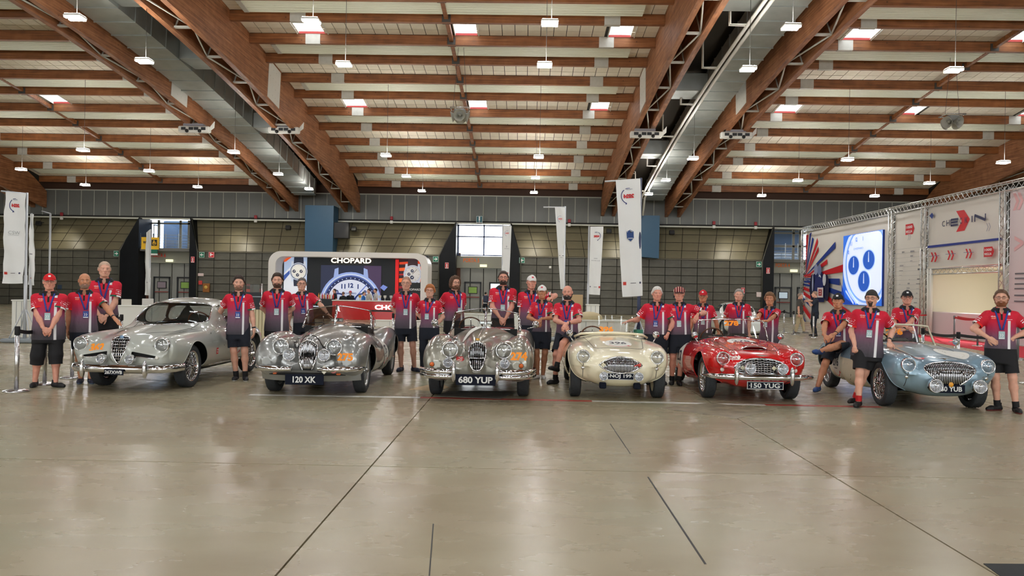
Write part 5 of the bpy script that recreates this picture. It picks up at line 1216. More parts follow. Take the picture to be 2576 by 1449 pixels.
def beard_mesh(full):
    if full in _beard: return _beard[full]
    t = {'full': .0065, 'goatee': .005}.get(full, .0026)
    def reg(P):
        x, y, z = np.abs(P[:, 0]), P[:, 1], P[:, 2]
        up = np.interp(y, [-.12, -.085, -.06, -.03, .0, .02], [-.042, -.043, -.062, -.058, -.020, -.01])
        g = np.minimum(np.minimum(up - z, .014 - y), z + .118)
        if full == 'goatee': g = np.minimum(g, .034 - x + (z + .06) * .3)
        mouth = np.hypot(x / .021, (z + .055) / .0055) - 1
        return np.minimum(g, mouth * .006)
    def f(P): return head_sdf(P) - t * np.clip(reg(P) / .008 + .4, 0, 1)
    V, Q = nets(f, (-.10, -.135, -.135), (.10, .06, .03), .0055); T = tris(Q); V, T, _ = clip(V, T, reg(V)); _beard[full] = (V, T); return V, T
def hand_mesh(pose):
    """wrist at the origin, fingers along -z, palm facing -y, thumb towards +x"""
    cv = {'relax': (.35, .45), 'flat': (.06, .08), 'fist': (1.25, 1.35), 'curl': (.75, .8)}[pose]; pr = []
    pr.append(ell_((0, .002, -.05), (.040, .0165, .054))); pr.append(cap_((.026, 0, -.025), (.028, 0, -.085), .014, .012)); pr.append(cap_((-.028, 0, -.03), (-.029, 0, -.08), .013, .0105)); pr.append(cap_((0, 0, .03), (0, 0, -.03), .0265, .026))
    for i, (x, L) in enumerate(((.0285, .068), (.010, .077), (-.0095, .072), (-.0275, .056))):
        a = np.array([x, 0, -.092 + .004 * abs(i - 1)]); sp = x * (.16 if pose != 'flat' else .55); t1 = cv[0] * (1 + .08 * i); t2 = t1 + cv[1]; t3 = t2 + cv[1] * .7
        d = lambda t: _n(np.array([sp, -math.sin(t), -math.cos(t)])); b = a + d(t1) * L * .46; c = b + d(t2) * L * .32; e = c + d(t3) * L * .26
        pr += [cap_(a, b, .0092, .0084), cap_(b, c, .0084, .0078), cap_(c, e, .0078, .0066)]
    a = np.array([.026, -.004, -.028]); b = a + np.array([.026, -.012, -.030]); c = b + np.array([.010, -.012, -.026]); e = c + np.array([.002, -.012, -.02]); 
    pr += [cap_(a, b, .0145, .011), cap_(b, c, .011, .0095), cap_(c, e, .0095, .0075)]
    V, Q = nets(lambda P: blend(P, pr, .007, .1), (-.055, -.10, -.19), (.075, .035, .045), .0048, 2); return V, tris(Q)
HANDS = {p: hand_mesh(p) for p in ('relax', 'flat', 'fist', 'curl')}
def shoe_sdf(P):
    f = capsule(P, (0, .045, .032), (0, -.11, .030), .037, .043); f = smin(f, capsule(P, (.004, -.11, .030), (.004, -.165, .024), .041, .033), .02)
    f = smin(f, capsule(P, (0, .018, .05), (0, .022, .105), .040, .040), .03); return smax(f, -P[:, 2], .006)
SHOEV, _q = nets(shoe_sdf, (-.07, -.22, -.02), (.07, .11, .13), .010); SHOET = tris(_q)
_v, _t, _ = clip(SHOEV, SHOET, .112 - SHOEV[:, 2]); SHOEV, SHOET = _v, _t
SHOEMI = (SHOEV[SHOET][:, :, 2].mean(1) < .017).astype(int)
def ik(a, b, l1, l2, pole):
    a = np.asarray(a, float); b = np.asarray(b, float); d = b - a; L = np.linalg.norm(d); mx = (l1 + l2) * .998
    if L > mx: b = a + d / L * mx; d = b - a; L = mx
    L = max(L, abs(l1 - l2) + .02); u = d / np.linalg.norm(d); x = (l1 * l1 - l2 * l2 + L * L) / (2 * L); h = math.sqrt(max(l1 * l1 - x * x, 1e-6)); p = np.asarray(pole, float); p = _n(p - (p @ u) * u)
    return a + u * x + p * h, b
def torso_st(bw, bd, belly, female):
    R = np.array([(-.24, .204, .146, .138), (-.06, .196, .140, .134), (.12, .176, .128, .112), (.25, .180, .126, .112), (.36, .188, .126, .112), (.42, .184, .116, .108), (.47, .164, .098, .100), (.515, .122, .078, .086), (.545, .082, .064, .072), (.575, .062, .056, .060)])
    if female: R[:, 1] *= [1.0, 1.0, .93, .95, .94, .92, .92, .92, .95, 1]; R[3:5, 2] += .022
    z = R[:, 0]; w = np.clip(1 - np.abs(z - .08) / .24, 0, 1); rx = R[:, 1] * np.where(z < .52, bw, 1) + belly * .35 * w; ryf = R[:, 2] * np.where(z < .52, bd, 1) + belly * np.sqrt(w); ryb = R[:, 3] * np.where(z < .52, bd, 1)
    return [pchip(z, rx), pchip(z, ryf), pchip(z, ryb)]
def tpod(Q, st, grow=0.0):
    z = np.clip(Q[:, 2], -.24, .575); rx, rf, rb = (g(z) + grow for g in st); ry = np.where(Q[:, 1] < 0, rf, rb)
    m = ((np.abs(Q[:, 0]) / rx) ** 2.35 + (np.abs(Q[:, 1]) / ry) ** 2.35 + 1e-12) ** (1 / 2.35)
    f = (m - 1) * np.minimum(rx, ry); return np.maximum(f, np.maximum(Q[:, 2] - .580, -.25 - Q[:, 2]))
def xf(V, R, o, s): return (np.asarray(V) * s) @ np.asarray(R).T + np.asarray(o)
PEOPLE = []
def person(label, px, top, Y, rz=0.0, h=None, py=770, bw=1.0, bd=1.0, belly=0.0, female=False, skin_='fair', lean=0.0, side=0.0, twist=0.0, pelvis=None, arms=(None, None), legs=(None, None), bottom='shorts', hem=-.165, bottom_m=None,
           head=(0, 0, 0), hs=1.06, hair=None, hairc=(60, 42, 30), beard=None, cap=None, capc=(20, 20, 22), glasses=False, shoes=((22, 22, 26), (22, 22, 26)), socks=None, badge='pale', watch=None, shirt=None, group='team members in red and grey shirts', lany=True, smile=False, bx=0.0):
    base = atY(px, py, Y); base[2] = 0; hh = h or atY(px, top, Y)[2] - (.012 if cap else 0); s = hh / 1.755
    yc = math.atan2(-base[0], Y); rz = rz + .8 * yc; head = (head[0] + .2 * yc, head[1], head[2]); t = thing('person', label, 'person', base, rz, group); Ri = rotz(-rz); toL = lambda W: Ri @ (np.asarray(W, float) - base)
    pel = np.array(pelvis if pelvis is not None else (0, 0, .94 * s), float); Rt = rotz(twist) @ rotx(lean) @ roty(side); S = lambda q: pel + Rt @ (np.array(q, float) * s)
    inv = lambda P: ((P - pel) @ Rt) / s
    st = torso_st(bw, bd, belly, female); sk = SKINS[skin_]; sw = .168 * (bw ** .75) * (.93 if female else 1)
    sho = [S((-sw, .005, .452)), S((sw, .005, .452))]; l1, l2 = .285 * s, .25 * s; ar = 1.0 if not female else .86; ar *= (bw ** .5)
    # arms
    A = []
    for i, sg in enumerate((-1, 1)):
        a = dict(t='down') if arms[i] is None else dict(arms[i]); tg = a['t']
        if isinstance(tg, str):
            wr = {'down': np.array([sg * (.245 * bw + .03), -.02, .80]) * s, 'back': S((sg * .07, .17, .05)), 'clasp': S((sg * .055 - (0.0), -(.19 + belly), -.02 + .02 * (i == 0)))}[tg]
            pol = {'down': (sg * .3, 1, 0), 'back': (sg * 1, .5, -.2), 'clasp': (sg * 1, .35, -.2)}[tg]
            hd = {'down': (0, -.15, -1), 'back': (-sg, .2, -.3), 'clasp': (-sg * .75, -.25, -.75)}[tg]; pn = {'down': (-sg, .1, 0), 'back': (0, 1, 0), 'clasp': (0, 1, -.3)}[tg]; ps = {'down': 'relax', 'back': 'curl', 'clasp': 'curl'}[tg]
        else:
            wr = toL(atY(tg[0], tg[1], Y + tg[2])); pol = a.get('pole', (sg * 1, .5, -.3)); hd = a.get('hd', (0, -.3, -1)); pn = a.get('pn', (0, 0, -1)); ps = a.get('pose', 'relax')
        hd = a.get('hd', hd); pn = a.get('pn', pn); ps = a.get('pose', ps); pol = a.get('pole', pol)
        el, wr = ik(sho[i], wr, l1, l2, pol); A.append((sho[i], el, wr, _n(hd), _n(pn), ps, sg))
    # legs
    G = []
    for i, sg in enumerate((-1, 1)):
        L = legs[i] or {}; an = L.get('a'); an = np.array([sg * .105 * bw, .0, .085]) * s if an is None else (toL(atY(an[0], an[1], Y + an[2])) if len(an) == 3 and abs(an[0]) > 5 else np.array(an, float) * s)
        
        if not L.get('air') and L.get('a') is not None and abs(L['a'][0]) > 5: an[2] = .085 * s
        hip = pel + rotz(twist) @ (np.array([sg * .092, 0, -.02]) * s); kn, an = ik(hip, an, .43 * s, .415 * s, L.get('pole', (sg * .12, -1, 0))); G.append((hip, kn, an, L.get('toe', sg * .2), L.get('fR')))
    nb, hc = S((0, .012, .55)), S((0, -.018 - .0, .70)) + np.array([0, -.012 * s, 0]); Rh = rotz(head[0]) @ rotx(head[1]) @ roty(head[2])
    # ---- body: one skin surface for trunk, neck, arms and legs, with head and hands grown on
    pr = [(S((-.3, -.3, -.2)).min() * 0 + pel - .75 * s, pel + .75 * s, lambda P: tpod(inv(P), st, -.022) * s)]
    pr.append(cap_(nb - Rt @ np.array([0, 0, .03 * s]), hc + Rh @ np.array([0, .03, -.075]) * s, .060 * s * (bw ** .4), .053 * s))
    for sh, el, wr, hd, pn, ps, sg in A:
        pr += [cap_(sh, el, .050 * s * ar, .039 * s * ar), cap_(el, el * .62 + wr * .38, .041 * s * ar, .040 * s * ar), cap_(el * .62 + wr * .38, wr, .039 * s * ar, .026 * s * ar)]
    for hip, kn, an, toe, fR in G:
        m = kn * .66 + an * .34 + np.array([0, .018 * s, 0]); q = bw ** .5
        pr += [cap_(hip, kn, .084 * s * q, .056 * s * q), cap_(kn, m, .052 * s * q, .056 * s * q), cap_(m, an, .053 * s * q, .036 * s)]
    allp = np.array([p for a in A for p in a[:3]] + [p for g in G for p in g[:3]] + [nb, pel, S((-.2 * bw, -.18 - belly, 0)), S((.2 * bw, .16, .5))])
    f = lambda P: blend(P, pr, .03)
    V, Q = nets(f, allp.min(0) - .10, allp.max(0) + .10, .0145 if shirt is None else .02, 2); VV, TT = [V], [tris(Q)]; o = len(V)
    hv = xf(HEADV, Rh, hc, s * hs); VV.append(hv); TT.append(HEADT + o); o += len(hv)
    for sh, el, wr, hd, pn, ps, sg in A:
        z = -hd; y = -_n(pn - (pn @ z) * z); x = np.cross(y, z); hV, hT = HANDS[ps]; fl = 1
        if sg > 0: hV = hV * np.array([-1, 1, 1]); hT = hT[:, ::-1]
        # thumb points inward/forward for both hands when the arm hangs
        R = np.stack([x, y, z], 1); VV.append(xf(hV, R, wr + hd * .012 * s, s * (1.0 if not female else .9))); TT.append(hT + o); o += len(hV)
    mk_tri('body', np.concatenate(VV), np.concatenate(TT), sk, t)
    # ---- face details
    fm = MB()
    for sg in (-1, 1): fm.sphere(hc + Rh @ (np.array([sg * .0315, -.0795, .003]) * s * hs), np.array([.0122, .0105, .0054]) * s * hs, 10, 6, R=Rh)
    mk('eyes', fm, EYEW, t)
    fm = MB()
    for sg in (-1, 1): fm.sphere(hc + Rh @ (np.array([sg * .0315, -.0885, .003]) * s * hs), np.array([.0048, .0025, .0048]) * s * hs, 8, 5, R=Rh)
    mk('irises', fm, IRIS, t)
    hl = lambda p: hc + Rh @ (np.array(p) * s * hs)
    hcol = mat('hair_%d_%d_%d' % tuple(hairc), srgb(*hairc), .6, noise=.14, nscale=40, bump=.5, bscale=90)
    eb = MB()
    for sg in (-1, 1): eb.tube([hl((sg * .014, -.0945, .0225)), hl((sg * .030, -.0925, .0275)), hl((sg * .047, -.078, .0235))], [.0025 * s, .0036 * s, .0018 * s], 6)
    mk('eyebrows', eb, hcol if not (hair is None and beard is None) else mat('brow_brown', srgb(96, 72, 58), .7), t)
    lp = MB(); c = .004 if smile else 0
    lp.tube([hl((-.024, -.086, -.054 + c)), hl((-.010, -.0985, -.0525)), hl((0, -.1, -.0535)), hl((.010, -.0985, -.0525)), hl((.024, -.086, -.054 + c))], [.001, .0034 * s, .003 * s, .0034 * s, .001], 6); lp.tube([hl((-.021, -.087, -.056 + c)), hl((0, -.0985, -.0625)), hl((.021, -.087, -.056 + c))], [.001, .0044 * s, .001], 6); mk('lips', lp, LIPM, t)
    if smile: mk('teeth', MB().tube([hl((-.018, -.0915, -.0555 + c * .7)), hl((0, -.1005, -.058)), hl((.018, -.0915, -.0555 + c * .7))], [.001, .0032 * s, .001], 6), TEETH, t)
    if hair:
        HV, HT = hair_mesh(hair)
        if cap: HV, HT, _ = clip(HV, HT, .040 - HV[:, 2] + .25 * HV[:, 1])
        mk_tri('hair', xf(HV, Rh, hc, s * hs), HT, hcol, t)
    if beard: BV, BT = beard_mesh(beard[0]); mk_tri('beard', xf(BV, Rh, hc, s * hs), BT, mat('hair_%d_%d_%d' % tuple(beard[1]), srgb(*beard[1]), .6, noise=.3, nscale=60, bump=.6, bscale=120), t)
    if glasses:
        g = MB()
        for sg in (-1, 1):
            g.tube([hl((sg * .032 + .0205 * math.cos(a), -.104 + .004 * abs(math.cos(a)), .002 + .0165 * math.sin(a))) for a in np.linspace(0, 2 * PI, 16, endpoint=False)], .0021 * s, 5, closed=True); g.tube([hl((sg * .052, -.099, .006)), hl((sg * .074, -.05, .008)), hl((sg * .077, .01, .006))], .0018 * s, 5)
        g.tube([hl((-.0115, -.106, .005)), hl((0, -.110, .008)), hl((.0115, -.106, .005))], .0018 * s, 5); mk('glasses', g, GLASSF, t)
    if cap:
        cm = mat('cap_%d_%d_%d' % tuple(capc), srgb(*capc), .75, bump=.2, bscale=80)
        if cap in ('ball', 'flatpeak'):
            dome = MB(); P = [[hl((.0835 * math.sin(a) * math.cos(b), .010 + .103 * math.sin(a) * math.sin(b), .038 + .088 * math.cos(a) + (.006 if math.sin(b) < -.5 else 0) * math.cos(a))) for b in np.linspace(0, 2 * PI, 24, endpoint=False)] for a in np.linspace(.02, PI / 2 + .06, 9)]
            dome.grid(P, 0, True, True); mk('cap', dome, cm, t)
            vis = MB(); P = []
            for v in (0, .5, 1): P.append([hl(((.074 - .01 * v) * math.sin(b), -.004 - (.088 + .068 * v) * math.cos(b) + .012, .048 - (.0 if cap == 'flatpeak' else .016) * v - .020 * abs(math.sin(b)) ** 2 * (1 if cap == 'ball' else .3))) for b in np.linspace(-1.25, 1.25, 13)])
            P2 = [[q - Rh @ np.array([0, 0, .004]) for q in r] for r in P[::-1]]
            vis.grid(P + P2); mk('cap_peak', vis, cm, t)
            mk('cap_logo', MB().grid([[hl((.052 * math.sin(u) * .6, .010 - .1045 * math.cos(u * .6) * math.cos(v) , .038 + .0895 * math.sin(v) + .006)) for u in np.linspace(-.55, .55, 5)] for v in (.35, .5, .65)]), mat('cap_logo_red', srgb(206, 40, 60), .6) if capc[0] > 200 and capc[1] > 200 else PRINTW, t)
        elif cap == 'beanie':
            dome = MB(); P = [[hl((.0815 * math.sin(a) * math.cos(b), .016 + .102 * math.sin(a) * math.sin(b), .034 + .094 * math.cos(a) + .018 * (math.sin(a) ** 4) * (-math.sin(b)))) for b in np.linspace(0, 2 * PI, 24, endpoint=False)] for a in np.linspace(.02, PI / 2 + .12, 9)]
            dome.grid(P, 0, True, True); mk('beanie', dome, cm, t)
        else:
            dome = MB(); P = [[hl((.098 * math.sin(a) * math.cos(b), -.004 + .118 * math.sin(a) * math.sin(b), (.056 + .072 * math.cos(a) + .010 * math.sin(b) * math.sin(a)))) for b in np.linspace(0, 2 * PI, 28, endpoint=False)] for a in np.linspace(.02, PI / 2 + .35, 10)]
            tm = NT('tartan_cloth', .8); cc = tm.coord('Object'); sp = tm.n('SeparateXYZ'); tm.lk(cc, sp.inputs[0])
            def strp(sock, fr, ph): return tm.math('GREATER_THAN', tm.math('SINE', tm.math('MULTIPLY_ADD', sock, fr, ph)), .72)
            c1 = tm.mix(strp(sp.outputs[0], 160, 0), srgb(176, 28, 36), srgb(26, 28, 40)); c1 = tm.mix(strp(sp.outputs[2], 200, 1), c1, srgb(36, 34, 44)); c1 = tm.mix(strp(sp.outputs[0], 160, 2.4), c1, srgb(222, 204, 180)); tm.col(c1)
            dome.grid(P, 0, True, True); mk('flat_cap', dome, tm.m, t)
            vis = MB(); P = [[hl(((.078) * math.sin(b), -.05 - (.06 + .035 * v) * math.cos(b), .040 - .014 * v - .012 * abs(math.sin(b)))) for b in np.linspace(-1.3, 1.3, 11)] for v in (0, 1)]; vis.grid(P + [[q - Rh @ np.array([0, 0, .005]) for q in r] for r in P[::-1]]); mk('cap_peak', vis, mat('dark_peak', srgb(52, 22, 26), .8), t)
    # ---- clothes
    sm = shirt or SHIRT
    def fs(P): return blend(P, [(pel - .75 * s, pel + .75 * s, lambda P_: tpod(inv(P_), st) * s)] + [ell_(a[0], (.060 * s * ar,) * 3) for a in A], .06)
    lo = np.minimum(S((-.24 * bw, -.22 - belly, -.15)), S((.24 * bw, .2, .6))); hi = np.maximum(S((-.24 * bw, -.22 - belly, -.15)), S((.24 * bw, .2, .6))); corners = np.array([S((x, y, z)) for x in (-.25 * bw - .03, .25 * bw + .03) for y in (-.17 - belly - .05, .19) for z in (-.27, .61)])
    V, Q = nets(fs, corners.min(0), corners.max(0), .0145, 2); T = tris(Q); zl = inv(V)[:, 2]; V, T, _ = clip(V, T, np.minimum(np.minimum(zl - hem, .568 - zl), np.where(inv(V)[:, 1] < 0, np.abs(inv(V)[:, 0]) - (zl - .455) * .5, 1))); L_ = inv(V); L_[:, 0] /= bw; VS, TS, AS = [V], [T], [np.stack([L_[:, 0], L_[:, 2], np.where(L_[:, 1] < .02, 0, -1)], 1)]; o = len(V)
    sl_len = .74
    for sh, el, wr, hd, pn, ps, sg in A:
        e = sh + (el - sh) * .80; u = _n(el - sh); Ls = np.linalg.norm(el - sh)
        cp = cap_(sh, e, .060 * s * ar, .074 * s * ar); fsl = lambda P: smin(cp[2](P), tpod(inv(P), st, -.004) * s, .05)
        V, Q = nets(fsl, np.minimum(sh, e) - .13 * s, np.maximum(sh, e) + .13 * s, .0145, 2); T = tris(Q); tt = ((V - sh) @ u) / Ls; g = np.minimum(.03 - cp[2](V), sl_len - tt); g = np.minimum(g, .30 - np.abs(tt - .45) * 0)
        w1 = _n(np.array([sg, 0, 0.0]) - (np.array([sg, 0, 0]) @ u) * u) if abs(u[0]) < .9 else _n(np.array([0, 0, 1.0]) - u[2] * u)
        fr = _n(np.cross(u, w1)); rad = V - sh - np.outer((V - sh) @ u, u); ang = (rad @ w1) / (np.linalg.norm(rad, axis=1) + 1e-6)
        V, T, ex = clip(V, T, g, [tt, ang]); tt, ang = ex
        if not len(T): continue
        VS.append(V); TS.append(T + o); o += len(V); AS.append(np.stack([sg * np.clip(ang * .5 + .5, .02, 1), V[:, 2] * 0, 2 + np.clip(tt, -.9, 1)], 1))
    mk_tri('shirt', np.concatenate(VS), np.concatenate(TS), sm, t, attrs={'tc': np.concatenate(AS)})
    sup = lambda x, z: S((x, -float(brent(lambda y: tpod(np.array([[x, -y, z]]), st)[0])), z))
    if shirt is None:
        co = MB(); P = []
        def rad(th, z):
            d = np.array([math.sin(th), math.cos(th)]); r = brent(lambda q: tpod(np.array([[d[0] * q, d[1] * q, z]]), st)[0], .02, .3); return r
        for k_ in range(5):
            row = []
            for th in np.linspace(-2.86, 2.86, 27):
                fz = (1 - math.cos(th)) / 2; zt_ = .588 - .035 * fz; zb_ = .530 - .055 * fz ** 2
                r0 = .062 + .010 * fz; r1 = rad(th, zb_) + .007
                r, z = [(r0 - .004, zt_ - .02), (r0, zt_), (r0 + .008, zt_ - .004), ((r0 + r1) / 2 + .006, (zt_ + zb_) / 2 + .004), (r1, zb_)][k_]
                row.append(S((r * math.sin(th), r * math.cos(th) + (.006 if k_ < 3 else 0), z)))
            P.append(row)
        co.grid(P); mk('collar', co, BLACKC, t)
    if lany:
        lm = MB(); bz = .165 if not female else .20; by = sup(bx, bz)
        for sg in (-1, 1):
            pts = []
            for q in np.linspace(0, 1, 8): x, z = sg * .078 * (1 - q) + (bx + sg * .012) * q, .515 * (1 - q) + (bz + .075) * q; pts.append(sup(x, z) + Rt @ np.array([0, -.007 * s, 0]))
            lm.tube([S((sg * .088, .03, .560))] + pts, .0115 * s, 6, flat=.35, up=tuple(Rt @ np.array([0, 1.0, 0])))
        mk('lanyard', lm, LANY, t)
        Rb = Rt; bc = by + Rt @ np.array([0, -.016 * s, 0]); bg = MB().box(bc, (.078 * s, .006, .112 * s), Rb, bev=.003); bo = mk('badge', bg, BADGEB if badge == 'blue' else BADGEP, t)
        bp = MB(); fn = lambda u, v: bc + Rb @ np.array([u * s, -.0045, v * s])
        for q in (-.016, .010):
            bp.add([fn(q - .010, .022), fn(q - .002, .022), fn(q + .012, 0), fn(q + .004, 0), fn(q - .010, -.022), fn(q - .002, -.022)], [(3, 2, 1, 0)[::-1], (3, 4, 5, 2)])
        bp.add([fn(-.035, -.036), fn(.035, -.036), fn(.035, -.050), fn(-.035, -.050)], [(0, 1, 2, 3)]); mk('badge_print', bp, PRINTW, bo)
    bm = bottom_m or (NAVYC if bottom == 'shorts' else BLACKC); ql = bw ** .6
    pr2 = [(pel - .5 * s, pel + .5 * s, lambda P: np.maximum(tpod(inv(P), st, -.010) * s, (inv(P)[:, 2] - .03) * s))]
    cutt = .86 if bottom == 'shorts' else (1.12 if bottom == 'long_shorts' else 9)
    for hip, kn, an, toe, fR in G:
        pr2.append(cap_(hip, kn, .097 * s * ql, (.093 if bottom != 'trousers' else .078) * s * ql))
        if bottom != 'shorts': pr2.append(cap_(kn, kn * .35 + an * .65 if bottom == 'long_shorts' else an, (.09 if bottom == 'long_shorts' else .074) * s * ql, (.085 if bottom == 'long_shorts' else .06) * s * ql))
    fp = lambda P: blend(P, pr2, .03)
    pts = np.array([p for g in G for p in (g[0], g[1]) + ((g[2],) if bottom != 'shorts' else ())] + [S((-.2 * bw, -.15 - belly, .03)), S((.2 * bw, .16, -.1))])
    V, Q = nets(fp, pts.min(0) - .13, pts.max(0) + .13, .0155, 2); T = tris(Q); V, T, _ = clip(V, T, .02 - inv(V)[:, 2])
    for hip, kn, an, toe, fR in G:
        if bottom == 'trousers': u = _n(an - kn); g = (1 - .02) - ((V - kn) @ u) / np.linalg.norm(an - kn); near = capsule(V, kn, an, .1, .1) < .03
        elif bottom == 'shorts': u = _n(kn - hip); g = cutt - ((V - hip) @ u) / np.linalg.norm(kn - hip); near = capsule(V, hip, kn + u * .1, .12 * s * ql, .12 * s * ql) < .02
        else: u = _n(an - kn); g = .34 - ((V - kn) @ u) / np.linalg.norm(an - kn); near = capsule(V, kn, an, .11, .11) < .03
        V, T, _ = clip(V, T, np.where(near, g, 1.0))
    mk_tri('trousers' if bottom == 'trousers' else 'shorts', V, T, bm, t)
    for (hip, kn, an, toe, fR), sg in zip(G, (-1, 1)):
        R = rotz(toe) if fR is None else fR; up = R @ np.array([0, 0, 1.0]); mt = [mat('shoe_%d_%d_%d' % tuple(c), srgb(*c), .6, bump=.15, bscale=60) for c in shoes]
        mk_tri('shoe', xf(SHOEV * np.array([1, 1, 1]), R, an - up * .085 * s, s * (1.0 if not female else .9)), SHOET, mt, t, mi=SHOEMI)
        if bottom != 'trousers' and socks: mk('sock', MB().tube([an - up * .01 * s, an + _n(kn - an) * .075 * s], [.045 * s, .046 * s], 12, caps=False), mat('sock_%d_%d_%d' % tuple(socks), srgb(*socks), .8), t)
    if watch is not None:
        for wi in (watch if isinstance(watch, tuple) else (watch,)):
            sh, el, wr, hd, pn, ps, sg = A[wi]; u = _n(wr - el); mk('watch', MB().tube([wr - u * .035 * s, wr - u * .012 * s], [.033 * s * ar, .032 * s * ar], 12), GLASSF if not female else CHROME, t)
    PEOPLE.append((t, A, G)); return t
def brent(f, a=0.0, b=.45):
    for _ in range(26):
        m = (a + b) / 2
        if f(m) < 0: a = m
        else: b = m
    return (a + b) / 2
# ---------------------------------------------------------------- the team, left to right
WHT = (232, 230, 226)
person('man in a red cap and rimless glasses, hands clasped, beside the chrome barrier post', 124, 689, 12.25, rz=.0, bw=1.16, bd=1.2, belly=.05, skin_='pink', arms=(dict(t='clasp'), dict(t='clasp')), legs=(dict(a=(88, 963, -.05), toe=-.15), dict(a=(140, 962, -.05), toe=.75)), bottom='long_shorts', cap='ball', capc=(214, 20, 30), glasses=True, hair='receding', hairc=(150, 140, 130), hem=-.20)
person('bald man with short grey beard resting one hand on the coupe wing', 212, 689, 12.75, rz=.05, bw=1.04, skin_='tan', lean=.0, arms=(dict(t=(171, 832, -.05), hd=(-.1, -.2, -1), pn=(1, 0, 0)), dict(t=(287, 799, -.1), hd=(.5, -.45, -.6), pn=(-.1, .2, -1), pose='flat', pole=(.6, .6, -.2))), legs=(dict(a=(203, 950, 0), toe=-.1), dict(a=(228, 951, 0), toe=.2)), beard=('short', (150, 124, 106)), badge='blue', shoes=((26, 30, 54), (110, 130, 160)), watch=1, bx=.03, hem=-.12, smile=True)
person('tallest man, shaved head, hands clasped, standing behind the grey coupe', 262, 659, 14.1, bw=1.1, skin_='fair', arms=(dict(t='clasp'), dict(t='clasp')), hair='shaved', hairc=(196, 168, 146), bottom='trousers', head=(.12, 0, 0), watch=1, hem=-.02)
person('young man with dark hair and stubble leaning a hand on the coupe door', 600, 695, 13.55, bw=.98, skin_='fair', arms=(dict(t=(543, 808, .35), hd=(-.7, .5, -.4), pn=(0, 0, -1), pose='flat', pole=(-.6, -.3, -.6)), dict(t='down')), legs=(dict(a=(594, 938, -.02), toe=-.15), dict(a=(617, 940, -.05), toe=.12)), hair='quiff', hairc=(52, 38, 30), beard=('short', (140, 104, 84)), badge='blue', shoes=((22, 24, 30), (238, 238, 236)), socks=(20, 20, 22), watch=1, bottom_m=NAVYC, hem=-.165, head=(0, .03, 0))
person('bearded man with hands behind his back, left of the man in dark glasses frames', 697, 689, 14.3, bw=1.05, skin_='fair', arms=(dict(t='back'), dict(t='back')), hair='quiff', hairc=(58, 42, 32), beard=('full', (84, 58, 44)), bottom='trousers', head=(-.08, .02, 0))
person('smiling man with short grey hair and glasses leaning on the roadster numbered 275', 765, 700, 16.0, rz=-.05, bw=1.08, skin_='fair', side=-.07, arms=(dict(t=(722, 838, .1), hd=(.1, -.1, -1), pn=(1, 0, 0)), dict(t=(838, 805, -.15), hd=(.6, -.2, -.6), pn=(0, .2, -1), pose='relax', pole=(.5, .6, .2))), hair='short', hairc=(98, 92, 88), glasses=True, badge='blue', watch=1, smile=True, bx=.01, head=(.1, 0, .06), hem=-.06)
person('balding man with glasses, hands behind his back, beside the red-haired woman', 1021, 697, 15.5, bw=1.05, skin_='fair', arms=(dict(t='back'), dict(t='back')), legs=(dict(a=(1009, 925, 0), toe=-.35), dict(a=(1042, 926, 0), toe=.6)), hair='shaved', hairc=(168, 128, 106), glasses=True, shoes=((26, 32, 58), (40, 46, 70)), head=(-.12, .03, 0), hem=-.14)
person('woman with short red hair and glasses, one hand in her trouser pocket', 1081, 717, 15.0, female=True, bw=1.02, skin_='fair', arms=(dict(t='back', pole=(-1, .6, 0)), dict(t=(1094, 822, -.02), hd=(-.3, -.1, -1), pn=(-1, 0, 0), pole=(1, .3, 0))), bottom='trousers', bottom_m=NAVYC, hair='crop', hairc=(176, 106, 56), glasses=True, watch=1, bx=-.05, smile=True, head=(-.1, 0, .05), hem=-.02)
person('man with long curly brown hair and glasses, turned slightly to his left', 1143, 697, 16.4, rz=.45, bw=1.12, skin_='fair', arms=(dict(t='back'), dict(t='back')), bottom='trousers', hair='long', hairc=(92, 66, 46), beard=('short', (110, 76, 54)), glasses=True, smile=True, bx=.05, head=(-.1, 0, 0), hem=-.03)
person('tall man with dark beard and glasses standing behind the roadster numbered 274', 1265, 683, 16.2, bw=1.1, skin_='pink', arms=(dict(t='clasp'), dict(t='clasp')), hair='short', hairc=(54, 40, 32), beard=('full', (56, 42, 34)), glasses=True, smile=True, hem=-.02, bottom_m=BLACKC)
person('man in a white cap with one arm around the woman in white cap', 1333, 693, 15.9, rz=.1, bw=1.05, skin_='pink', side=.03, arms=(dict(t=(1316, 828, .0), hd=(.1, -.3, -1), pn=(1, 0, 0)), dict(t=(1386, 752, -.3), hd=(-.3, -.7, .1), pn=(-.2, .3, -1), pose='relax', pole=(1, .8, .3))), legs=(dict(a=(1338, 931, 0)), None), cap='ball', capc=WHT, hair='receding', hairc=(140, 126, 116), badge='blue', smile=True, bx=.02, head=(.1, 0, .05), hem=-.09, shoes=((26, 32, 58), (60, 66, 90)))
person('woman in a white cap and white shoes with crossed hands', 1363, 718, 14.7, female=True, bw=.98, skin_='tan', arms=(dict(t=(1352, 808, -.28), hd=(.5, -.3, -.7), pn=(0, 1, -.3), pose='curl'), dict(t=(1362, 802, -.30), hd=(-.5, -.3, -.6), pn=(0, 1, -.3), pose='relax')), legs=(dict(a=(1352, 937, -.03), toe=-.6), dict(a=(1366, 938, -.05), toe=.1)), cap='ball', capc=WHT, hair='crop', hairc=(150, 128, 100), badge='blue', smile=True, bx=-.03, shoes=(WHT, WHT), hem=-.05, head=(-.05, 0, 0))
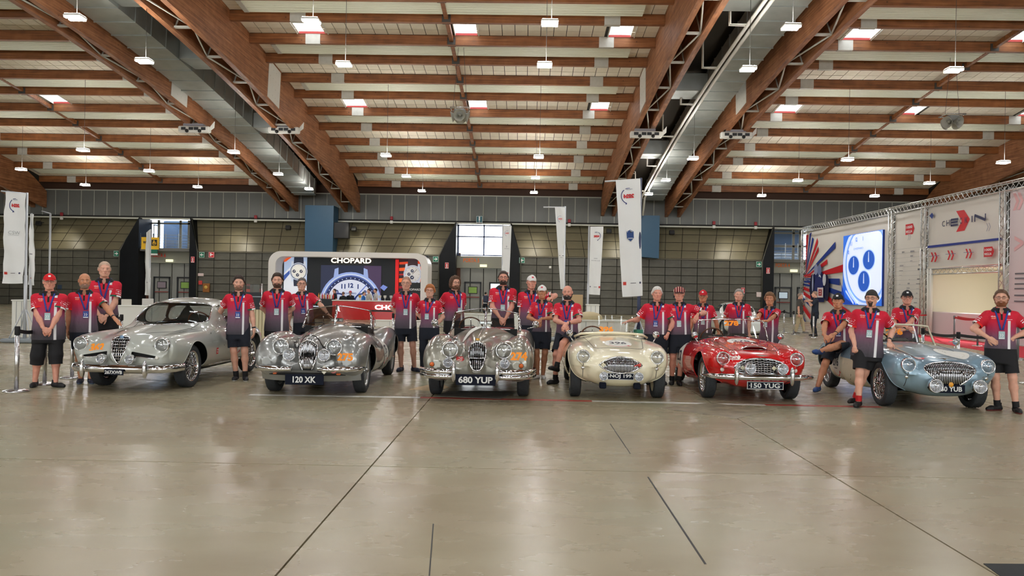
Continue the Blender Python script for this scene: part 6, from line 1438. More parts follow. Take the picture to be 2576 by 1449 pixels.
person('bald man with dark beard perched on the wing of the cream roadster', 1424, 718, 14.0, rz=-.12, h=1.76, bw=1.06, skin_='pink', pelvis=(.02, .06, .885), lean=.02, arms=(dict(t=(1421, 815, -.26), hd=(.4, -.5, -.7), pn=(0, 1, -.4), pose='curl'), dict(t=(1428, 813, -.28), hd=(-.5, -.4, -.6), pn=(0, 1, -.4), pose='relax')), legs=(dict(a=(1397, 948, -.12), pole=(-.25, -1, .3), toe=-.7), dict(air=1, a=(1400, 922, -.42), pole=(-.2, -1, .2), toe=-.6, fR=rotz(-.6) @ rotx(-.25))), beard=('full', (50, 44, 42)), badge='blue', watch=1, socks=(20, 20, 22), smile=True, bx=.0)
person('white-haired man stretching one arm out over the cream roadster', 1652, 723, 14.1, rz=.1, bw=1.14, bd=1.1, belly=.025, skin_='pink', arms=(dict(t=(1588, 806, -.15), hd=(-.9, -.2, -.25), pn=(0, -.1, -1), pose='flat', pole=(-.3, .5, -.8)), dict(t=(1681, 838, -.15), hd=(-.4, -.3, -.9), pn=(-.6, .6, 0), pose='fist', pole=(1, .4, 0))), hair='grey', hairc=(222, 220, 214), badge='blue', watch=1, bottom_m=NAVYC, bx=-.04, head=(.05, 0, 0), hem=-.03)
person('man in a tartan flat cap resting his arm on the red roadster screen', 1712, 722, 14.1, bw=1.05, skin_='pink', side=-.04, arms=(dict(t='back'), dict(t=(1755, 792, -.25), hd=(-.4, -.4, -.8), pn=(0, 1, -.2), pose='relax', pole=(.8, .5, -.1))), legs=(dict(a=(1690, 957, .0), toe=-.1), dict(a=(1708, 950, -.1), toe=.1)), cap='flat', hair='receding', hairc=(150, 130, 110), smile=True, bx=-.02, hem=-.03, socks=(20, 20, 22), watch=1)
person('man in a red cap and glasses standing behind the red roadster screen', 1768, 730, 15.9, bw=1.0, skin_='tan', arms=(dict(t='down'), dict(t=(1812, 850, .0))), cap='ball', capc=(200, 24, 40), hair='receding', hairc=(130, 120, 110), glasses=True, bottom='trousers', head=(-.1, .04, 0))
person('man with short silver hair behind the number on the red roadster screen', 1858, 728, 16.0, bw=1.06, skin_='fair', arms=(dict(t='back'), dict(t=(1885, 855, -.1))), hair='short', hairc=(150, 144, 138), bottom='trousers', head=(.02, .03, .05), smile=True)
person('woman with short brown hair leaning on the red roadster screen', 1936, 737, 14.6, rz=-.25, female=True, bw=1.0, skin_='tan', lean=-.05, arms=(dict(t=(1905, 805, -.45), hd=(-.8, -.2, -.2), pn=(0, -.2, -1), pose='relax', pole=(-1, .2, -.6)), dict(t=(1930, 808, -.42), hd=(-.95, -.1, .05), pn=(0, 0, -1), pose='flat', pole=(1, .3, -.5))), hair='crop', hairc=(122, 88, 58), bottom='trousers', smile=True, bx=-.05, watch=0, head=(.15, 0, 0))
person('man in a black flat-peaked cap sitting cross-legged on the blue roadster', 2094, 733, 13.35, rz=-.1, h=1.76, bw=1.06, skin_='tan', pelvis=(.10, .25, .82), side=-.03, arms=(dict(t=(2072, 852, -.2), hd=(.6, -.3, -.6), pn=(0, .7, -.6), pose='curl', pole=(-1, .3, -.3)), dict(t=(2088, 855, -.24), hd=(-.7, -.3, -.5), pn=(0, .7, -.6), pose='relax', pole=(1, .3, -.3))), legs=(dict(a=(2056, 964, -.12), pole=(-.1, -1, .2), toe=-.25), dict(air=1, a=(2056, 885, -.55), pole=(.9, -.6, .5), fR=rotz(-.6) @ roty(.9) @ rotx(-.2))), cap='flatpeak', capc=(20, 24, 28), hair='short', hairc=(60, 50, 44), badge='blue', watch=1, shoes=((34, 70, 130), (24, 40, 70)), smile=True, head=(-.05, .03, 0))
person('bearded man in a dark beanie and red socks, hand on the blue roadster', 2184, 729, 11.8, bw=1.16, skin_='fair', side=.06, arms=(dict(t=(2150, 868, -.05), hd=(0, -.2, -1), pn=(.7, .7, 0), pose='fist', pole=(-.5, 1, 0)), dict(t=(2237, 857, -.12), hd=(.05, -.5, -.8), pn=(0, .6, -.6), pose='fist', pole=(.6, 1, 0))), legs=(dict(a=(2160, 1001, -.12), toe=-.35), dict(a=(2150, 1000, .12), toe=-.6)), cap='beanie', capc=(52, 48, 44), hair='short', hairc=(60, 48, 40), beard=('goatee', (60, 46, 38)), glasses=True, socks=(190, 30, 34), watch=1, head=(-.18, .03, 0), hem=-.185, bottom_m=BLACKC, shoes=((24, 22, 22), (16, 16, 16)))
person('man in a black cap and black glasses seated behind the blue roadster screen', 2283, 738, 14.7, rz=.1, h=1.8, bw=1.05, skin_='pink', pelvis=(0, .08, .88), arms=(dict(t=(2282, 826, -.20), hd=(.9, -.2, -.1), pn=(0, .8, -.4), pose='curl', pole=(-1, .2, -.5)), dict(t=(2268, 836, -.25), hd=(-.9, -.2, -.1), pn=(0, .8, -.4), pose='curl', pole=(1, .2, -.4))), legs=(dict(a=(-.12, -.25, .085)), dict(a=(.14, -.2, .085))), cap='ball', capc=(22, 22, 26), hair='short', hairc=(70, 58, 50), glasses=True, badge='blue', watch=1, bottom_m=mat('grey_shorts', srgb(64, 66, 70), .8))
person('red-bearded man with thumbs at his belt, at the right edge', 2518, 730, 11.55, bw=1.06, skin_='fair', rz=.0, arms=(dict(t=(2484, 848, -.14), hd=(.75, -.1, -.55), pn=(.2, 1, 0), pose='relax', pole=(-1, .5, .1)), dict(t=(2552, 848, -.14), hd=(-.75, -.1, -.55), pn=(-.2, 1, 0), pose='relax', pole=(1, .5, .1))), legs=(dict(a=(2509, 1012, .05), toe=-.9), dict(a=(2556, 1020, -.12), toe=.15)), hair='short', hairc=(96, 66, 44), beard=('full', (134, 78, 44)), glasses=True, shoes=((22, 22, 24), (128, 40, 44)), socks=(22, 22, 24), hem=-.03, bottom_m=BLACKC, smile=True)
# ================================================================ STANDS, BANNERS, BARRIERS
SILVER = mat('brushed_steel', (0.7, 0.7, 0.71), .25, 1.0, noise=.05, nscale=20); BELTK = mat('black_belt', srgb(18, 18, 22), .7); BELTR = mat('red_belt', srgb(196, 22, 34), .6)
WHITEB = mat('white_counter', srgb(226, 226, 218), .5); CLOTH = mat('banner_cloth', srgb(232, 234, 232), .8, bump=.25, bscale=6); POLEM = mat('banner_pole', srgb(196, 200, 204), .4, .3); GREYB = mat('base_grey', srgb(136, 144, 148), .6)
ARTM = {}
def am(r, g, b, emit=0.0):
    k = f'print_{r}_{g}_{b}' + ('_lit' if emit else '')
    return mat(k, srgb(r, g, b), .5, emit=emit)
def flat(name, parent, fn, items, emit=0.0, lift=.004):
    """flat print: items (V2d, faces, (r,g,b)[, layer]) laid by fn(u, v, layer-lift)"""
    mb = MB(); ms = []; 
    for n, it in enumerate(items):
        V, Fc, c = it[:3]; m = am(*c, emit) if not hasattr(c, 'node_tree') else c
        if m not in ms: ms.append(m)
        ly = it[3] if len(it) > 3 else n
        mb.add([fn(u, v, lift * (1 + ly * .6)) for u, v in V], Fc, ms.index(m))
    return mk(name, mb, ms, parent)
def rect(u0, v0, u1, v1, c): return ([(u0, v0), (u1, v0), (u1, v1), (u0, v1)], [(0, 1, 2, 3)], c)
def poly(P, c): return (P, [tuple(range(len(P)))], c)
def disc(u, v, r, c, r0=0.0, n=40, ry=None, a0=0, a1=2 * PI):
    ry = ry or r
    if r0 <= 0 and a1 - a0 > 6: return ([(u + r * math.cos(2 * PI * i / n), v + ry * math.sin(2 * PI * i / n)) for i in range(n)], [tuple(range(n))], c)
    V = [(u + q * r * math.cos(a0 + (a1 - a0) * i / n), v + q * ry * math.sin(a0 + (a1 - a0) * i / n)) for q in (r0, 1) for i in range(n + 1)]
    return (V, [(i, i + 1, n + 2 + i, n + 1 + i)[::-1] for i in range(n)], c)
def line(u0, v0, u1, v1, w, c): d = np.array([u1 - u0, v1 - v0]); d = d / (np.linalg.norm(d) + 1e-9); n = np.array([-d[1], d[0]]) * w / 2; return ([(u0 + n[0], v0 + n[1]), (u0 - n[0], v0 - n[1]), (u1 - n[0], v1 - n[1]), (u1 + n[0], v1 + n[1])], [(0, 1, 2, 3)], c)
def word(s, u, v, h, c, w=None, bold=.02, mirror=False):
    V, Fc = text2d(s, bold); V = V.copy() * h
    if w: V[:, 0] *= w / np.ptp(V[:, 0])
    if mirror: V[:, 0] *= -1
    return ([(u + a, v + b) for a, b in V], Fc, c)
def watch_art(u, v, R, case=(176, 192, 226), dial=(222, 226, 236), ink=(28, 36, 70), strap=(34, 40, 60), chrono=True, subs=None, tick=True, bez=(70, 84, 130)):
    it = [poly([(u - R * .62, v + R * .7), (u + R * .62, v + R * .7), (u + R * .55, v + R * 1.75), (u - R * .55, v + R * 1.75)], strap), poly([(u - R * .62, v - R * .7), (u - R * .55, v - R * 1.75), (u + R * .55, v - R * 1.75), (u + R * .62, v - R * .7)], strap)]
    for s in (-1, 1):
        for q in (-1, 1): it.append(poly([(u + s * R * .56, v + q * R * .5), (u + s * R * .92, v + q * R * .5), (u + s * R * .84, v + q * R * 1.2), (u + s * R * .6, v + q * R * 1.22)], case))
    it += [disc(u, v, R * 1.06, case), disc(u, v, R * .97, bez), disc(u, v, R * .90, case), disc(u, v, R * .84, dial)]
    if tick:
        for i in range(60): a = PI * i / 30; q = .76 if i % 5 else .70; it.append(line(u + R * q * math.sin(a), v + R * q * math.cos(a), u + R * .82 * math.sin(a), v + R * .82 * math.cos(a), R * (.008 if i % 5 else .03), ink))
    for (du, dv, r) in (subs if subs is not None else [(-.36, .05, .2), (.36, .05, .2), (0, -.38, .2)]): it += [disc(u + du * R, v + dv * R, r * R, ink), disc(u + du * R, v + dv * R, r * R * .3, dial), line(u + du * R, v + dv * R, u + du * R + r * R * .7, v + dv * R + r * R * .5, R * .03, dial)]
    return it
# ---- backlit watch stand
YS = 41.5; SP = lambda x, y, Y=YS: atY(x, y, Y)
def rrect(x0, z0, x1, z1, r, n=8):
    P = []
    for cx_, cz_, a0 in ((x1 - r, z1 - r, 0), (x0 + r, z1 - r, PI / 2)):
        P += [(cx_ + r * math.cos(a0 + PI / 2 * i / n), cz_ + r * math.sin(a0 + PI / 2 * i / n)) for i in range(n + 1)]
    return [(x1, z0)] + P + [(x0, z0)]
x0, x1, zt = SP(693, 700)[0], SP(1083, 700)[0], SP(888, 637)[2]
st_ = thing('watch_stand', 'backlit watch stand with white rounded frame and black sign wall', 'stand', ((x0 + x1) / 2, YS, 0)); oo = np.array(st_.location)
mb = MB(); O = rrect(x0, 0, x1, zt, .62); I = rrect(x0 + .36, 0, x1 - .36, zt - .26, .42); n = len(O)
V = [(a - oo[0], y - oo[1], b) for y in (40.3, 42.0) for L in (O, I) for a, b in L]
mb.add(V, [q for i in range(n - 1) for q in ((i, n + i, n + i + 1, i + 1), (2 * n + i, 2 * n + i + 1, 3 * n + i + 1, 3 * n + i), (i, i + 1, 2 * n + i + 1, 2 * n + i), (n + i, 3 * n + i, 3 * n + i + 1, n + i + 1))], 0)
mk('frame', mb, mat('stand_white', srgb(232, 228, 222), .4), st_)
WF = lambda u, v, l: (u - oo[0], 41.5 - l - oo[1], v)
mk('back_wall', MB().box((0, .1, zt / 2), (x1 - x0 - .3, .1, zt - .1)), mat('stand_black', srgb(16, 24, 32), .5), st_)
pu = lambda x: SP(x, 700)[0]; pv = lambda y, x=888: SP(x, y)[2]
# left poster
a, b = pu(714), pu(772); c, d = 0.4, pv(645, 740)
it = [rect(a, c, b, d, (178, 196, 226)), poly([(a, d - .9), (a + .5, d - .4), (b, d - 1.6), (b, c), (a, c)], (226, 230, 238)), poly([(a, d), (a + .45, d), (a + .1, d - .28), (a, d - .3)], (240, 96, 40)), poly([(a, d - 1.0), (a + .55, d - .5), (a + .55, d - .62), (a, d - 1.3)], (64, 94, 170))]
wv = lambda x, y: (pu(x), pv(y, x)); uu, vv = wv(751, 683); it += watch_art(uu, vv, .44, dial=(236, 232, 220), case=(200, 208, 224), bez=(40, 48, 66), subs=[(-.42, .02, .19), (.42, .02, .19), (0, -.42, .19)])
flat('left_poster', st_, WF, it, .55)
# screen with large watch
a, b = pu(807), pu(959); c, d = .9, pv(668); it = [rect(a, c, b, d, (40, 46, 72)), poly([(a + (b - a) * .55, d), (b, d), (b, c), (a + (b - a) * .7, c)], (70, 52, 84))]
uu, vv = wv(883, 762); R = 1.52; it += [rect(uu - .68, vv + 1.2, uu + .68, d, (26, 34, 60)), poly([(uu - .95, vv + 1.0), (uu - .66, vv + 1.2), (uu - .66, d - .12), (uu - .86, d - .2)], (150, 170, 220)), poly([(uu + .95, vv + 1.0), (uu + .66, vv + 1.2), (uu + .66, d - .12), (uu + .86, d - .2)], (150, 170, 220))]
it += [disc(uu, vv, R * 1.06, (150, 172, 226)), disc(uu, vv, R * 1.0, (196, 208, 240)), disc(uu, vv, R * .95, (70, 92, 156)), disc(uu, vv, R * .90, (28, 40, 84)), disc(uu, vv, R * .80, (214, 220, 238))]
for s_, ang, q in (('12', 0, .60), ('11', -.42, .62), ('1', .42, .62), ('10', -.95, .62), ('2', .95, .62)): it.append(word(s_, uu + R * q * math.sin(ang), vv + R * q * math.cos(ang), .25, (44, 58, 110), bold=.05))
for i in range(-7, 8): a_ = i * PI / 18; it.append(disc(uu + R * .85 * math.sin(a_), vv + R * .85 * math.cos(a_), .03, (190, 204, 240), n=8))
it += [word('CHOPARD', uu, vv + .50, .09, (60, 72, 120), .62), word('CHRONOMETER', uu, vv + .36, .05, (90, 100, 140), .5), line(uu, vv, uu + R * .55, vv + R * .62, .05, (90, 112, 180)), disc(uu - .62, vv + .1, .42, (36, 52, 110)), disc(uu + .62, vv + .1, .42, (36, 52, 110)), disc(uu - .62, vv + .1, .34, (196, 206, 232)), disc(uu + .62, vv + .1, .34, (196, 206, 232)),
      poly([(uu + R * 1.02, vv + .82), (uu + R * 1.12, vv + .98), (uu + R * 1.28, vv + .86), (uu + R * 1.16, vv + .66)], (120, 140, 210))]
flat('screen', st_, WF, it, .6)
lt = MB(); put_text(lt, 'CHOPARD', lambda u, v: (pu(884) - oo[0] + u, -.14, pv(656) + v), .27, pu(934) - pu(833), bold=.03); mk('sign_letters', lt, am(255, 236, 214, 1.6), st_)
mk('red_strip', MB().box(((pu(995) + pu(1003)) / 2 - oo[0], -.05, (zt - .3) / 2), (pu(1003) - pu(995), .1, zt - .3)), am(226, 24, 30, .5), st_)
a, b = pu(1004), pu(1067); d = pv(648, 1035); it = [rect(a, .4, b, d, (46, 20, 26))]
for i, (y0_, h_, cc) in enumerate(((.25, .12, (230, 70, 30)), (.55, .16, (244, 96, 34)), (.86, .08, (170, 30, 30)), (1.1, .2, (250, 110, 40)), (1.5, .12, (140, 24, 36)), (1.8, .3, (226, 60, 44)), (2.3, .5, (206, 120, 130)))): it.append(poly([(a, d - y0_), (b, d - y0_ + .1), (b, d - y0_ - h_ + .06), (a, d - y0_ - h_)], cc))
uu, vv = wv(1038, 690); it += watch_art(uu, vv, .45, dial=(224, 220, 214), case=(206, 210, 222), bez=(180, 186, 200), subs=[(0, .38, .18), (-.38, 0, .18), (0, -.38, .22)], strap=(60, 40, 48)); it += [line(uu, vv, uu + .26, vv + .26, .02, (60, 40, 40))]
flat('right_poster', st_, WF, it, .5)
sg = thing('sign_board', 'black sign board with white lettering in front of the right watch poster', 'sign', (pu(1040), 40.75, 0))
mk('board', MB().box((.1, 0, 1.2), (1.0, .08, 1.4)).box((.1, 0, .25), (.8, .3, .5)), am(14, 18, 20), sg); mb = MB(); put_text(mb, 'CHOPARD', lambda u, v: (.1 + u, -.045, 1.55 + v), .11, .78, bold=.02); mk('lettering', mb, am(240, 240, 236), sg)
# counter
ct = thing('bar_counter', 'glossy red bar counter with lit white lettering under the big watch screen', 'counter', (pu(930), 39.8, 0)); k0, k1 = SP(836, 780, 39.6)[0] - pu(930), SP(1046, 780, 39.6)[0] - pu(930)
mk('front', MB().box(((k0 + k1) / 2, 0, .46), (k1 - k0, .5, .92), bev=.02), mat('counter_red', srgb(214, 20, 26), .25, coat=.6, emit=0), ct); mk('worktop', MB().box(((k0 + k1) / 2, .05, .945), (k1 - k0 + .04, .7, .05), bev=.01), WHITEB, ct)
mb = MB(); lx = SP(940, 770, 39.5)[0] - pu(930); put_text(mb, 'CHOPARD', lambda u, v: (lx + 1.1 + u, -.275, .64 + v), .24, 2.1, bold=.04); mk('lettering', mb, am(255, 244, 240, 1.2), ct); mk('dark_strip', MB().box((lx + 1.0, -.26, .46), (2.5, .02, .08)), am(14, 18, 20), ct)
dk = thing('back_counter', 'dark counter to the left of the red bar counter', 'counter', (SP(800, 780, 40.2)[0], 40.4, 0)); mk('body', MB().box((0, 0, .5), (1.6, .6, 1.0), bev=.02), am(18, 24, 30), dk); mk('light_strip', MB().box((-.05, -.31, .62), (.7, .02, .05)), am(200, 214, 230, .6), dk)
for i in range(9):
    X = SP(800 + i * 4.6, 745, 40.2)[0]; g = MB().lathe([(.03, 0), (.035, .02), (.04, .17), (.03, .2), (.012, .24), (.012, .3)], n=10); o = mk('bottle', g, am(*((226, 150, 70), (236, 236, 230), (210, 60, 50))[i % 3])); o.location = (X, 40.35, 1.0); tag(o, f'small bottle on the dark counter left of the bar, {ORD[i]} from the left', 'bottle', 'bottles on the dark counter')
for i, (px, c_) in enumerate(((905, (230, 180, 60)), (955, (226, 226, 220)), (968, (226, 226, 220)), (983, (200, 204, 206)))):
    o = mk('bar_glass', MB().lathe([(.05, 0), (.012, .02), (.012, .1), (.07, .16), (.075, .26)], n=12), am(*c_)); o.location = (SP(px, 750, 39.7)[0], 39.75, .97); tag(o, ['amber glass standing on the red bar counter', 'white glass on the red counter beside the blue-shirted guest', 'white glass on the red counter, second from the right', 'grey glass on the red counter near the bald man with glasses'][i], 'glass', 'glasses on the bar')
# guests at the bar
G_ = 'guests at the bar'
def guest(label, px, top, Y, c, hc=(40, 30, 26), rz=0.0, cap=None, capc=(200, 30, 60), hair='short', bot=None, **kw):
    return person(label, px, top, Y, rz=rz, py=760, shirt=mat('plain_shirt_%d_%d_%d' % c, srgb(*c), .8, bump=.2, bscale=20), hair=hair, hairc=hc, cap=cap, capc=capc, bottom='trousers', bottom_m=bot or NAVYC, lany=False, group=kw.pop('group', G_), hem=-.1, **kw)
guest('guest in black with dark hair at the left end of the bar', 842, 727, 40.6, (24, 24, 32), rz=-1.2)
guest('guest in a black printed jacket with his back turned at the bar', 863, 734, 40.5, (20, 26, 30), (120, 90, 76), rz=2.9, hair='shaved')
guest('bar guest in a red cap facing the counter', 881, 731, 40.9, (22, 26, 38), cap='ball', capc=(206, 24, 60))
guest('grey-haired guest in a bright blue shirt at the bar', 914, 734, 40.4, (36, 110, 190), (90, 80, 74), rz=1.3)
guest('guest in a pale shirt with braces behind the bar counter', 928, 727, 41.0, (224, 220, 206), rz=-.9)
guest('guest in a light grey shirt at the right end of the bar', 945, 726, 40.9, (204, 204, 200), (44, 34, 30), rz=-1.3)
guest('man in a grey T-shirt and beige trousers walking past the barrier posts', 2011, 738, 33.3, (70, 68, 64), (150, 130, 116), rz=1.4, hair='shaved', bot=mat('beige_trousers', srgb(190, 174, 140), .85), group='visitors walking by', legs=(dict(a=(-.12, .12, .085)), dict(a=(.12, -.2, .1))), shoes=((110, 106, 100), (180, 176, 168)))
guest('bald man in navy reading a sheet by the sunburst wall graphic', 2051, 733, 31.5, (26, 36, 52), rz=-1.35, hair='shaved', hc=(160, 130, 110), arms=(dict(t=(2033, 757, -.35), hd=(0, -1, 0), pn=(0, 0, 1)), dict(t=(2034, 759, .1), hd=(0, -1, 0), pn=(0, 0, 1))), group='visitors walking by')
guest('visitor with a dark backpack leaving through the open bright doorway', 1221, 735, 52.0, (226, 230, 236), rz=2.6, group='visitors walking by')
o = mk('backpack', MB().box((0, 0, 0), (.34, .2, .46), bev=.06), am(30, 40, 66)); q = atY(1222, 752, 51.7); o.location = q; tag(o, 'dark backpack worn by the visitor in the bright doorway', 'backpack')
# ---- feather banners
def logo24(u, v, r, mirror, faint=False):
    b_, r_ = ((24, 44, 110), (204, 34, 44)) if not faint else ((150, 156, 186), (222, 130, 134))
    s = -1 if mirror else 1
    return [disc(u, v, r, b_, .90, 26, None, -1.2 if s > 0 else 2.2, 1.2 if s > 0 else 4.4), disc(u, v, r, b_, .93, 16, None, 1.4, 2.0), poly([(u + s * r * .2, v - r * .98), (u + s * r * .45, v - r * .78), (u + s * r * .42, v - r * 1.1)], b_), word('2024', u, v - r * .02, r * .52, r_, r * 1.35, .06, mirror), word('MILLE', u - s * r * .1, v + r * .82, r * .14, b_, r * .7, .0, mirror)]
def banner(label, tl, tr, br, bl, Y, pole, base_y, mirror, marks=(), arm=None, dark=False, plain=False, logo=True, faint=False):
    A = {k: atY(*p, Y) for k, p in (('tl', tl), ('tr', tr), ('br', br), ('bl', bl))}; P0 = atY(pole[0], pole[1], Y); xb = P0[0]; t = thing('banner', label, 'banner', (xb, Y, 0), group='tall white feather banners'); o_ = np.array([xb, Y, 0])
    def S2(u, v): return A['bl'] * (1 - u) * (1 - v) + A['br'] * u * (1 - v) + A['tl'] * (1 - u) * v + A['tr'] * u * v
    G = []
    for v in np.linspace(0, 1, 15): G.append([S2(u, v) - o_ + np.array([0, .035 * math.sin(u * 5 + v * 7) * (1 - .3 * v) + .02 * math.sin(v * 23 + u * 3), -.03 * (1 - v) * u * (1 - u)]) for u in np.linspace(0, 1, 9)])
    Gb = [[q + np.array([0, .006, 0]) for q in r] for r in G]; mb = MB(); mb.grid(G); mb.grid([r[::-1] for r in Gb]); mk('cloth', mb, CLOTH, t)
    zt_ = P0[2]; pm = mat('banner_pole_dark', srgb(40, 52, 86), .4) if dark else POLEM
    mk('pole', MB().tube([(0, .05, .1), (0, .05, zt_ * .45), (0, .05, zt_ * .452), (0, .05, zt_ + .03)], [.045, .045, .032, .03], 10), pm, t)
    if arm: q = atY(*arm, Y) - o_; mk('arm', MB().tube([(0, .05, zt_), (q[0], .05, q[2])], .022, 8), POLEM, t)
    bs = MB().box((0, .05, .06), (.9, .7, .1), bev=.03); mk('base', bs, GREYB, t); lg = MB()
    for k in range(4): a_ = PI / 4 + k * PI / 2; lg.tube([(0, .05, .95), (.4 * math.cos(a_), .05 + .3 * math.sin(a_), .11)], .018, 6)
    mk('legs', lg, POLEM, t, kind='stuff')
    w_ = np.linalg.norm(A['tr'] - A['tl']); h_ = np.linalg.norm(A['tl'] - A['bl'])
    def fn(u, v, l): q = S2(.5 + u / w_, v / h_); q2 = q - o_; uu_, vv_ = .5 + u / w_, v / h_; return q2 + np.array([0, .035 * math.sin(uu_ * 5 + vv_ * 7) * (1 - .3 * vv_) + .02 * math.sin(vv_ * 23 + uu_ * 3) - .014 - l, -.03 * (1 - vv_) * uu_ * (1 - uu_)])
    it = []
    if logo: it += logo24(0, h_ * .86, w_ * .32, mirror, faint)
    it += [m(w_, h_) for m in marks]
    if it: flat('banner_print', t, fn, it, lift=.003)
    return t
foot = lambda s: [lambda w_, h_: rect(-w_ * .38 * s - .05 * w_, h_ * .10, -w_ * .38 * s + .10 * w_, h_ * .128, (206, 60, 50)), lambda w_, h_: rect(-w_ * .08, h_ * .112, w_ * .18, h_ * .117, (90, 90, 96)), lambda w_, h_: disc(w_ * .38 * s, h_ * .114, w_ * .045, (60, 62, 90), n=12)]
banner('large white banner with mirrored red 2024 at the left edge', (14, 482), (66, 487), (59, 713), (5, 713), 21.0, (65.5, 487), 862, True, foot(1) + [lambda w_, h_: word('CSW', 0, h_ * .56, h_ * .035, (150, 152, 156), w_ * .5, -.01), lambda w_, h_: rect(-w_ * .25, h_ * .53, w_ * .2, h_ * .533, (170, 172, 176))], arm=(0, 480))
banner('narrow white banner hanging edge-on behind the left large banner', (76, 538), (85, 539), (87, 718), (70, 716), 29.0, (78, 538), 0, True, [lambda w_, h_: rect(-w_ * .2, h_ * .43, w_ * .2, h_ * .445, (150, 150, 156)), lambda w_, h_: disc(0, h_ * .1, w_ * .14, (200, 60, 60), n=10)], logo=False)
tp = thing('banner_pole', 'bare white banner pole with a short arm above the man in the red cap', 'pole', (atY(127, 535, 31.5)[0], 31.5, 0)); q = atY(127, 537, 31.5)[2]; mk('pole', MB().tube([(0, 0, 0), (0, 0, q)], .04, 8), POLEM, tp); mk('arm', MB().tube([(0, 0, q), (-.36, 0, q + .09)], .022, 6), POLEM, tp); mk('base', MB().box((0, 0, .06), (.8, .6, .1), bev=.03), GREYB, tp)
banner('white banner seen edge-on in front of the left black portal', (368, 585), (378, 577), (377, 743), (364, 742), 38.0, (378, 578), 0, True, [lambda w_, h_: disc(0, h_ * .2, w_ * .1, (120, 120, 130), n=8)], logo=False)
banner('slim white banner beside the central portal window', (1266, 568), (1287, 568), (1281, 700), (1262, 700), 34.0, (1265, 567), 0, True, [lambda w_, h_: word('T', 0, h_ * .6, h_ * .03, (120, 120, 126)), lambda w_, h_: rect(-w_ * .3, h_ * .56, w_ * .3, h_ * .568, (180, 180, 186)), lambda w_, h_: rect(w_ * .1, h_ * .09, w_ * .35, h_ * .11, (206, 60, 60))], faint=True)
banner('tapering white banner with an arm left of the mid-size banner', (1396, 521), (1421, 522), (1419, 727), (1410, 727), 25.7, (1422, 521), 0, True, [lambda w_, h_: rect(-w_ * .35, h_ * .405, w_ * .4, h_ * .412, (100, 100, 106)), lambda w_, h_: rect(-w_ * .2, h_ * .385, w_ * .2, h_ * .39, (170, 170, 176))], arm=(1367, 521), faint=True)
banner('mid-size white banner on a pole behind the bald man on the cream roadster', (1485, 570), (1518, 570), (1509, 742), (1481, 740), 33.0, (1482, 570), 0, False, foot(-1) + [lambda w_, h_: word('MOTOR CLUB', 0, h_ * .5, h_ * .014, (130, 130, 136), w_ * .7, 0), lambda w_, h_: rect(-w_ * .15, h_ * .53, w_ * .15, h_ * .536, (160, 160, 166))])
shield = [lambda w_, h_: poly([(-w_ * .16, h_ * .555), (0, h_ * .57), (w_ * .16, h_ * .555), (w_ * .16, h_ * .50), (0, h_ * .47), (-w_ * .16, h_ * .50)], (22, 62, 122)), lambda w_, h_: poly([(-w_ * .14, h_ * .552), (0, h_ * .565), (w_ * .14, h_ * .552), (w_ * .13, h_ * .535), (-w_ * .02, h_ * .528), (-w_ * .13, h_ * .543)], (226, 232, 236)), lambda w_, h_: disc(w_ * .02, h_ * .55, w_ * .05, (40, 50, 60), n=10), lambda w_, h_: rect(-w_ * .12, h_ * .495, w_ * .12, h_ * .50, (226, 232, 236))]
banner('tallest white banner with mirrored red 2024 and a blue shield emblem', (1549, 453), (1611, 450), (1616, 744), (1566, 747), 20.5, (1613, 450), 0, True, foot(1) + shield, arm=(1522, 456), dark=True)
# ---- check-in wall (runs away from the viewer along X = 17)
WX = 17.0; cw = thing('exhibition_wall', 'long white check-in wall framed in aluminium truss on the right', 'stand', (WX, 37, 0)); co_ = np.array([WX, 37.0, 0])
def CWp(x, y): p = atX(x, y, WX); return p[1], p[2]
CWF = lambda u, v, l: (-l, u - 37.0, v)
TOPZ = 5.55
TRS = mat('truss_aluminium', (0.72, 0.73, 0.72), .3, 1.0, noise=.2, nscale=20)
def truss(name, a, b, w_=.30, n=None, parent=cw):
    a = np.array(a, float) - co_; b = np.array(b, float) - co_; A_, B_, D_ = frame_from(b - a); L = np.linalg.norm(b - a); n = n or max(2, int(L / .32)); mb = MB()
    cr = [A_ * sx * w_ / 2 + B_ * sy * w_ / 2 for sx, sy in ((-1, -1), (1, -1), (1, 1), (-1, 1))]
    for c_ in cr: mb.tube([a + c_, b + c_], .026, 6)
    for i in range(n):
        p, q = a + D_ * L * i / n, a + D_ * L * (i + 1) / n
        for k in range(4): mb.tube([p + cr[k], q + cr[(k + 1) % 4]], .014, 4, caps=False)
    mk(name, mb, TRS, parent)
Y0_, Y1_ = CWp(2576, 600)[0] - 3.0, CWp(2024, 600)[0]
yv = [CWp(x, 600)[0] for x in (2025, 2247, 2330, 2531)]
for y in yv: truss('truss_post', (WX, y, 0), (WX, y, TOPZ))
truss('truss_beam', (WX, Y0_, TOPZ), (WX, Y1_, TOPZ))
PAN = mat('check_in_panel', srgb(226, 222, 214), .6); PINK = mat('pinkish_panel', srgb(222, 208, 210), .6)
def panel(ya, yb, z0, z1, m, name='wall_panel'): mk(name, MB().box((.06, (ya + yb) / 2 - 37, (z0 + z1) / 2), (.06, abs(ya - yb) - .3, z1 - z0)), m, cw)
panel(yv[0], yv[1], 0, TOPZ - .18, PAN); panel(yv[1], yv[2], 0, TOPZ - .18, PAN); panel(yv[2], yv[3], CWp(2430, 672)[1], TOPZ - .18, PAN); panel(yv[3], Y0_, 0, TOPZ - .18, PINK)
C = lambda x, y: CWp(x, y)
ctr = C(2030, 703)
it = []
RED_, BLU_ = (206, 20, 36), (22, 54, 140)
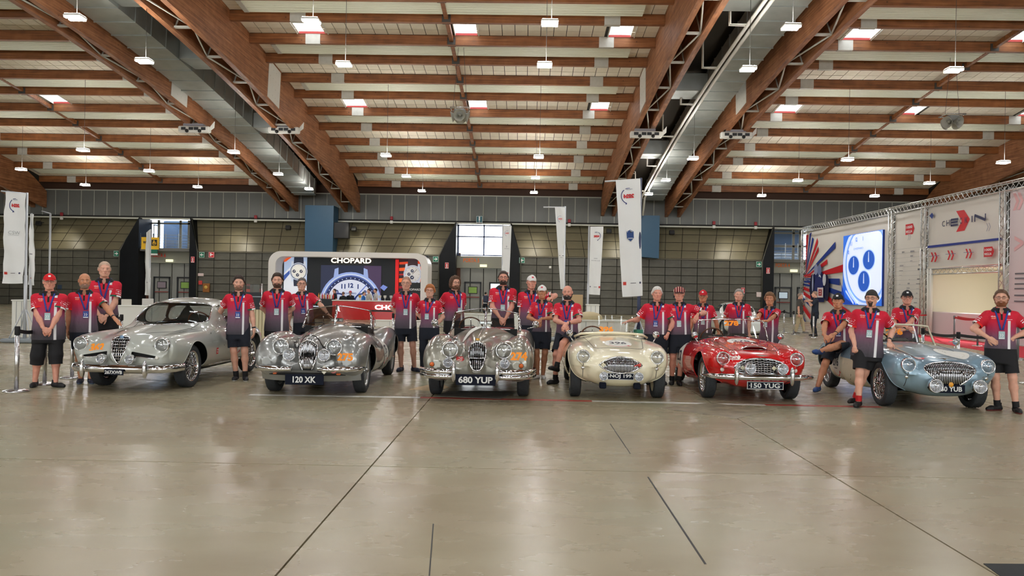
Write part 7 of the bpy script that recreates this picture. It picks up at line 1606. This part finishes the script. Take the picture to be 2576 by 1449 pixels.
rays = [((2027, 592), (2033, 590), RED_), ((2036, 589), (2041, 584), BLU_), ((2043, 596), (2047, 602), BLU_), ((2056, 598), (2058, 610), RED_), ((2059, 620), (2059, 632), RED_), ((2102, 608), (2102, 624), BLU_), ((2082, 652), (2082, 664), RED_), ((2123, 665), (2123, 684), RED_), ((2114, 701), (2114, 718), BLU_), ((2123, 735), (2123, 753), BLU_), ((2150, 790), (2130, 800), RED_)]
org = C(2021, 700)
for (p, q, c_) in rays:
    P_, Q_ = np.array(C(*p)), np.array(C(*q)); o2 = np.array(org); a_ = o2 + (P_ - o2) * .06; b_ = o2 + (Q_ - o2) * .06; a_[0] = b_[0] = min(a_[0], yv[0] - .16)
    it.append(poly([tuple(a_), tuple(P_), tuple(Q_), tuple(b_)], c_))
for y_a, y_b, c_ in ((692, 697, RED_), (706, 711, BLU_), (713, 718, BLU_), (721, 729, RED_), (733, 742, RED_), (748, 755, BLU_), (766, 780, RED_), (795, 803, BLU_)):
    k = (y_a - 703) / 40; u1, u2 = C(2023, y_a), C(2043 if y_a > 740 else 2038, y_a + k * 14); it.append(poly([tuple(C(2025, y_a)), tuple(C(2043, y_a + k * 16)), tuple(C(2043, y_b + k * 16)), tuple(C(2025, y_b))], c_))
it = [(V, F_, c_) for V, F_, c_ in it]
# old racing car in navy duotone
car_ = [((2042, 712), (2052, 690), (2060, 684), (2072, 684), (2078, 696), (2092, 716), (2090, 735), (2080, 745), (2078, 760), (2048, 760), (2044, 745), (2041, 730))]
it.append(poly([tuple(C(*p)) for p in car_[0]], (24, 34, 92)))
for (x_, y_, ru, rv, c_) in ((2058, 678, .3, .32, (150, 160, 196)), (2067, 679, .3, .32, (120, 132, 180)), (2049, 722, .36, .75, (14, 20, 60)), (2086, 724, .36, .75, (14, 20, 60)), (2051, 712, .12, .5, (170, 182, 216)), (2069, 706, .26, .34, (224, 228, 236)), (2081, 704, .26, .34, (224, 228, 236)), (2067, 722, .7, .6, (34, 46, 110))): u_, v_ = C(x_, y_); it.append(disc(u_, v_, ru, c_, n=18, ry=rv))
u_, v_ = C(2071.5, 736); it += [rect(u_ - .45, v_ - .28, u_ + .45, v_ + .28, (232, 222, 224)), word('EI', u_, v_, .36, (180, 50, 60), .5, .04, True)]
flat('sunburst_print', cw, lambda u, v, l: (.03 - l, u - 37, v), it, lift=.012)
# screen with macro watch
sa, sb = C(2124, 680)[0], C(2223, 680)[0]; z0_, z1_ = C(2174, 768)[1], C(2174, 586)[1]; um = (sa + sb) / 2; W_, H_ = abs(sa - sb), z1_ - z0_
mk('screen', MB().box((.0, um - 37, (z0_ + z1_) / 2), (.12, W_, H_)), am(24, 60, 150), cw)
X2 = lambda a_, b_: (sa + (sb - sa) * a_, z0_ + H_ * b_)
def clipd(V): return [(min(max(u, min(sa, sb) + .02), max(sa, sb) - .02), min(max(v, z0_ + .02), z1_ - .02)) for u, v in V]
it = [rect(sa, z0_, sb, z1_, (44, 104, 206))]
u_, v_ = X2(.62, .5)
def ell(ax_, bx_, ru, rv, c_, n=44): u0, v0 = X2(ax_, bx_); return (clipd([(u0 + ru * W_ * math.cos(2 * PI * i / n), v0 + rv * H_ * math.sin(2 * PI * i / n)) for i in range(n)]), [tuple(range(n))], c_)
it += [ell(.62, .58, .62, .60, (196, 214, 250)), ell(.62, .58, .55, .55, (120, 160, 232)), ell(.62, .58, .51, .52, (218, 228, 252))]
for (a_, b_, ru, rv) in ((.30, .56, .14, .13), (.69, .62, .14, .13), (.58, .33, .14, .14)): it += [ell(a_, b_, ru * 1.14, rv * 1.12, (170, 192, 242)), ell(a_, b_, ru, rv, (34, 84, 180)), (clipd([X2(a_ - .012, b_ - .03), X2(a_ + .012, b_ - .03), X2(a_ + .006, b_ + .11), X2(a_ - .006, b_ + .11)]), [(0, 1, 2, 3)], (214, 226, 252))]
for s_, a_, b_ in (('11', .24, .87), ('12', .38, .92), ('1', .55, .92), ('10', .17, .75)): u_, v_ = X2(a_, b_); it.append(word(s_, u_, v_, H_ * .06, (60, 110, 204), None, .03, True))
u_, v_ = X2(.44, .79); it.append(word('CHOPARD', u_, v_, H_ * .03, (90, 130, 210), W_ * .26, .01, True)); it.append((clipd([X2(.0, .30), X2(.10, .1), X2(.35, .0), X2(0, 0)]), [(0, 1, 2, 3)], (20, 58, 150)))
for q in (.12, .2): it.append(line(*X2(q, .20), *X2(q + .22, .02), .12, (190, 208, 246)))
flat('screen_image', cw, lambda u, v, l: (-.065 - l, u - 37, v), it, .75, .006)
# sponsor column
it = []
def badge_art(xa_, ya_, xb_, yb_):
    (ua, va), (ub, vb) = C(xa_, ya_), C(xb_, yb_); u_, v_, w_, h_ = (ua + ub) / 2, (va + vb) / 2, abs(ua - ub), abs(va - vb); return [poly([(u_ + w_ / 2, v_ - h_ / 2), (u_ - w_ * .32, v_ - h_ / 2), (u_ - w_ / 2, v_), (u_ - w_ * .32, v_ + h_ / 2), (u_ + w_ / 2, v_ + h_ / 2)], (206, 26, 36)), word('1000', u_ + w_ * .06, v_ + h_ * .2, h_ * .26, (244, 230, 230), w_ * .7, .03, True), word('MIGLIA', u_ + w_ * .06, v_ - h_ * .22, h_ * .26, (244, 230, 230), w_ * .7, .03, True)]
it += badge_art(2277, 565, 2299, 588)
rr_ = random.Random(3)
for j, yy in enumerate(np.arange(634, 800, 11.5)):
    u0, v0 = C(2286, yy); it.append(rect(u0 - 1.5, v0 + .16, u0 + 1.7, v0 + .17, (180, 178, 178)))
    for k in range(4):
        u_ = u0 + 1.35 - k * .85; w_ = rr_.uniform(.12, .36); 
        if rr_.random() < .8: it.append(rect(u_ - w_ / 2, v0 - .02, u_ + w_ / 2, v0 + rr_.choice((.0, .02, .05)), rr_.choice(((150, 150, 154), (176, 174, 176), (84, 84, 90)))))
it += [(lambda u_, v_: word('>', u_, v_, .3, (200, 198, 196), None, 0, True))(*C(2265, 557)), (lambda u_, v_: word('»', u_, v_, .3, (186, 184, 186), None, 0, True))(*C(2310, 596))]
flat('sponsor_print', cw, lambda u, v, l: (.03 - l, u - 37, v), it, lift=.01)
# check-in sign
it = []
def tx(s_, x_, y_, h_, w_, c_=(30, 34, 78), b_=.0): u_, v_ = C(x_, y_); return word(s_, u_, v_, h_, c_, w_, b_, True)
it += [poly([tuple(C(*p)) for p in ((2404, 531), (2424, 528), (2438.5, 551), (2425, 580), (2404, 583.5), (2418, 556))], (214, 18, 30))]
def wpx(a_, b_, y_): return abs(C(a_, y_)[0] - C(b_, y_)[0])
for s_, xa_, xb_, ya_, yb_, c_ in (('C', 2369, 2376, 556, 570, 0), ('H', 2380, 2388, 553.5, 568, 0), ('C', 2414, 2420, 548, 563, 1), ('K', 2427, 2434, 546, 561, 1)): it.append(tx(s_, (xa_ + xb_) / 2, (ya_ + yb_) / 2, abs(C(xa_, ya_)[1] - C(xa_, yb_)[1]), wpx(xa_, xb_, ya_), (84, 24, 74) if c_ else (30, 34, 78)))
for a_, b_, w_ in (((2393, 553), (2411, 550.5), .08), ((2394, 560), (2410, 557.5), .08), ((2393, 567.5), (2411, 565), .08), ((2393.6, 552), (2393.6, 568), .06), ((2447.5, 543), (2447.5, 559), .07), ((2455, 541.5), (2455, 558), .07), ((2454.5, 541.5), (2482, 553), .10), ((2482.5, 537), (2482.5, 553.5), .07)): it.append(line(*C(*a_), *C(*b_), w_, (30, 34, 78)))
pp = [(2337, 618.5), (2525, 597.5), (2525, 604), (2337, 624.5)]; it.append(poly([tuple(C(*p)) for p in pp], (22, 46, 142))); it.append(poly([tuple(C(*p)) for p in ((2336, 676), (2525, 664.5), (2525, 666.5), (2336, 678))], (200, 24, 34)))
it.append(poly([tuple(C(*p)) for p in ((2342, 543), (2349, 535), (2353, 542), (2349, 551))], (30, 60, 140)))
for x_, y_ in ((2355, 647), (2398, 642), (2445, 638)):
    for q in (-5, 4): it.append(poly([tuple(C(x_ + q + a_, y_ + b_)) for a_, b_ in ((-4, -12), (0, -12), (4.5, 0), (0, 12), (-4, 12), (.5, 0))], (206, 24, 34)))
    it.append(poly([tuple(C(x_ + a_, y_ - 3 + b_)) for a_, b_ in ((-13, 0), (13, -1.2), (13, 0), (-13, 1.2))], (110, 116, 160)))
it += badge_art(2484, 622, 2510, 645)
it.append((lambda u_, v_: word('»', u_, v_, .3, (170, 168, 176), None, 0, True))(*C(2497, 571)))
flat('check_in_print', cw, lambda u, v, l: (.03 - l, u - 37, v), it, lift=.01)
it = []
for x_, y_, h_ in ((2560, 506, 1.0), (2562, 612, .9)): u_, v_ = C(x_, y_); it.append(word('»' if h_ > .95 else '>', u_, v_, h_ * .6, (226, 176, 178), None, .02, True))
for yy in (690, 702, 716, 728, 745, 760): u_, v_ = C(2566, yy); it.append(rect(u_ - .3, v_, u_ + .3, v_ + .05, (110, 108, 114)))
flat('end_print', cw, lambda u, v, l: (.03 - l, u - 37, v), it, lift=.01)
# recessed check-in desk
zr = CWp(2430, 672)[1]; ya, yb = yv[3] + .15, yv[2] - .15
mk('recess_room', MB().box((3.2, (ya + yb) / 2 - 37, zr / 2), (.1, yb - ya, zr)).box((1.6, ya - 37, zr / 2), (3.2, .08, zr)).box((1.6, yb - 37, zr / 2), (3.2, .08, zr)).box((1.6, (ya + yb) / 2 - 37, zr + .05), (3.2, yb - ya, .08)), mat('recess_white', srgb(234, 230, 216), .6), cw)
mk('recess_seam', MB().box((3.12, (ya * .45 + yb * .55) - 37, zr / 2), (.03, .03, zr)), mat('recess_seam', srgb(196, 192, 180), .6), cw)
truss('truss_lintel', (WX, ya, zr - .12), (WX, yb, zr - .12), .22)
mk('desk', MB().box((.3, (ya + yb) / 2 - 37, .5), (.5, yb - ya, 1.0), bev=.02), PINK, cw)
for k in range(3):
    y_ = yv[2] - .45 - k * .22; mk('white_column', MB().tube([(-.1, y_ - 37, 0), (-.1, y_ - 37, zr)], .07, 10), WHITEB, cw) if k < 2 else None
l_ = bpy.data.lights.new('recess_spot', 'SPOT'); l_.energy = 900; l_.spot_size = 2.4; l_.spot_blend = .6; lo_ = bpy.data.objects.new('recess_spot', l_); COL.objects.link(lo_); lo_.location = (WX + 1.4, ya * .7 + yb * .3, zr - .2)
mk('recess_lamp', MB().lathe([(.001, 0), (.10, .0), (.12, .06), (.05, .14)], (2.6, ya * .7 + yb * .3 - 37, zr - .25), (0, 0, 1), 16), am(255, 250, 236, 6.0), cw)
# ---- red carpet and barriers
def fl_quad(name, pts, m, label, cat, h=.006):
    P_ = [p if p[0] < 100 else ground(*p)[:2] for p in pts]; mb = MB(); V = [(x, y, 0) for x, y in P_] + [(x, y, h) for x, y in P_]; n = len(P_); mb.add(V, [tuple(range(n, 2 * n)), tuple(range(n - 1, -1, -1))] + [(i, (i + 1) % n, (i + 1) % n + n, i + n) for i in range(n)]); return tag(mk(name, mb, m), label, cat)
fl_quad('red_carpet', [(2298, 840), (16.75, 29.5), (16.75, 25), (2600, 905), (2330, 858)], mat('carpet_red', srgb(206, 44, 62), .9, noise=.1, nscale=30), 'red carpet laid on the floor before the check-in desk', 'carpet')
NB = [0]
def post(px, base, label, top=None, red=False, H_=.96, flag=True):
    g = ground(px, base); NB[0] += 1; t = thing('barrier_post', label, 'barrier', (g[0], g[1], 0), group='belt barrier posts')
    mk('base_plate', MB().lathe([(.001, .0), (.175, 0), (.175, .015), (.13, .03), (.03, .045), (.001, .045)], n=28), SILVER, t); mk('pole', MB().tube([(0, 0, .03), (0, 0, H_ - .1)], .031, 14), SILVER if not red else mat('post_grey', srgb(120, 120, 122), .4, .6), t)
    mk('belt_head', MB().lathe([(.001, H_), (.034, H_), (.037, H_ - .02), (.037, H_ - .12), (.031, H_ - .13)], n=16), BELTK if not red else mat('post_grey', srgb(120, 120, 122), .4, .6), t); return g
def belt(a, b, label, red=False, H_=.90, sag=.05):
    d = np.array([b[0] - a[0], b[1] - a[1], 0]); P_ = []; N = 9
    for i in range(N): u = i / (N - 1); z = H_ - sag * 4 * u * (1 - u); P_.append([a + d * u * 1.0 + np.array([0, 0, z - a[2] - .028]), a + d * u + np.array([0, 0, z - a[2] + .028])])
    mb = MB(); mb.grid(P_); q = _n(np.array([-d[1], d[0], 0])) * .004; mb.grid([[p[1] + q, p[0] + q] for p in P_]); o = mk('barrier_belt', mb, BELTR if red else BELTK); return tag(o, label, 'barrier belt', 'barrier belts')
g1 = post(41, 985, 'chrome barrier post at the left edge, beside the man in the red cap'); g2 = post(112, 967, 'chrome barrier post hidden behind the man in the red cap'); g3 = post(181, 951, 'chrome barrier post behind the bald man with grey beard')
belt(g1, g2, 'black belt from the leftmost post to the man in the red cap'); belt(g2, g3, 'black belt passing behind the first two men on the left')
g4 = post(304, 905, 'barrier post behind the bonnet of the grey coupe'); belt(g3, g4, 'black belt ending behind the bonnet of the grey coupe')
g5 = post(988, 880, 'slim steel barrier post left of the balding man with glasses')
a1 = post(1972, 837, 'steel barrier post nearest the smiling woman, left of three'); a2 = post(1996, 842, 'middle steel barrier post beside the walking man'); a3 = post(2046, 850, 'steel barrier post in front of the man reading a sheet')
a0 = post(1930, 838, 'steel barrier post hidden behind the woman at the red roadster'); belt(a0, a1, 'black belt behind the smiling woman'); belt(a1, a2, 'black belt between the two posts by the walking man'); 
b1 = post(2351, 842, 'grey barrier post at the far left end of the red belts', red=True); b2 = post(2391, 845, 'grey barrier post in the middle of the rear red belt', red=True); b3 = post(2459, 871, 'grey barrier post nearest the red-bearded man', red=True); b4 = post(2400, 861, 'grey barrier post at the left end of the front red belt', red=True); b0 = post(2297, 847, 'grey barrier post hidden behind the man in the black cap', red=True); b5 = post(2560, 905, 'grey barrier post behind the red-bearded man', red=True)
belt(b0, b1, 'red belt left of the check-in desk, beside the man in black cap', True); belt(b1, b2, 'rear red belt along the check-in desk', True); belt(b2, b3, 'red belt running from the desk towards the red-bearded man', True); belt(b4, b3, 'front red belt between two grey posts', True); belt(b3, b5, 'red belt passing behind the red-bearded man', True)
c1 = post(2409, 962, 'chrome barrier post standing just behind the blue roadster bonnet'); c0 = post(2320, 940, 'chrome barrier post hidden behind the blue roadster screen'); c2 = post(2590, 965, 'chrome barrier post beyond the right edge'); belt(c0, c1, 'black belt behind the blue roadster screen'); belt(c1, c2, 'black belt sagging from the chrome post to the right edge')
g6 = post(1376, 885, 'steel barrier post right of the woman in the white cap'); g7 = post(1602, 868, 'thin steel barrier post left of the white-haired man')
# ---- white counters and loose things behind the cars
def counter(label, p0, p1, ytop, Y, d=.6, m=WHITEB, lip=True):
    a_, b_ = atY(p0, ytop, Y), atY(p1, ytop, Y); h_ = (a_[2] + b_[2]) / 2; t = thing('counter', label, 'counter', ((a_[0] + b_[0]) / 2, Y + d / 2, 0), group='white counters'); L = b_[0] - a_[0]
    mk('front_panel', MB().box((0, 0, (h_ - .04) / 2), (L - .04, d - .06, h_ - .04)), m, t); mk('counter_top', MB().box((0, 0, h_ - .02), (L, d, .04), bev=.01), m, t)
    jm = MB()
    for k in range(1, 3): jm.box((-L / 2 + L * k / 3, -d / 2 + .028, h_ / 2), (.012, .01, h_ - .1))
    mk('panel_joint', jm, GREYB, t, kind='stuff'); return t
counter('long white counter seen through the coupe windscreen', 292, 560, 770, 27.0); counter('white counter behind the cream roadster, with the orange 396 before it', 1420, 1583, 805, 19.5)
counter('white counter behind the screen of the roadster numbered 274', 1140, 1330, 790, 30.0); counter('white block behind the left large banner base', 27, 66, 754, 23.0); counter('white box at the foot of the mid-size banner', 1476, 1509, 766, 30.0); counter('white counter behind the balding man with glasses', 940, 1060, 806, 33.0)
bb = thing('bar_cabinet', 'tall black bar cabinet with glass case left of the bearded man', 'cabinet', (atY(660, 760, 30)[0], 30, 0)); mk('cabinet', MB().box((0, 0, .68), (1.25, .6, 1.36), bev=.02), am(18, 22, 30), bb); mk('glass_case', MB().box((-.3, 0, 1.52), (.5, .4, .3)), glass('case_glass', (.9, .95, 1), .1), bb); mk('steel_upright', MB().tube([(.08, -.33, 0), (.08, -.33, 1.7)], .025, 8), SILVER, bb); mk('shelf_line', MB().box((0, -.31, 1.2), (1.1, .02, .03)), am(160, 170, 180), bb)
rb = thing('slatted_bench', 'beige slatted screen between the young man and the bearded man', 'screen', (atY(655, 830, 24)[0], 24, 0))
for k in range(7): mk('slat', MB().box((-.3 + k * .1, 0, .45), (.085, .05, .9), bev=.01), am(206, 196, 160), rb)
mk('top_rail', MB().box((0, 0, .93), (.75, .08, .06)), am(26, 28, 34), rb)
for i, (px, y_, w_, h_, Y, c_, lab) in enumerate(((318, 760, .42, .5, 32, (226, 222, 210), 'cream chair behind the tall bald man'), (372, 752, .5, .7, 34, (222, 220, 214), 'white chair right of the cream chair behind the coupe'))):
    q = atY(px, y_, Y); t = thing('chair', lab, 'chair', (q[0], Y, 0)); mk('backrest', MB().box((0, 0, .8), (w_, .05, .36), bev=.03), am(*c_), t); mk('seat', MB().box((0, -.22, .46), (w_, .42, .05), bev=.02), am(*c_), t)
    for sx in (-1, 1):
        for sy in (-.42, -.02): mk('leg', MB().tube([(sx * w_ * .45, sy, 0), (sx * w_ * .42, sy, .46)], .015, 6), SILVER, t)
o = mk('cardboard_box', MB().box((0, 0, .35), (.75, .4, .7), bev=.01).box((0, 0, 1.05), (.75, .4, .68), bev=.01), mat('cardboard', srgb(190, 164, 126), .8)); o.location = (atY(1450, 750, 48)[0], 48, 0); tag(o, 'tan cardboard boxes stacked against the grey wall left of the mid-size banner', 'box')
o = mk('folded_cover', MB().sphere((0, 0, .0), (.34, .2, .16), 14, 8), am(196, 180, 140)); o.location = atY(1482, 800, 19.8); tag(o, 'beige folded cover lying on the white counter behind the bald man', 'cover')
o = mk('folded_flag', MB().grid([[(u, .02 * math.sin(u * 30), v) for u in np.linspace(0, .15, 7)] for v in (0, .06)]).grid([[(u, .02 * math.sin(u * 30) + .01, v) for u in np.linspace(.15, 0, 7)] for v in (0, .06)]), am(30, 110, 84)); o.location = atY(1594, 838, 13.2); tag(o, 'small green flag tucked behind the cream roadster cockpit', 'flag')
# ---- signs and fittings on the back wall
def sign(label, px, py, w_, h_, bg_, items, Y=55.9, cat='sign'):
    q = atY(px, py, Y); t = thing('wall_sign', label, cat, q, group='signs on the back wall'); mk('sign_plate', MB().box((0, 0, 0), (w_, .03, h_)), am(*bg_), t); flat('sign_print', t, lambda u, v, l: (u, -.018 - l, v), [rect(-w_ * .46, -h_ * .46, w_ * .46, -h_ * .42, (236, 240, 238)), rect(-w_ * .46, h_ * .42, w_ * .46, h_ * .46, (236, 240, 238)), rect(-w_ * .46, -h_ * .46, -w_ * .42, h_ * .46, (236, 240, 238)), rect(w_ * .42, -h_ * .46, w_ * .46, h_ * .46, (236, 240, 238))] + items)
GR = (14, 120, 92)
def arw(s): return [rect(-.11, -.03, .11, .03, (240, 244, 242)), poly([(s * .13, 0), (s * .02, .10), (s * -.03, .10), (s * .06, 0), (s * -.03, -.10), (s * .02, -.10)], (240, 244, 242))]
sign('green exit sign with arrow pointing right, left of the left portal', 293, 638, .4, .4, GR, arw(1)); sign('green exit sign with arrow pointing left, right of the left portal', 508, 641, .4, .4, GR, arw(-1)); sign('green exit sign with right arrow beside the watch stand', 1096, 652, .4, .4, GR, arw(1)); sign('green exit sign with left arrow beside the slim banner', 1313, 655, .4, .4, GR, arw(-1)); sign('green exit sign with right arrow above the smiling woman', 1909, 665, .4, .4, GR, arw(1))
sign('red fire hose sign beside the green arrow right of the left portal', 532, 641, .4, .4, (214, 28, 40), [rect(-.1, -.1, .0, .12, (244, 236, 236)), poly([(-.02, .05), (.12, .05), (.12, -.02), (-.02, -.02)], (244, 236, 236))])
def ext(label, px, py): sign(label, px, py, .26, .42, (206, 40, 50), [rect(-.04, -.12, .04, .12, (240, 226, 226)), rect(-.1, -.2, .1, -.15, (240, 226, 226))], 55.8)
ext('red extinguisher sign on the black jamb of the left portal', 485, 653); ext('red extinguisher sign on the black jamb of the middle portal', 1124, 668); ext('red extinguisher sign on the black jamb of the right portal', 1932, 681); ext('small red sign on the wall behind the silver-haired man', 1869, 731)
sign('teal hanging assembly sign on the band above the middle portal', 1206, 552, .46, .5, (20, 92, 104), [rect(-.05, -.1, .05, .2, (236, 240, 240)), rect(-.03, -.2, .03, -.14, (236, 240, 240))], 56.1); sign('white strip sign under the teal sign on the band', 1206, 562, .46, .14, (226, 228, 224), [rect(-.18, -.015, .18, .015, (60, 60, 60))], 56.1)
sg = thing('wc_sign', 'yellow WC sign with black wheelchair symbol hanging in the left portal', 'sign', atY(378, 612, 56.0)); mk('sign_plate', MB().box((0, 0, 0), (1.25, .05, .86)), am(240, 190, 34), sg)
flat('sign_print', sg, lambda u, v, l: (u, -.03 - l, v), [word('WC', -.33, .06, .2, (24, 24, 22), .36, .05), rect(.1, -.18, .5, .26, (30, 28, 26)), disc(.3, -.0, .13, (240, 190, 34), .75, 24), disc(.28, .18, .045, (240, 190, 34), n=14), rect(.24, -.02, .31, .14, (240, 190, 34)), rect(.26, -.02, .4, .03, (240, 190, 34))]); mk('hanger', MB().tube([(.25, 0, .4), (.25, 0, 1.32)], .03, 8).box((.25, .25, 1.3), (.12, .6, .06)), am(24, 24, 26), sg); mk('lower_plate', MB().box((.28, -.0, -.52), (.5, .04, .4)), am(20, 110, 86), sg); mk('strip_plate', MB().box((.28, 0, -.78), (.5, .04, .12)), am(226, 226, 220), sg)
for i, (px, py) in enumerate(((155, 543), (643, 550), (985, 553), (1432, 560), (1796, 565), (1901, 567))):
    t = thing('fire_alarm', ['small red and white alarm unit on the band near the left edge', 'alarm unit on the band right of the left portal', 'alarm unit on the band beside the blue duct cover', 'alarm unit on the band beside the tapering banner', 'alarm unit on the band above the red roadster, left one', 'alarm unit on the band above the right portal'][i], 'alarm', atY(px, py, 56.4)); mk('red_housing', MB().box((0, 0, .12), (.2, .1, .24), bev=.02), am(150, 30, 40), t); mk('white_sensor', MB().box((0, 0, -.16), (.22, .12, .22), bev=.03), am(222, 222, 216), t)
for i, (px, py) in enumerate(((97, 562), (725, 573), (890, 576), (1532, 582), (1690, 585))):
    t = thing('wall_speaker', ['small black loudspeaker under the band at the far left', 'small black loudspeaker left of the blue duct cover', 'small black loudspeaker right of the blue duct cover', 'small black loudspeaker left of the tallest banner', 'small black loudspeaker right of the tallest banner'][i], 'speaker', atY(px, py, 55.9)); mk('speaker_box', MB().box((0, 0, 0), (.36, .26, .3), rotx(-.3), bev=.03), am(26, 28, 30), t); mk('bracket', MB().box((0, .3, .1), (.06, .6, .05)), am(40, 42, 44), t)
t = thing('black_screen', 'large black cabinet screen hung beside the left blue duct cover', 'screen', atY(859, 580, 55.4)); mk('casing', MB().box((0, 0, 0), (1.1, .5, 1.1), bev=.02), am(14, 15, 16), t); mk('front', MB().box((.06, -.26, -.0), (.92, .02, .96)), am(6, 6, 7), t); mk('bracket', MB().box((-.7, .1, .2), (.6, .1, .1)).box((-.7, .1, -.2), (.6, .1, .1)), am(30, 32, 34), t)
t = thing('hose_cabinet', 'orange fire hose cabinet on the wall right of the left portal', 'cabinet', atY(519, 724, 55.85)); mk('cabinet', MB().box((0, 0, 0), (.46, .16, .62), bev=.02), am(146, 92, 34), t); mk('dial', MB().lathe([(.001, .02), (.1, .02), (.12, 0)], (0, -.09, .04), (0, -1, 0), 14), am(206, 170, 80), t)
for i, (px, py, w_, h_, c_, lab) in enumerate(((505, 691, .4, .2, (226, 206, 204), 'small framed label plate below the green arrow by the left portal'), (504, 711, .26, .28, (206, 60, 56), 'small red square plate above the orange hose cabinet'), (1909, 741, .34, .34, (226, 210, 206), 'pale notice plate on the wall left of the smiling woman'), (150, 722, .3, .3, (40, 60, 84), 'dark blue plate on the wall behind the first two men'), (1700, 743, .3, .3, (30, 44, 50), 'dark plate on the wall between the white-haired man and tartan cap man'), (1384, 672, .16, .16, (226, 226, 220), 'small white sensor on the wall left of the tapering banner'))):
    q = atY(px, py, 55.95); o = mk('wall_plate', MB().box((0, 0, 0), (w_, .06, h_), bev=.015), am(*c_)); o.location = q; tag(o, lab, 'plate', 'plates on the back wall')
# ---- roof fittings: four white vent units on the arches, two hanging loudspeaker clusters
for i, (px, py, xc) in enumerate(((490, 326, -16.65), (715, 328, -12.35), (1625, 339, 5.8), (1852, 341, 10.35))):
    q = atX(px, py, xc); t = thing('emergency_light', ['white emergency light unit under the leftmost visible arch', 'white emergency light unit under the arch above the watch stand', 'white emergency light unit under the arch left of the white pipes', 'white emergency light unit under the arch above the red roadster'][i], 'lamp', q, group='white light units under the arches')
    mk('housing', MB().box((0, 0, 0), (1.55, .35, .3), bev=.04), WHITEP, t); sm = MB()
    for k in (-.5, -.12, .14, .5): sm.box((k, -.18, .02), (.22, .03, .14))
    mk('grilles', sm, am(44, 46, 50), t, kind='stuff')
    for k in (-.32, .32): mk('lamp_head', MB().sphere((k, -.2, -.1), .09, 12, 8), am(20, 20, 22), t)
    mk('side_plate', MB().prism([(.7, -.12), (.98, .1), (1.0, .42), (.8, .16)], -.05, .02), WHITEP, t); mk('tray', MB().box((-.05, .1, .22), (1.0, .4, .12)), am(150, 150, 160), t)
for i, (px, py, Y) in enumerate(((1157, 289, 34.0), (2395, 305, 34.5))):
    q = atY(px, py, Y); t = thing('loudspeaker_cluster', ['grey hanging loudspeaker cluster above the watch stand side of the middle bay', 'grey hanging loudspeaker cluster under the right bay'][i], 'loudspeaker', q, group='hanging loudspeaker clusters')
    for k in range(4):
        a_ = k * PI / 2 + (.0 if i == 0 else .5); d = np.array([math.cos(a_ - PI / 2), math.sin(a_ - PI / 2), -.25]); mk('horn', MB().lathe([(.06, .05), (.09, .12), (.17, .28), (.24, .36), (.25, .37)], (0, 0, 0), d, 16).lathe([(.001, .2), (.07, .2), (.05, .25), (.001, .3)], (0, 0, 0), d, 12), am(176, 176, 166), t)
    mk('driver_box', MB().box((0, 0, .1), (.5, .5, .25), bev=.05), am(150, 152, 148), t); fr = MB()
    for a_, b_ in (((-.38, -.38), (.38, -.38)), ((.38, -.38), (.38, .38)), ((.38, .38), (-.38, .38)), ((-.38, .38), (-.38, -.38))): fr.tube([(a_[0], a_[1], .24), (b_[0], b_[1], .24)], .025, 6)
    mk('frame', fr, SILVER, t); wr = MB(); zr_ = roof_z(Y) - q[2]
    for sx in (-.3, .3): wr.tube([(sx, 0, .25), (sx * .3, 0, zr_)], .008, 4)
    mk('wires', wr, am(60, 60, 58), t)
# ---- white coupe parked behind the red roadster
def back_car(loc, rz):
    t = thing('parked_car', 'white closed car with an orange sticker parked behind the red roadster', 'car', loc, rz)
    main = stations([(-.8, 0, .62, .5, .34, .5), (-.7, 0, .72, .5, .28, .68), (-.2, 0, .80, .5, .22, .76), (.6, 0, .9, .5, .2, .8), (1.6, 0, .92, .5, .2, .82), (2.6, 0, .9, .5, .22, .8), (3.1, 0, .8, .5, .3, .7), (3.25, 0, .6, .5, .4, .5)])
    rf = stations([(.6, 0, .9, .8, .6, .5), (.8, 0, 1.0, .82, .6, .62), (1.3, 0, 1.28, .84, .6, .64), (1.9, 0, 1.3, .84, .6, .63), (2.6, 0, 1.1, .84, .6, .55), (2.95, 0, .9, .8, .6, .4)])
    f = lambda P: smin(pod(P, main, 3), pod(P, rf, 2.8), .06); car = Car(f, (-.88, -.86, .12), (.88, 3.3, 1.36), .035)
    g = lambda V: np.maximum(np.maximum(np.abs(V[:, 0]) - (.56 - .2 * (V[:, 2] - .95)), np.abs(V[:, 2] - 1.1) - .14), V[:, 1] - 1.4); car.part('windscreen', g, mat('dark_screen', srgb(40, 48, 52), .1), t)
    sg_ = lambda V: np.maximum(np.maximum(np.abs(V[:, 1] - 1.75) - .5, np.abs(V[:, 2] - 1.08) - .12), .35 - np.abs(V[:, 0])); car.part('side_window', sg_, mat('dark_screen', srgb(40, 48, 52), .1), t)
    car.part('x', arch_cut(.6, .37, (0, 2.4), .33), None, t); car.body(paint('white_car_paint', srgb(226, 228, 224)), t)
    for x, y, s in ((-.68, 0, -1), (.68, 0, 1), (-.68, 2.4, -1), (.68, 2.4, 1)): wheel(t, x, y, .32, .17, 'silver', s)
    mk('underbody', MB().box((0, 1.2, .35), (1.1, 3.4, .3)), UNDER, t)
    for s in (-1, 1): q = car.surf([(s * .5, -1.4, .6)], (0, 1, 0))[0]; headlamp(t, q, .08)
    bonnet_decal(car, t, 'race_number', [([(-.22, -.05), (.22, -.05), (.22, .06), (-.22, .06)], [(0, 1, 2, 3)], 0)], (.15, .4, 1.2), [ORNG], b=(0, 0, 1), d=(0, 1, -.2))
back_car((atY(1868, 800, 28.2)[0], 28.0, 0), -.06)
